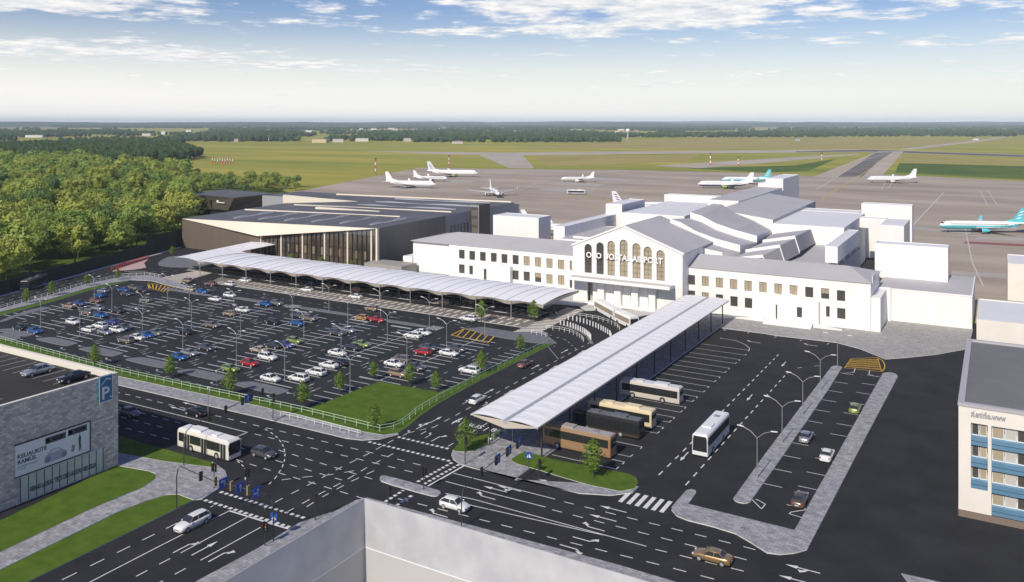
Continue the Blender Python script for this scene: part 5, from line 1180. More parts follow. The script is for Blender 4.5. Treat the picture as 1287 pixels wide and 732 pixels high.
LOT = [
(25.3,415,'sedan','black',180,'black sedan beside a blue car at the far left of the car park'),
(43.4,418.6,'sedan','blue',0,'blue sedan beside a black sedan at the far left end island'),
(91.8,407.5,'hatch','white',0,'white hatchback parked alone between two blue car clusters on the left'),
(111.3,417,'hatch','white',180,'small white hatchback at the left end of the white car cluster'),
(131.8,420,'sedan','silver',0,'silver sedan at the front of the white car cluster'),
(125.7,412.5,'suv','white',180,'white estate tucked behind the silver sedan'),
(141.4,407.5,'sedan','violet',180,'dark blue sedan at the back of the white car cluster'),
(146.9,417.2,'sedan','white',0,'white sedan between silver sedan and grey hatchback'),
(155.9,414.5,'hatch','grey',0,'grey hatchback at the right end of the white car cluster'),
(158.4,430.6,'suv','taupe',180,'taupe estate at the near end of a four car group'),
(172.6,427,'sedan','white',0,'white sedan between taupe estate and blue car'),
(184.6,423.8,'sedan','blue',0,'blue sedan with white car on one side and grey green car on the other'),
(195.6,421,'sedan','greygreen',0,'grey green sedan at the far end of a four car group'),
(233.4,419.8,'sedan','black',180,'black sedan alone below a lamp post in the middle of the lot'),
(259.5,439.8,'sedan','grey',0,'grey sedan alone right of a blue and silver pair'),
(238.4,446.6,'sedan','silver',0,'silver sedan beside a blue sedan at a near end island'),
(225,451.6,'sedan','blue',0,'blue sedan beside a silver sedan at a near end island'),
(100.4,383.6,'sedan','violet',0,'deep blue sedan beside a tan sedan near the left path'),
(86.8,387,'sedan','tan',180,'tan sedan beside a deep blue sedan near the left path'),
(110.6,395.4,'suv','taupe',180,'taupe estate left of a bright blue sedan'),
(126.2,398.7,'sedan','blue',0,'bright blue sedan right of a taupe estate'),
(123.2,390,'sedan','silver',180,'silver sedan behind taupe estate and blue sedan'),
(148,392.8,'sedan','darkgrey',180,'dark grey sedan alone in the far left rows'),
(125.4,373.4,'hatch','blue',180,'blue hatchback near the far left lamp post'),
(129.6,368,'hatch','silver',180,'silver hatchback behind the blue hatchback at the far left'),
(120.8,380.2,'hatch','maroon',0,'dark maroon hatchback in front of the blue hatchback'),
(155.8,366.6,'sedan','blue',180,'blue sedan in the farthest rows by the yellow hatching'),
(167.8,363.8,'sedan','taupe',0,'taupe sedan between a blue sedan and dark estate at the far rows'),
(179.3,367,'suv','darkgrey',0,'dark grey estate next to the far yellow hatching'),
(159.2,371.4,'sedan','grey',0,'grey sedan just in front of the far blue sedan'),
(183.6,379.4,'sedan','greygreen',180,'grey green sedan alone below the far dark estate'),
(239,366,'hatch','beige',180,'beige hatchback beside a blue sedan by the kerbside lane'),
(254,368.4,'sedan','blue',0,'blue sedan beside a beige hatchback by the kerbside lane'),
(270.4,378.4,'sedan','white',180,'low white sedan in the back rows left of a white hatchback'),
(288.8,373.6,'hatch','white',0,'white hatchback in the back row by the lane island'),
(333.2,384.6,'sedan','blue',180,'blue sedan beside a grey green hatchback in the back row'),
(347.6,383.4,'hatch','greygreen',0,'grey green hatchback beside a blue sedan in the back row'),
(305,392.2,'sedan','white',0,'white sedan beside a tan hatchback in the middle back rows'),
(288.4,396.8,'hatch','tan',180,'tan hatchback beside a white sedan in the middle back rows'),
(267,411.2,'sedan','taupe',0,'taupe sedan alone in the middle of the lot'),
(343.2,407.2,'sedan','black',180,'black sedan left of a blue sedan in the middle rows'),
(373.6,408.8,'sedan','blue',180,'blue sedan right of a black sedan in the middle rows'),
(325.6,442.6,'sedan','beige',180,'beige grey sedan behind the white SUV and red hatchback'),
(336.5,452,'suv','white',0,'white SUV beside the dark red hatchback'),
(314,459.6,'hatch','red',0,'dark red hatchback between a green hatchback and white SUV'),
(289.8,466.8,'hatch','green',0,'olive green hatchback at the end of a near island'),
(343.8,437.2,'sedan','darkgrey',180,'dark grey sedan beside a deep blue car under a lamp'),
(359.4,436.4,'sedan','violet',0,'deep blue sedan between dark grey sedan and green car'),
(370.4,431.2,'hatch','green',0,'yellow green hatchback behind the deep blue sedan'),
(389,402.8,'suv','taupe',0,'taupe SUV in front of a grey car in the back rows'),
(374.8,398.8,'sedan','grey',180,'grey sedan partly hidden behind the taupe SUV'),
(424,421.2,'suv','grey',0,'grey SUV beside a silver sedan near the tall lamp'),
(437,417.6,'sedan','silver',0,'silver sedan right of the grey SUV'),
(442.5,439.4,'sedan','darkgrey',180,'dark grey sedan in front of the lime green sedan'),
(454.5,435.6,'sedan','green',0,'lime green sedan behind a dark grey sedan'),
(424,446.6,'sedan','white',0,'white sedan alone with a lamp post behind it'),
(413.4,462,'sedan','white',180,'white sedan parked with a black sedan behind it'),
(425.4,459.2,'sedan','black',180,'black sedan tucked behind a white sedan'),
(397.2,471.2,'suv','white',180,'white estate in the middle of the near white row'),
(375.4,478.8,'suv','white',180,'white estate beside the last lamp of the near white row'),
(340,478.8,'sedan','white',0,'white sedan at a near island beside the lamp post'),
(454.5,401.8,'hatch','orange',180,'orange tan hatchback beside a red sedan'),
(473.8,404.4,'sedan','red',0,'bright red sedan beside the orange tan hatchback'),
(519,424.8,'suv','white',180,'white estate in front of a white sedan near the zebra stripes'),
(531,420.8,'sedan','white',0,'white sedan behind the white estate near the zebra stripes'),
(531.6,445.4,'hatch','red',180,'bright red hatchback in front of a grey sedan'),
(538.4,440,'sedan','grey',0,'grey sedan behind the bright red hatchback'),
(495.2,460.4,'sedan','white',0,'white sedan in front of a taupe SUV near the lawn'),
(505,455,'suv','taupe',180,'taupe SUV behind a white sedan near the lawn'),
(521.6,464.6,'sedan','grey',0,'grey sedan behind the tree at the lawn edge'),
(500.4,472.8,'hatch','tan',0,'tan hatchback at the lawn edge beside a young tree'),
(564,446.8,'sedan','white',0,'white sedan in front of a grey sedan near the yellow hatching'),
(574,441.2,'sedan','grey',0,'grey sedan behind a white sedan near the yellow hatching'),
(590,469,'suv','white',180,'white SUV next to the railing and a young tree'),
(605.6,462.4,'sedan','greygreen',180,'grey green sedan hidden behind a young tree at the railing'),
]
for u, v, k, c_, a, lab in LOT: car(u, v, k, c_, a, lab, LOTG)
KG = 'cars at the drop off platforms'
for u, v, k, c_, a, lab in [
(234.8,354.8,'hatch','tan',180,'tan hatchback on the lane by the far striped walkway'),
(265,358.8,'sedan','maroon',180,'rosy brown sedan driving in the kerbside lane'),
(288.8,359.4,'hatch','white',180,'white hatchback driving in the kerbside lane behind the rosy sedan'),
(308.2,354.6,'sedan','white',180,'white taxi like sedan at the far end of the drop off platform'),
(467.4,390.4,'hatch','tan',180,'tan hatchback in the kerbside lane near the middle zebra'),
(589.2,403.4,'suv','white',180,'white SUV in the kerbside lane near the yellow hatching'),
(447,375.2,'sedan','white',180,'white sedan stopped at the middle of the drop off platform'),
(385.5,366.4,'sedan','white',180,'white sedan stopped beside the dark hatchback at the drop off'),
(411.4,361.6,'hatch','orange',180,'orange taxi under the canopy left of another orange taxi'),
(447.8,366.6,'suv','orange',180,'orange SUV taxi under the canopy above the white sedan'),
(510.5,375.4,'hatch','darkgrey',180,'dark hatchback under the canopy between two orange taxis'),
(390.4,358.8,'hatch','darkgrey',180,'dark hatchback under the canopy at its far half'),
(557.8,382.6,'suv','gold',180,'gold SUV under the canopy near the small tree'),
(589.6,381.0,'hatch','tan',180,'tan hatchback under the canopy behind the near small tree'),
]: car(u, v, k, c_, a, lab, KG)
for u, v, k, c_, a, lab in [
(660,460.4,'sedan','maroon',90,'rosy brown sedan driving away on the ramp beside the canopy'),
(600.6,505.6,'hatch','white',90,'white hatchback driving away on the ramp beside the canopy tip'),
(241.8,662,'suv','white',-90,'white estate driving down the lower left road'),
(162.5,522,'sedan','taupe',0,'taupe silver coupe driving behind the car park building'),
(246,521.6,'sedan','black',180,'black sedan waiting under the signal heads on the west road'),
(331.6,574,'hatch','grey',0,'dark grey hatchback in the junction ahead of the white bus'),
(571.6,639.5,'hatch','white',0,'white hatchback driving past the cobbled median island'),
(895.5,705,'sedan','gold',180,'gold sedan driving on the east road at the bottom'),
(1074.7,517,'hatch','green',90,'lime green hatchback parked beside the right paved island'),
(1013.3,553,'sedan','silver',90,'silver sedan parked at the left side of the island bay'),
(1039.5,576,'sedan','white',90,'white sedan parked at the right side of the island bay'),
(1005.4,632,'sedan','brown',90,'brown grey sedan parked at the near end of the island bay'),
]: car(u, v, k, c_, a, lab)
car(47.5,470.2,'sedan','silver',-90,'silver sedan parked on the roof of the block walled car park', 'cars on the car park roof', 13.36)
car(93,478.5,'sedan','black',-90,'black sedan parked on the car park roof by the parapet', 'cars on the car park roof', 13.36)
# ================================================================== BUSES
def bus(label, u, v, deg, L=12.0, Hh=3.1, body=(.78,.76,.72), roof=None, style='city', skirt=None, name='bus', z=.012, door=1, cat='bus', W=2.55, center=None):
    x, y = center or at(u, v, z); t = thing(name, label, cat, (x,y,z), R(deg)); nm = label.split()[0]+'_'+name
    mb_ = mat('bus_paint_%d_%d_%d' % tuple(int(c*100) for c in body), body, .35, .1, coat=.4); mr = mat('bus_roof_%d_%d_%d' % tuple(int(c*100) for c in (roof or body)), roof or body, .5)
    h = W/2; z0 = .32
    b = MB(); n = 10; rings = []
    for xx, tp in ((-L/2,.0),(-L/2+.12,.10),(L/2-.45,.10),(L/2-.10,.04),(L/2,-.12)):
        k = 1.0 if -L/2 < xx < L/2 else .965; ztop = Hh+ (tp-.10)
        rings.append([(xx,-h*k*.97,z0),(xx,-h*k,z0+.2),(xx,-h*k,ztop-.45),(xx,-h*k*.95,ztop-.15),(xx,-h*k*.80,ztop),(xx,h*k*.80,ztop),(xx,h*k*.95,ztop-.15),(xx,h*k,ztop-.45),(xx,h*k,z0+.2),(xx,h*k*.97,z0)])
    b.loft(rings, 0, False, True, True); b.build('body', mb_, t)
    b = MB().box(-L/2+.25,L/2-.6,-h*.74,h*.74,Hh-.005,Hh+.05); rf = b.build('roof', mr, t)
    if style == 'city':
        MB().box(-L*.30,-L*.08,-h*.6,h*.6,Hh+.051,Hh+.32).build('roof_unit', mr, rf); MB().box(L*.12,L*.22,-h*.5,h*.5,Hh+.051,Hh+.24).build('roof_unit', mr, rf)
    else:
        MB().box(L*.05,L*.22,-h*.6,h*.6,Hh+.051,Hh+.26).build('roof_unit', mr, rf); MB().box(-L*.3,-L*.22,-h*.35,h*.35,Hh+.051,Hh+.14).build('roof_hatch', M_METAL, rf)
    zw0, zw1 = (1.25, Hh-.52) if style == 'city' else (1.75, Hh-.5)
    for sg in (-1, 1):
        g = MB(); g.box(-L/2+.35,L/2-.55,sg*(h+.012)-.006,sg*(h+.012)+.006,zw0,zw1); wo = g.build('side_windows', M_GLASSD, t)
        p = MB()
        for i in range(1, 8): xx = -L/2+.35+(L-.9)*i/8; p.box(xx-.035,xx+.035,sg*(h+.024)-.005,sg*(h+.024)+.005,zw0,zw1)
        p.build('window_posts', M_BLK, wo)
        if skirt: MB().box(-L/2+.1,L/2-.2,sg*(h+.010)-.005,sg*(h+.010)+.005,z0+.05,z0+.42).build('skirt', mat('bus_skirt_%d' % int(skirt[0]*100), skirt, .5), t)
    if style == 'city':
        for fx in (.40,.03,-.30)[:3]:
            dq = MB(); xx = L*fx; dq.box(xx-.62,xx+.62,-(h+.022)-.008,-(h+.022)+.008,z0+.06,zw1); do = dq.build('door', M_GLASSD, t); MB().box(xx-.03,xx+.03,-(h+.036)-.004,-(h+.036)+.004,z0+.06,zw1).box(xx-.66,xx-.60,-(h+.036)-.004,-(h+.036)+.004,z0+.06,zw1).box(xx+.60,xx+.66,-(h+.036)-.004,-(h+.036)+.004,z0+.06,zw1).build('door_frame', mb_, do)
    else:
        MB().box(L*.5-1.7,L*.5-.8,-(h+.02)-.006,-(h+.02)+.006,z0+.1,zw1).build('door', M_GLASSD, t)
    f = MB(); hf = h*.90; xf = L/2+.012
    f.add([(xf-.0,-hf,1.0 if style == 'city' else .95),(xf,hf,1.0 if style == 'city' else .95),(xf-.005,hf*.97,Hh-.585),(xf-.005,-hf*.97,Hh-.585)], [(0,1,2,3)]); f.build('windscreen', M_GLASSD, t, False)
    MB().box(xf-.06,xf+.004,-hf*.9,hf*.9,Hh-.58,Hh-.26).build('destination_sign', M_BLK, t)
    MB().box(-L/2-.02,-L/2+.01,-h*.8,h*.8,1.7,Hh-.6).build('rear_window', M_GLASSD, t)
    for sg in (-1, 1):
        MB().box(xf-.05,xf+.03,sg*h*.74-.17,sg*h*.74+.17,.62,.82).build('headlight', M_HEAD, t)
        MB().box(-L/2-.03,-L/2+.03,sg*h*.82-.10,sg*h*.82+.10,.8,1.3).build('tail_light', M_TAIL, t)
        MB().tube([(L/2-.2,sg*h,Hh-.5),(L/2+.35,sg*(h+.18),Hh-.65)], .03, 5).box(L/2+.28,L/2+.36,sg*(h+.18)-.09,sg*(h+.18)+.09,Hh-1.2,Hh-.65).build('mirror', M_BLK, t)
    wm = MB().tube([(0,-.15,0),(0,.15,0)], .50, 18).mesh('wheel', M_TYRE); rm = MB().disc((0,.16,0),(0,1,0),.30,14).mesh('rim', M_RIM)
    ax = (L/2-2.7, -L/2+3.3) if style == 'city' else (L/2-2.9, -L/2+3.6, -L/2+2.3)[:2]
    for xx in ax:
        for sg in (-1, 1):
            w = link('wheel', wm, t); w.location = (xx,sg*(h-.10),.5); w.rotation_euler = (0,0,0 if sg > 0 else math.pi); link('rim', rm, w)
            MB().disc((xx,sg*(h+.004),.52),(0,sg,0),.56,18).build('wheel_arch', M_BLK, t)
    return t
def mid(a, b, z=0): p, q = at(*a, z), at(*b, z); return ((p[0]+q[0])/2, (p[1]+q[1])/2)
bus('white city bus with black windows driving on the west road', 255, 568, 0, 12.0, 3.15, (.76,.72,.64), (.74,.74,.74), center=(at(216,566)[0]+5.9, at(255,568.5)[1]+.4))
xE = at(856,508.5)
bus('pale city bus at the farthest occupied stand', 0, 0, 180, 12.0, 3.1, (.62,.57,.50), (.62,.63,.66), center=(xE[0]-6.0, xE[1]+.2))
xE = at(821,541); bus('cream city bus at the stand beside the black bus', 0, 0, 180, 12.0, 3.1, (.72,.60,.38), (.74,.63,.42), center=(xE[0]-6.2, xE[1]+.9))
xE = at(806,553.5); bus('black city bus at the stand between cream bus and brown coach', 0, 0, 180, 12.2, 3.1, (.022,.020,.018), (.13,.135,.15), skirt=(.06,.045,.03), center=(xE[0]-6.3, xE[1]+.7))
xE = at(770,578); bus('bronze brown coach at the stand beside the lawn', 0, 0, 180, 12.2, 3.5, (.33,.205,.105), (.36,.33,.31), 'coach', center=(xE[0]-6.3, xE[1]+.8), name='coach', cat='coach')
a = at(873,573.5); bus('white touring coach driving through the bus yard towards the road', 0, 0, -90, 12.3, 3.6, (.78,.78,.77), (.72,.72,.74), 'coach', center=(a[0]+.9, a[1]+6.0), name='coach', cat='coach')
a, b = at(27,367.5), at(58,354.5); ang = math.degrees(math.atan2(a[1]-b[1], a[0]-b[0]))
bus('dark brown bus on the curved road beside the wood', 0, 0, ang, 13.5, 3.2, (.055,.045,.042), (.11,.10,.095), center=((a[0]+b[0])/2, (a[1]+b[1])/2))
# articulated white bus near the entrance, two joined sections
a, b = at(752,390), at(777,404); ang = math.atan2(b[1]-a[1], b[0]-a[0])
AB = thing('articulated_bus', 'white articulated bus with tan windows parked before the entrance', 'bus', (*a,.03), ang)
def bus_section(x0, x1, yoff, rot, front):
    o = bpy.data.objects.new('section', None); C.objects.link(o); o.parent = AB; o.location = (x0,yoff,0); o.rotation_euler = (0,0,rot); L = x1-x0
    m = MB(); 
    m.loft([[(xx,-1.28,.35),(xx,-1.3,.6),(xx,-1.3,2.7),(xx,-1.05,3.15),(xx,1.05,3.15),(xx,1.3,2.7),(xx,1.3,.6),(xx,1.28,.35)] for xx in (0,.2,L-.2,L)], 0, False); m.build('body', M_WHITE, o)
    for sg in (-1, 1): MB().box(.3,L-.4,sg*1.312-.006,sg*1.312+.006,1.35,2.55).build('side_windows', M_TANW, o)
    if front: MB().box(L+.002,L+.02,-1.1,1.1,1.1,2.6).build('windscreen', M_GLASSD, o)
    for xx in (1.6, L-1.6):
        for sg in (-1, 1): MB().tube([(xx,sg*1.18,.5),(xx,sg*1.32,.5)], .48, 14).disc((xx,sg*1.325,.5),(0,sg,0),.25,10).build('wheel', M_TYRE, o)
d0 = math.hypot(b[0]-a[0], b[1]-a[1])
bus_section(0, d0-.2, 0, 0, False); c2 = at(801,415.5); bus_section(d0+.5, d0+.5+8.5, -.1, math.atan2(c2[1]-b[1], c2[0]-b[0])-ang, True)
MB().box(d0-.2,d0+.5,-1.1,1.1,.5,2.9).build('bellows', M_BLK, AB)
# apron bus among the jets
bus('white and dark blue airport bus crossing the apron', 0, 0, 200, 13, 3.2, (.72,.73,.75), (.76,.77,.78), center=at(724,244.4), name='apron_bus', skirt=(.05,.07,.14), z=.0)
# ================================================================== AIRCRAFT
def plane(label, u, v, deg, L=38.0, body=(.80,.80,.80), tail=None, belly=None, engine=(.72,.72,.72), rearengines=False, zoff=-.03, span=34.0, finmark=None, pos=None, wl=.45):
    x, y = pos or at(u, v); t = thing('airliner', label, 'airplane', (x,y,zoff), R(deg)); r = 1.95*L/38
    key = lambda c: '%02d%02d%02d' % tuple(int(q*99) for q in c)
    mb_ = mat('aircraft_paint_'+key(body), body, .35, coat=.3); mt = mat('aircraft_paint_'+key(tail or body), tail or body, .35, coat=.3); me_ = mat('aircraft_paint_'+key(engine), engine, .35)
    zc = 1.6+r; mbel = mat('aircraft_paint_'+key(belly or body), belly or body, .35, coat=.3)
    st = [(-.5,.12,.62),(-.44,.30,.45),(-.36,.62,.24),(-.26,.90,.07),(-.15,1,0),(.36,1,0),(.42,.93,-.03),(.46,.74,-.08),(.485,.46,-.17),(.5,.10,-.24)]
    n = 16; f = MB(); rings = []
    for p, k, dz in st: rings.append([(p*L, r*k*math.sin(2*math.pi*i/n), zc+dz*r+r*k*math.cos(2*math.pi*i/n)) for i in range(n)])
    o = len(f.f); f.loft(rings, 0, True)
    nf = 0
    if belly:
        for q in range(o, len(f.f)):
            zs = sum(f.v[i][2] for i in f.f[q])/len(f.f[q]); xs = sum(f.v[i][0] for i in f.f[q])/len(f.f[q])
            if zs < zc-wl*r+max(0,-(xs+.2*L))*.12: f.m[q] = 1
    fo = f.build('fuselage', [mb_, mbel], t)
    for sg in (-1, 1):
        m = MB(); n0 = 44
        for i in range(n0): xx = -.27*L+i*(.66*L)/n0; m.box(xx,xx+.32,sg*r*.985-.012,sg*r*.985+.012,zc+.22*r,zc+.22*r+.42)
        m.build('cabin_windows', M_DKWIN, fo)
        w = MB(); s2 = span/2
        pl = lambda q: [(q[0],sg*q[1],q[2]),(q[0]-q[3],sg*q[1],q[2]),(q[0]-q[3],sg*q[1],q[2]+q[4]),(q[0],sg*q[1],q[2]+q[4])]
        w.loft([pl((.10*L,r*.7,zc-.6*r,.21*L,.5)),pl((-.015*L,s2*.42,zc-.45*r+.3,.12*L,.35)),pl((-.135*L,s2,zc-.2*r+1.1,.045*L,.15))], 0, False); wo = w.build('wing', mat('wing_grey', (.55,.56,.58), .4), t)
        wl = MB(); wl.loft([pl((-.135*L,s2-.05,zc-.2*r+1.15,.045*L,.12)),pl((-.165*L,s2+.55,zc-.2*r+3.0,.025*L,.08))], 0, False); wl.build('winglet', mt, wo)
        h = MB(); h.loft([pl((-.39*L,r*.3,zc+.45*r,.095*L,.25)),pl((-.465*L,span*.19,zc+.6*r,.04*L,.12))], 0, False); h.build('tailplane', mb_, t)
        e = MB(); ey = s2*.33 if not rearengines else r*1.55; ex = .075*L if not rearengines else -.27*L; ez = zc-.6*r-.75 if not rearengines else zc+.3*r
        e.loft([[(ex+dx, sg*ey+rr*math.sin(2*math.pi*i/12), ez+rr*math.cos(2*math.pi*i/12)) for i in range(12)] for dx, rr in ((0,.85),(-.4,1.02),(-2.0,1.0),(-3.6,.62))], 0, True); eo = e.build('engine', me_, t)
        MB().disc((ex+.01,sg*ey,ez),(1,0,0),.74,12).build('intake', M_BLK, eo)
        g = MB().tube([(-.035*L,sg*2.6,zc-r*.6),(-.035*L,sg*2.6,.55)], .16, 6); go = g.build('landing_gear', M_METAL, t); MB().tube([(-.035*L,sg*2.6-.45,.55),(-.035*L,sg*2.6+.45,.55)], .55, 12).build('wheel', M_TYRE, go)
    g = MB().tube([(.40*L,0,zc-r*.7),(.40*L,0,.4)], .12, 6).build('landing_gear', M_METAL, t); MB().tube([(.40*L,-.25,.4),(.40*L,.25,.4)], .4, 12).build('wheel', M_TYRE, g)
    m = MB(); q = lambda xx, zz, c, th: [(xx,-th,zz),(xx-c,-th*.4,zz),(xx-c,th*.4,zz),(xx,th,zz)]
    m.loft([q(-.325*L,zc+.7*r,.155*L,.22),q(-.445*L,zc+r*.7+6.6*L/38,.062*L,.10)], 0, False); m.add([(-.24*L,0,zc+.93*r),(-.345*L,-.12,zc+.8*r),(-.345*L,.12,zc+.8*r),(-.355*L,0,zc+r+1.1)], [(0,1,3),(0,3,2)]); fin = m.build('tail_fin', mt, t)
    if finmark:
        mm = MB()
        for sg in (-1, 1):
            for k in range(3):
                a = -.385*L-k*.018*L; z_ = zc+r*.7+1.4+k*1.5; mm.add([(a,sg*.24,z_),(a-.05*L,sg*.24,z_+.6),(a-.055*L,sg*.24,z_+1.2),(a-.01*L,sg*.24,z_+.7)], [(0,1,2,3)])
        mm.build('fin_marking', mat('fin_mark_'+key(finmark), finmark, .4), fin, False)
    m = MB()
    for sg in (-1, 1): m.add([(.462*L,sg*.30*r,zc+.62*r),(.478*L,sg*.18*r,zc+.40*r),(.470*L,sg*.52*r,zc+.30*r),(.452*L,sg*.66*r,zc+.46*r)], [(0,1,2,3)])
    m.add([(.4665*L,-.28*r,zc+.63*r),(.482*L,-.17*r,zc+.40*r),(.482*L,.17*r,zc+.40*r),(.4665*L,.28*r,zc+.63*r)], [(0,1,2,3)]); m.build('cockpit_glass', M_GLASSD, fo, False)
    return t
TURQ = (.10,.52,.58)
plane('white rear engined jet nearest the dark terminal, tail to the left', 516, 236.5, 16, 43, rearengines=True, span=30)
plane('white jet standing between two longer jets on the far apron', 541, 228.3, 24, 31, span=28)
plane('long white jet with a striped blue tail at the apron edge', 569, 222.4, 22, 50, tail=(.66,.67,.70), finmark=(.06,.10,.30), engine=(.25,.42,.10), span=38)
plane('white jet facing the dark terminal roof nose on', 621, 246.5, -48, 36, span=36)
plane('white jet with its tail to the right alone in the middle of the apron', 726, 229.0, 207, 29, span=27)
plane('white jet with navy belly and green engines behind the terminal tower', 912, 237.0, 202, 43, belly=(.02,.05,.20), engine=(.25,.45,.06), span=34)
plane('white and turquoise jet with turquoise tail behind the navy bellied jet', 938, 231.0, 203, 41, tail=TURQ, belly=(.12,.50,.58), finmark=(.7,.72,.72), span=34, wl=.15)
plane('white jet rolling alone near the taxiway mouth', 1121, 230.0, 205, 41, span=34)
plane('turquoise tailed jet with turquoise belly at the right edge', 1235, 292.5, 205, 39.5, tail=TURQ, belly=TURQ, finmark=(.75,.78,.78), engine=TURQ, span=33, wl=.1)
a, b = at(776,266), at(662,296)
plane('white jet parked behind the terminal roof with only its tail showing', 0, 0, 30, 40, finmark=(.16,.05,.30), span=30, pos=(a[0]+.42*40*.866, a[1]+.42*40*.5))
plane('white jet hidden behind the pale rooftop block with only its tail and fuselage end showing', 0, 0, 24, 40, rearengines=True, span=26, pos=(b[0]+.42*40*.91, b[1]+.42*40*.41))
# ================================================================== TREES
M_LEAF = []
def leafmat(name, c1, c2, sc=.5):
    m = mat(name, c1, .7, col2=c2, scale=sc, contrast=.25, detail=3, spec=.15); nt = m.node_tree; b = nt.nodes['Principled BSDF']; out = nt.nodes['Material Output']
    tr = nt.nodes.new('ShaderNodeBsdfTranslucent'); mx = nt.nodes.new('ShaderNodeMixShader'); mx.inputs[0].default_value = .40
    nt.links.new(b.inputs['Base Color'].links[0].from_socket, tr.inputs['Color']); nt.links.new(b.outputs[0], mx.inputs[1]); nt.links.new(tr.outputs[0], mx.inputs[2]); nt.links.new(mx.outputs[0], out.inputs['Surface'])
    return m
LF1 = leafmat('leaf_olive_green', (.24,.33,.055), (.52,.58,.16), .4)
LF2 = leafmat('leaf_mid_green', (.18,.29,.060), (.40,.51,.13), .4)
LF3 = leafmat('leaf_yellow_green', (.29,.36,.060), (.58,.60,.16), .4)
LFD2 = leafmat('leaf_dark_green', (.11,.20,.055), (.25,.36,.11), .4)  # darker green leaves for one of the wood's crown shapes
LFD = leafmat('leaf_deep_green', (.020,.045,.016), (.045,.075,.022), .5)
LFY = leafmat('leaf_young_green', (.11,.19,.026), (.25,.35,.07), 1.2)
def crown_mesh(name, rx, rz, zc, nclump, nleaf, size, m, seed, lobes=9):
    r_ = random.Random(seed); vs = []; fs = []
    lob = []
    for i in range(lobes):
        a = r_.uniform(0, 2*math.pi); q = r_.uniform(.25,.75); zz = r_.uniform(-.55,.75)
        lob.append((Vector((rx*q*math.cos(a), rx*q*math.sin(a), zc+rz*zz*.8)), r_.uniform(.34,.56)*rx))
    lob.append((Vector((0,0,zc+rz*.35)), rx*.55))
    for L, lr in lob:
        for c in range(nclump):
            # clump on the lobe's shell, mostly upward and outward
            d = Vector((r_.gauss(0,1), r_.gauss(0,1), r_.gauss(.25,.9))).normalized(); p = L+d*lr*r_.uniform(.84,1.06); p.z = max(p.z, zc-rz*.95)
            for k in range(nleaf):
                q = p+Vector((r_.gauss(0,1), r_.gauss(0,1), r_.gauss(0,.8)))*size*.9
                nrm = (d*1.7+Vector((r_.gauss(0,.42), r_.gauss(0,.42), r_.gauss(.35,.4)))).normalized(); a = nrm.orthogonal().normalized(); b = nrm.cross(a); an = r_.uniform(0,6.28); a, b = a*math.cos(an)+b*math.sin(an), b*math.cos(an)-a*math.sin(an)
                s1, s2 = size*r_.uniform(.5,1.0), size*r_.uniform(.35,.7); o = len(vs)
                vs += [q-a*s1, q-b*s2+nrm*.04, q+a*s1, q+b*s2]; fs.append((o,o+1,o+2,o+3))
    me = bpy.data.meshes.new(name); me.from_pydata(vs, [], fs); me.materials.append(m); return me
def trunk_mesh(h, r, br, seed, zc, rx):
    r_ = random.Random(seed); m = MB(); m.tube([(0,0,-.1),(.05*h*r_.uniform(-1,1),0,h*.5),(0,.03*h,h)], r, 7, r1=r*.45)
    for i in range(br):
        a = 6.28*i/br+r_.uniform(-.4,.4); z0 = h*r_.uniform(.45,.9); m.tube([(0,0,z0),(rx*.3*math.cos(a),rx*.3*math.sin(a),z0+h*.18),(rx*.62*math.cos(a),rx*.62*math.sin(a),z0+h*.42)], r*.42, 5, r1=r*.12)
    return m.mesh('trunk', M_BARK)
# young street trees: upright pointed crowns
young = []
for i in range(4):
    r_ = random.Random(50+i); vs = []; fs = []
    for k in range(900):
        f = r_.random(); z = 1.4+4.3*f; rad = 1.6*(math.sin(math.pi*min(1, .12+f*.9))**.8)*r_.uniform(.15,1.05)*(1.1 if (int(z*2.3)+i) % 2 else .82); a = r_.uniform(0,6.28)
        q = Vector((rad*math.cos(a), rad*math.sin(a), z)); nrm = Vector((math.cos(a)+r_.gauss(0,.6), math.sin(a)+r_.gauss(0,.6), .5+r_.gauss(0,.6))).normalized(); A = nrm.orthogonal().normalized(); B_ = nrm.cross(A); s_ = r_.uniform(.10,.24); o = len(vs)
        vs += [q-A*s_, q-B_*s_*.6, q+A*s_, q+B_*s_*.6]; fs.append((o,o+1,o+2,o+3))
    me = bpy.data.meshes.new('crown'); me.from_pydata(vs, [], fs); me.materials.append(LFY); young.append((me, trunk_mesh(3.6, .09, 4, 70+i, 3.4, .9)))
def young_tree(u, v, h, label, z=.1, wide=1.0):
    x, y = at(u, v, z); i = rnd.randrange(4); c, tr = young[i]; t = thing('young_tree', label, 'tree', (x,y,z), rnd.uniform(0,6.28)); t.scale = (h/5.7*wide*1.12, h/5.7*wide*1.12, h/5.7)
    link('crown', c, t); link('trunk', tr, t)
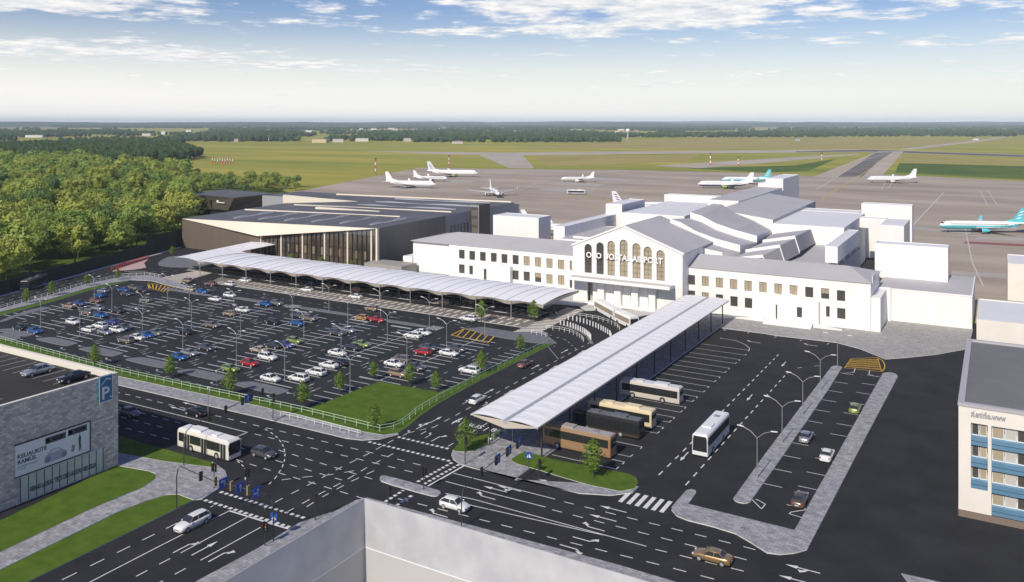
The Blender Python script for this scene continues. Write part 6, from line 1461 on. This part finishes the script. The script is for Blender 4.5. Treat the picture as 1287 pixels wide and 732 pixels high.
for u, v, h, lab in [
(585,569,5.6,'young tree on the small triangle lawn before the bus canopy'), (745,601,5.8,'young tree on the lawn in front of the brown coach'), (471,541,4.6,'young tree in the middle of the big corner lawn'),
(548,492,4.1,'young tree at the right corner of the big lawn by the railing'), (515,484.5,4.6,'young tree on the lawn edge beside the tan hatchback'), (469,478,4.0,'young tree at the top corner of the big lawn'), (427,494,4.2,'young tree beside the last lamp post at the lawn edge'), (381,513,5.0,'young tree at the left corner of the big lawn'),
(289,497,5.2,'young tree on the lawn strip in front of the olive green hatchback'), (214,475,4.8,'young tree on the lawn strip in front of the blue and silver pair'), (119,461,4.9,'young tree on the lawn strip above the car park roof cars'), (605,469,4.8,'young tree at the railing beside the white SUV'), (654,444,4.3,'young tree at the upper end of the railing strip'),
(605,404.5,5.8,'young tree beside the wavy canopy near the white SUV lane'), (671,405,5.8,'young tree at the right end of the wavy canopy'), (148.5,352,3.9,'young tree on the path by the pink gate paving'), (109,360,4.0,'young tree on the left path beside the deep blue sedan'), (33,381.5,4.4,'young tree on the left path below the dark bus'), (65,372,4.6,'young tree on the left path right of the dark bus'), (216.5,322.5,4.2,'young tree at the left corner of the brown terminal')]:
    young_tree(u, v, h, lab)
for u, v, lab in ((371,327,'low leafy shrub before the glazing, left of three others'), (410,331,'low leafy shrub before the second run of terminal glazing'), (451,334.5,'low leafy shrub before the right end of the terminal glazing'), (494,340,'low leafy shrub at the side wall of the dark terminal')):
    x, y = at(u, v); m = crown_mesh('shrub', 1.3, 1.0, 1.2, 10, 9, .28, LFY, int(u), 4); o = link('shrub', m); o.location = (x, y if y < 231.3 else 231.2, .1); tag(o, lab, 'shrub')
# the wood left of the terminal: broad crowns
wood = []
for i, (m, rx, rz) in enumerate(((LF1,6.6,5.6),(LF2,6.0,6.0),(LF3,6.4,5.2),(LF1,5.2,5.6),(LFD2,5.8,5.6),(LF3,5.4,4.8))):
    wood.append((crown_mesh('crown', rx*1.08, rz*1.05, 8.4, 20, 15, .55, m, 200+i, 10), trunk_mesh(8.0, .28, 5, 300+i, 9, rx)))
fa = P((-150,455),(0,372),(60,352),(120,333),(185,306),(226,296)); 
def inside(x, y, poly):
    c = False
    for i in range(len(poly)):
        (x0, y0), (x1, y1) = poly[i], poly[i-1]
        if (y0 > y) != (y1 > y) and x < (x1-x0)*(y-y0)/(y1-y0)+x0: c = not c
    return c
WOOD = P((-60,380),(0,364),(60,347.5),(120,330),(185,312),(229,299),(231,262),(240,252),(262,243),(330,243),(372,240),(376,234.5),(330,230),(250,226),(200,221),(130,214),(60,207),(0,206),(-70,208),(-90,260))
xs = [p[0] for p in WOOD]; ys = [p[1] for p in WOOD]; pts = []; cand = []
rw = random.Random(11); tries = 0
cell = {}
while tries < 14000:
    tries += 1
    x, y = rw.uniform(min(xs), max(xs)), rw.uniform(min(ys), max(ys))
    if not inside(x, y, WOOD): continue
    dist = math.hypot(x, y); sp = 9.6 if dist < 480 else 11.0
    k = (int(x//10), int(y//10)); ok = True
    for i in (-1,0,1):
        for j in (-1,0,1):
            for q in cell.get((k[0]+i,k[1]+j), ()):
                if (q[0]-x)**2+(q[1]-y)**2 < sp*sp: ok = False; break
    if ok: cell.setdefault(k, []).append((x, y)); pts.append((x, y))
def vis(p):
    u, v = px(p[0], p[1], 9.0); return -30 < u < 1320
pts = [p for p in pts if vis(p)]
pts.sort(key=lambda p: math.hypot(*p))
print('wood trees', len(pts))
SIZE = {}
back = []
for n_, (x, y) in enumerate(pts):
    u, v = px(x, y, 0)
    low = u > 232
    k = rw.choice((.72,.85,.95,1.05,1.15,1.32))*rw.uniform(.94,1.06)*(.62 if low else 1.0)
    if noise.noise(Vector((x*.02, y*.02, 3))) > .1: k *= 1.12
    i = rw.randrange(6); c, tr = wood[i]
    if n_ < 290:
        lab, grp = ('broad leafy tree in the wood left of the terminal','trees of the wood beside the road') if not low else ('low bushy tree between the dark pavilion and the apron','bushy trees behind the dark pavilion')
        t = thing('broadleaf_tree', lab, 'tree', (x,y,-.05), rw.uniform(0,6.28), grp); t.scale = (k,k,k*rw.uniform(.9,1.15)); link('crown', c, t); link('trunk', tr, t)
    else: back.append((x, y, k, i))
# trees past the nearest 290, and the far woods: masses nobody could count
def blob_mass(name, items, m, kind='stuff', sub=1, leafy=0):
    base = bmesh.new(); bmesh.ops.create_icosphere(base, subdivisions=sub, radius=1); bv = [v.co.copy() for v in base.verts]; bf = [[v.index for v in f.verts] for f in base.faces]; base.free()
    vs = []; fs = []; r_ = random.Random(len(items))
    for x, y, z, rx, rz in items:
        o = len(vs); ph = r_.uniform(0, 50)
        for c in bv:
            k = 1+.34*noise.noise(c*1.7+Vector((ph,0,0))); vs.append((x+c.x*rx*k, y+c.y*rx*k, z+c.z*rz*k))
        fs += [[o+i for i in f] for f in bf]
    me = bpy.data.meshes.new(name); me.from_pydata(vs, [], fs); me.materials.append(m)
    o = link(name, me); o['kind'] = kind; o['label'] = {'far_wood':'dark mixed woodland across the far side of the airfield','back_wood':'dense back of the wood left of the terminal','mid_wood':'dark pine wood beyond the near wood on the left'}.get(name, name); return o
if back:
    vs = []; fs = []; by = {}
    mc = {}
    allv = []; allf = []; mats_ = []
    bmv = []; off = 0
    me = bpy.data.meshes.new('back_wood'); 
    import numpy as np
    V = []; Fq = []; MI = []; base = 0
    lowc = [crown_mesh('crown_far', rx, rz, 8.0, 9, 7, .95, m, 400+i, 8) for i, (m, rx, rz) in enumerate(((LF1,6.0,5.2),(LF2,5.6,5.6),(LF3,5.8,5.0)))]
    arr = []
    for c in lowc:
        a = np.empty(len(c.vertices)*3); c.vertices.foreach_get('co', a); arr.append(a.reshape(-1,3))
    for x, y, k, i in back:
        a = arr[i % 3]; an = rw.uniform(0,6.28); ca, sa = math.cos(an), math.sin(an); b = np.stack([x+k*(a[:,0]*ca-a[:,1]*sa), y+k*(a[:,0]*sa+a[:,1]*ca), a[:,2]*k], 1); V.append(b); MI.append(np.full(len(a)//4, i % 3)); base += len(a)
    V = np.concatenate(V); nq = len(V)//4
    me.vertices.add(len(V)); me.vertices.foreach_set('co', V.ravel()); me.loops.add(nq*4); me.loops.foreach_set('vertex_index', np.arange(nq*4)); me.polygons.add(nq); me.polygons.foreach_set('loop_start', np.arange(nq)*4); me.polygons.foreach_set('material_index', np.concatenate(MI)); me.update(); me.validate()
    for m in (LF1, LF2, LF3): me.materials.append(m)
    o = link('back_wood', me); o['kind'] = 'stuff'; o['label'] = 'dense back of the wood left of the terminal'
M_FARF = mat('far_foliage', (.020,.045,.020), .95, col2=(.065,.10,.035), scale=.02, spec=.1)
items = []
rf = random.Random(5)
MIDW = P((-40,190),(20,186.5),(70,185.5),(120,183.4),(175,183),(225,188),(256,198.5),(220,204),(160,210),(100,208),(60,206),(30,207),(20,200),(-40,204))
mx0, mx1, my0, my1 = min(p[0] for p in MIDW), max(p[0] for p in MIDW), min(p[1] for p in MIDW), max(p[1] for p in MIDW)
while len(items) < 2600:
    x, y = rf.uniform(mx0, mx1), rf.uniform(my0, my1)
    if inside(x, y, MIDW): 
        r_ = rf.uniform(4.5,7.5); items.append((x, y, rf.uniform(7,10.5), r_, rf.uniform(5.5,8.5)))
blob_mass('mid_wood', items, mat('mid_foliage', (.022,.046,.014), .95, col2=(.060,.095,.026), scale=.08, spec=.1))
# far woods by depth: belts and groves given by their place beyond the runway
items = []
def far_pt(u, dist): X = (u-U0)/FOC*dist; return (X*CA+dist*SA, -X*SA+dist*CA)
def v_of(dist): return V0+FOC*EYE/dist
n = 0
while n < 15000:
    u = rf.uniform(-40, 1330); d_ = math.exp(rf.uniform(math.log(1900), math.log(8500))); v = v_of(d_)
    nz = noise.noise(Vector((u*.011, math.log(d_)*5.0, 1.3)))+.5*noise.noise(Vector((u*.04, math.log(d_)*14, 7)))
    # limit of the open airfield, in the survey's own angles
    lim = 181 if u < 230 else (178.5-(u-230)*.003 if u < 520 else (179.2 if u < 780 else (173.0 if u < 1040 else 172.0)))
    if u < 240 and v > 173 and nz < .25: continue
    if v > lim: continue
    thr = (-.22 if u > 500 else -.02)+(.16 if d_ > 4200 else 0)
    if u > 860 and 165 < v < 170 and nz < .3 and u < 1010: continue
    if nz < thr: continue
    x, y = far_pt(u, d_); big = 1+max(0, (d_-3500)/5000)*1.2
    items.append((x, y, rf.uniform(5,10), rf.uniform(4.5,8.5)*big, rf.uniform(5,9)*min(big,1.2))); n += 1
blob_mass('far_wood', items, M_FARF)
# far town: individual buildings beyond the airfield
MW = [mat('far_wall_%d' % i, c, .8) for i, c in enumerate(((.62,.60,.56),(.50,.46,.42),(.40,.22,.16),(.55,.42,.25),(.35,.36,.38)))]
MR = [mat('far_roof_%d' % i, c, .8) for i, c in enumerate(((.45,.44,.43),(.30,.13,.09),(.22,.22,.24)))]
far = [(403,179.5,42,9,3,2,'long ochre shed at the far edge of the left meadow'),(425,179,26,8,0,0,None),(330,176.5,60,9,0,2,'long pale warehouse beyond the left meadow'),(300,178,30,7,1,1,None),(455,178,34,8,0,0,None),(512,178,20,8,1,0,None),(575,181,26,6,1,1,'low red roofed farm at the edge of the dark far wood'),(90,171.5,70,9,2,1,'long red brick works beyond the dark pine wood'),(45,173,60,8,0,2,'long grey works at the far left'),(130,168,40,10,0,0,None),(160,170,34,9,0,1,None),(185,171,36,9,1,1,None),(205,169,34,11,0,0,None),(238,166.5,30,12,0,0,None),(262,171,40,9,2,1,None),(285,166.5,30,10,0,0,None),(310,166,28,10,0,2,None),(365,170,24,9,1,1,None),(388,167,40,9,0,0,None),(440,168,36,9,0,0,None),(470,164,30,11,0,0,None),(497,164.5,26,12,1,0,None),(540,166,26,9,0,0,None),(600,163,34,10,0,0,None),(640,161.5,34,10,1,2,None),(776,168,20,10,0,0,None),(800,166,20,9,2,1,None),(820,164,20,10,0,0,None),(940,159.6,60,12,0,0,None),(1180,160.5,120,9,3,0,None),(1225,161.5,120,9,1,0,None)]
rt_ = random.Random(21)
for k in range(34): far.append((rt_.uniform(250,800), 153+rt_.uniform(6.0,15.0), rt_.uniform(18,40), rt_.uniform(8,14), rt_.choice((0,0,0,1,2)), rt_.choice((0,1,2)), None))
for i, (u, v, w, h, a, b, lab) in enumerate(far):
    d_ = FOC*EYE/(v-V0); x, y = far_pt(u, d_); big = max(1, d_/4200); w *= big**.5
    t = thing('far_building', lab or 'small pale block of the town beyond the airfield', 'building', (x,y,-.1), R(30+((i*37) % 40)-20), None if lab else 'far buildings beyond the airfield')
    dp = max(12, w*.35); MB().box(-w/2,w/2,-dp/2,dp/2,0,h).build('wall', MW[a], t); MB().profile_y([(-w/2-.4,h),(w/2+.4,h),(w/2-.5,h+.8),(0,h+2.0 if b == 1 else h+1),(-w/2+.5,h+.8)], -dp/2-.4, dp/2+.4).build('roof', MR[b], t)
# domed radar tower
x, y = far_pt(789, FOC*EYE/(176.5-V0)); t = thing('radar_tower', 'radar tower with a white dome rising from the far wood', 'tower', (x,y,-.1)); MB().tube([(0,0,0),(0,0,24)], 3.2, 10, r1=2.4).build('shaft', MW[4], t)
m = MB(); m.loft([[(6*math.cos(b)*math.cos(a),6*math.cos(b)*math.sin(a),27+6*math.sin(b)) for a in [2*math.pi*i/14 for i in range(14)]] for b in [R(-70+20*k) for k in range(9)]]); m.build('dome', M_WMET, t)
# trucks by the far hangars at the right
for u, v, lab in ((1226,176.4,'small cream utility hut beside the far track at the right'),(1002,177.2,'small dark hut on the far meadow behind the runway')):
    x, y = at(u, v); t = thing('airfield_hut', lab, 'hut', (x,y,-.1), .4); MB().box(-7,7,-4,4,0,5).build('wall', MW[0] if u > 1100 else MW[4], t); MB().profile_y([(-7.5,5),(7.5,5),(0,7.5)], -4.5, 4.5).build('roof', MR[2], t)
# ================================================================== PEOPLE on the crosswalk
def person(u, v, deg, label, top, legs, z=.11, stride=.28):
    x, y = at(u, v, z)
    # skeleton for a skinned body, walking towards local +x
    J = {'pel':(0,0,.93),'chest':(.03,0,1.28),'neck':(.04,0,1.46),'head0':(.06,0,1.56),'head1':(.07,0,1.70),
         'hl':(0,.10,.90),'kl':(stride*.55,.10,.50),'al':(stride*.75,.10,.08),'tl':(stride*.75+.17,.11,.03),'hr':(0,-.10,.90),'kr':(-stride*.2,-.10,.50),'ar':(-stride,-.10,.11),'tr':(-stride+.16,-.11,.03),
         'sl':(.02,.19,1.40),'el':(-.10,.25,1.13),'wl':(.0,.27,.90),'fl':(.04,.27,.80),'sr':(.02,-.19,1.40),'er':(.08,-.25,1.13),'wr':(.24,-.26,.95),'fr':(.30,-.26,.87)}
    E_ = [('pel','chest'),('chest','neck'),('neck','head0'),('head0','head1'),('pel','hl'),('hl','kl'),('kl','al'),('al','tl'),('pel','hr'),('hr','kr'),('kr','ar'),('ar','tr'),('chest','sl'),('sl','el'),('el','wl'),('wl','fl'),('chest','sr'),('sr','er'),('er','wr'),('wr','fr')]
    RAD = {'pel':.15,'chest':.16,'neck':.06,'head0':.085,'head1':.10,'hl':.10,'kl':.07,'al':.05,'tl':.045,'hr':.10,'kr':.07,'ar':.05,'tr':.045,'sl':.075,'el':.052,'wl':.04,'fl':.042,'sr':.075,'er':.052,'wr':.04,'fr':.042}
    names = list(J); me = bpy.data.meshes.new('person'); me.from_pydata([J[k] for k in names], [(names.index(a), names.index(b)) for a, b in E_], [])
    o = bpy.data.objects.new('person', me); C.objects.link(o)
    sk = o.modifiers.new('skin', 'SKIN'); o.modifiers.new('sub', 'SUBSURF').levels = 1
    for i, k in enumerate(names):
        s = me.skin_vertices[0].data[i]; s.radius = (RAD[k],)*2; s.use_root = (k == 'pel')
    dg = bpy.context.evaluated_depsgraph_get(); m2 = bpy.data.meshes.new_from_object(o.evaluated_get(dg)); bpy.data.objects.remove(o); bpy.data.meshes.remove(me)
    for q in (top, legs, M_SKIN, mat('hair_brown', (.05,.035,.025), .8), M_BLK): m2.materials.append(q)
    for p in m2.polygons:
        c = p.center; p.use_smooth = True
        p.material_index = 4 if c.z < .09 else 1 if c.z < .93 and abs(c.y) < .22 else 2 if c.z > 1.49 or (abs(c.y) > .2 and c.z < .95) else 0
    o = link('person', m2); o.location = (x,y,z); o.rotation_euler = (0,0,R(deg)); tag(o, label, 'person')
    h = MB(); h.loft([[(.05+.115*math.cos(b)*math.cos(a)*.95,.115*math.cos(b)*math.sin(a),1.70+.12*math.sin(b)) for a in [2*math.pi*i/10 for i in range(10)]] for b in [R(5+17*k) for k in range(6)]]); h.build('hair', MATS['hair_brown'], o)
    return o
DKC = mat('dark_cloth', (.03,.03,.035), .9)
person(699, 399.0, 200, 'person in a white top and dark trousers on the striped walkway', mat('white_cloth', (.7,.7,.68), .9), DKC)
person(692, 399.5, 60, 'person in reddish brown clothes at the canopy end', mat('rust_cloth', (.30,.12,.09), .9), mat('rust_trousers', (.16,.07,.055), .9))
person(696, 396.5, 220, 'person in a brown jacket behind two others at the canopy end', mat('brown_cloth', (.16,.09,.06), .9), DKC)
# ================================================================== LIGHT, SKY, AIR, CAMERA
sc = bpy.context.scene
EL = 39.0; sd = Vector((.03, .9995, 0)).normalized()        # shadows run away from the road, a little to the right
sun = bpy.data.lights.new('sun', 'SUN'); sun.energy = 4.3; sun.angle = R(.55); sun.color = (1.0,.925,.80)
so = bpy.data.objects.new('sun', sun); C.objects.link(so); dirv = Vector((sd.x*math.cos(R(EL)), sd.y*math.cos(R(EL)), -math.sin(R(EL)))); so.rotation_euler = dirv.to_track_quat('-Z','Y').to_euler(); so.location = (-200,-300,300)
w = bpy.data.worlds.new('World'); sc.world = w; w.use_nodes = True; nt = w.node_tree; nt.nodes.clear()
out = nt.nodes.new('ShaderNodeOutputWorld'); bg = nt.nodes.new('ShaderNodeBackground'); sky = nt.nodes.new('ShaderNodeTexSky')
sky.sky_type = 'NISHITA'; sky.sun_disc = False; sky.sun_elevation = R(EL); tos = -dirv; sky.sun_rotation = math.atan2(tos.x, tos.y); sky.altitude = 150; sky.air_density = 1.0; sky.dust_density = .6; sky.ozone_density = 3.2
bg.inputs['Strength'].default_value = SKY_STRENGTH
N = nt.nodes.new; Lk = nt.links.new
def math_(op, a, b=None, c=None):
    n = N('ShaderNodeMath'); n.operation = op
    for i, v in enumerate((a, b, c)):
        if v is None: continue
        if isinstance(v, (int,float)): n.inputs[i].default_value = v
        else: Lk(v, n.inputs[i])
    return n.outputs[0]
tc = N('ShaderNodeTexCoord'); sp = N('ShaderNodeSeparateXYZ'); Lk(tc.outputs['Generated'], sp.inputs[0])
# clouds lie on a high flat layer: direction divided by height gives their place on it
zz = math_('MAXIMUM', sp.outputs['Z'], .004); zz2 = math_('ADD', zz, .05)
cx_ = math_('DIVIDE', sp.outputs['X'], zz2); cy_ = math_('DIVIDE', sp.outputs['Y'], zz2); cb = N('ShaderNodeCombineXYZ'); Lk(cx_, cb.inputs[0]); Lk(cy_, cb.inputs[1])
mp = N('ShaderNodeMapping'); mp.inputs['Location'].default_value = CLOUD_OFF; mp.inputs['Rotation'].default_value = (0,0,R(-30)); Lk(cb.outputs[0], mp.inputs['Vector'])
n1 = N('ShaderNodeTexNoise'); n1.inputs['Scale'].default_value = 1.15; n1.inputs['Detail'].default_value = 9; n1.inputs['Roughness'].default_value = .62; Lk(mp.outputs['Vector'], n1.inputs['Vector'])
n2 = N('ShaderNodeTexNoise'); n2.inputs['Scale'].default_value = 4.2; n2.inputs['Detail'].default_value = 7; n2.inputs['Roughness'].default_value = .65; Lk(mp.outputs['Vector'], n2.inputs['Vector'])
dens = math_('ADD', n1.outputs['Fac'], math_('MULTIPLY', math_('SUBTRACT', n2.outputs['Fac'], .5), .45))
az = math_('ADD', math_('MULTIPLY', sp.outputs['X'], CA), math_('MULTIPLY', sp.outputs['Y'], -SA))
bias = None     # where the cloud banks lie round the horizon: (bearing, height, widths, weight)
for a0, e0, sa, se, wt in ((-.47,.138,.18,.020,.33),(-.42,.076,.16,.009,.27),(-.25,.064,.14,.006,.16),(.16,.130,.26,.026,.29),(.02,.108,.12,.008,.08),(.56,.088,.07,.020,.20),(.50,.135,.06,.010,.12),(.20,.045,.35,.006,.05)):
    ga = math_('POWER', math_('DIVIDE', math_('SUBTRACT', az, a0), sa), 2.0); ge = math_('POWER', math_('ABSOLUTE', math_('DIVIDE', math_('SUBTRACT', sp.outputs['Z'], e0), se)), 2.0)
    g = math_('MULTIPLY', math_('EXPONENT', math_('MULTIPLY', math_('ADD', ga, ge), -1.0)), wt); bias = g if bias is None else math_('ADD', bias, g)
dens = math_('ADD', dens, bias)
mr = N('ShaderNodeMapRange'); mr.interpolation_type = 'SMOOTHSTEP'; mr.inputs['From Min'].default_value = .57; mr.inputs['From Max'].default_value = .74; Lk(dens, mr.inputs['Value'])
cov = math_('MULTIPLY', mr.outputs['Result'], .94)
# thin high veil brightening towards the horizon
veil = N('ShaderNodeMapRange'); veil.interpolation_type = 'SMOOTHSTEP'; veil.inputs['From Min'].default_value = .138; veil.inputs['From Max'].default_value = .004; veil.inputs['To Min'].default_value = .0; veil.inputs['To Max'].default_value = .97; Lk(sp.outputs['Z'], veil.inputs['Value'])
hs = N('ShaderNodeHueSaturation'); hs.inputs['Hue'].default_value = .522; hs.inputs['Saturation'].default_value = SKY_SAT; hs.inputs['Value'].default_value = SKY_VAL; Lk(sky.outputs[0], hs.inputs['Color'])
m1 = N('ShaderNodeMixRGB'); m1.inputs['Color2'].default_value = (*VEIL, 1); Lk(hs.outputs['Color'], m1.inputs['Color1']); Lk(math_('MINIMUM', math_('MULTIPLY', veil.outputs['Result'], math_('SUBTRACT', 1.0, math_('MULTIPLY', az, .32))), 1.0), m1.inputs['Fac'])
cc = N('ShaderNodeMixRGB'); cc.inputs['Color1'].default_value = (*CLOUD_LO, 1); cc.inputs['Color2'].default_value = (*CLOUD_HI, 1); mr3 = N('ShaderNodeMapRange'); mr3.inputs['From Min'].default_value = .40; mr3.inputs['From Max'].default_value = .62; Lk(n2.outputs['Fac'], mr3.inputs['Value']); Lk(mr3.outputs['Result'], cc.inputs['Fac'])
m2 = N('ShaderNodeMixRGB'); Lk(m1.outputs[0], m2.inputs['Color1']); Lk(cc.outputs[0], m2.inputs['Color2']); Lk(cov, m2.inputs['Fac'])
Lk(m2.outputs[0], bg.inputs['Color']); Lk(bg.outputs[0], out.inputs['Surface'])
# the air: one box of thin even haze round everything
hz = bpy.data.materials.new('haze_air'); hz.use_nodes = True; hn = hz.node_tree; hn.nodes.clear(); ho = hn.nodes.new('ShaderNodeOutputMaterial'); pv = hn.nodes.new('ShaderNodeVolumePrincipled'); pv.inputs['Color'].default_value = (*HAZE_COL,1); pv.inputs['Density'].default_value = HAZE_D; pv.inputs['Anisotropy'].default_value = HAZE_G
hn.links.new(pv.outputs[0], ho.inputs['Volume'])
if HAZE_D > 0:
    x0, x1, y0, y1, z0, z1 = -19000, 11500, -600, 20500, -3.5, 112
    hm = bpy.data.meshes.new('haze'); hm.from_pydata([(x0,y0,z0),(x1,y0,z0),(x1,y1,z0),(x0,y1,z0),(x0,y0,z1),(x1,y0,z1),(x1,y1,z1),(x0,y1,z1)], [], [(0,3,2,1),(0,1,5,4),(1,2,6,5),(2,3,7,6),(3,0,4,7),(4,5,6,7)]); hm.materials.append(hz); hm.update()
    o = link('haze', hm); o['kind'] = 'stuff'; o['label'] = 'thin pale blue haze over the far fields and woods'
cam = bpy.data.cameras.new('camera'); co = bpy.data.objects.new('camera', cam); C.objects.link(co); co.location = (0,0,EYE); co.rotation_euler = (R(90),0,math.asin(-SA))
cam.sensor_width = 36; cam.lens = 36*FOC/1287; cam.shift_y = -(366-V0)/1287; cam.shift_x = 0; cam.clip_start = .5; cam.clip_end = 60000
sc.camera = co
vs_ = sc.view_settings; vs_.view_transform = 'Standard'; vs_.look = 'None'; vs_.exposure = EXPO; vs_.gamma = 1; vs_.use_curve_mapping = False
sc.cycles.max_bounces = 6; sc.cycles.diffuse_bounces = 3; sc.cycles.glossy_bounces = 2; sc.cycles.transparent_max_bounces = 6; sc.cycles.volume_bounces = 0; sc.cycles.volume_step_rate = 10; sc.cycles.use_denoising = True
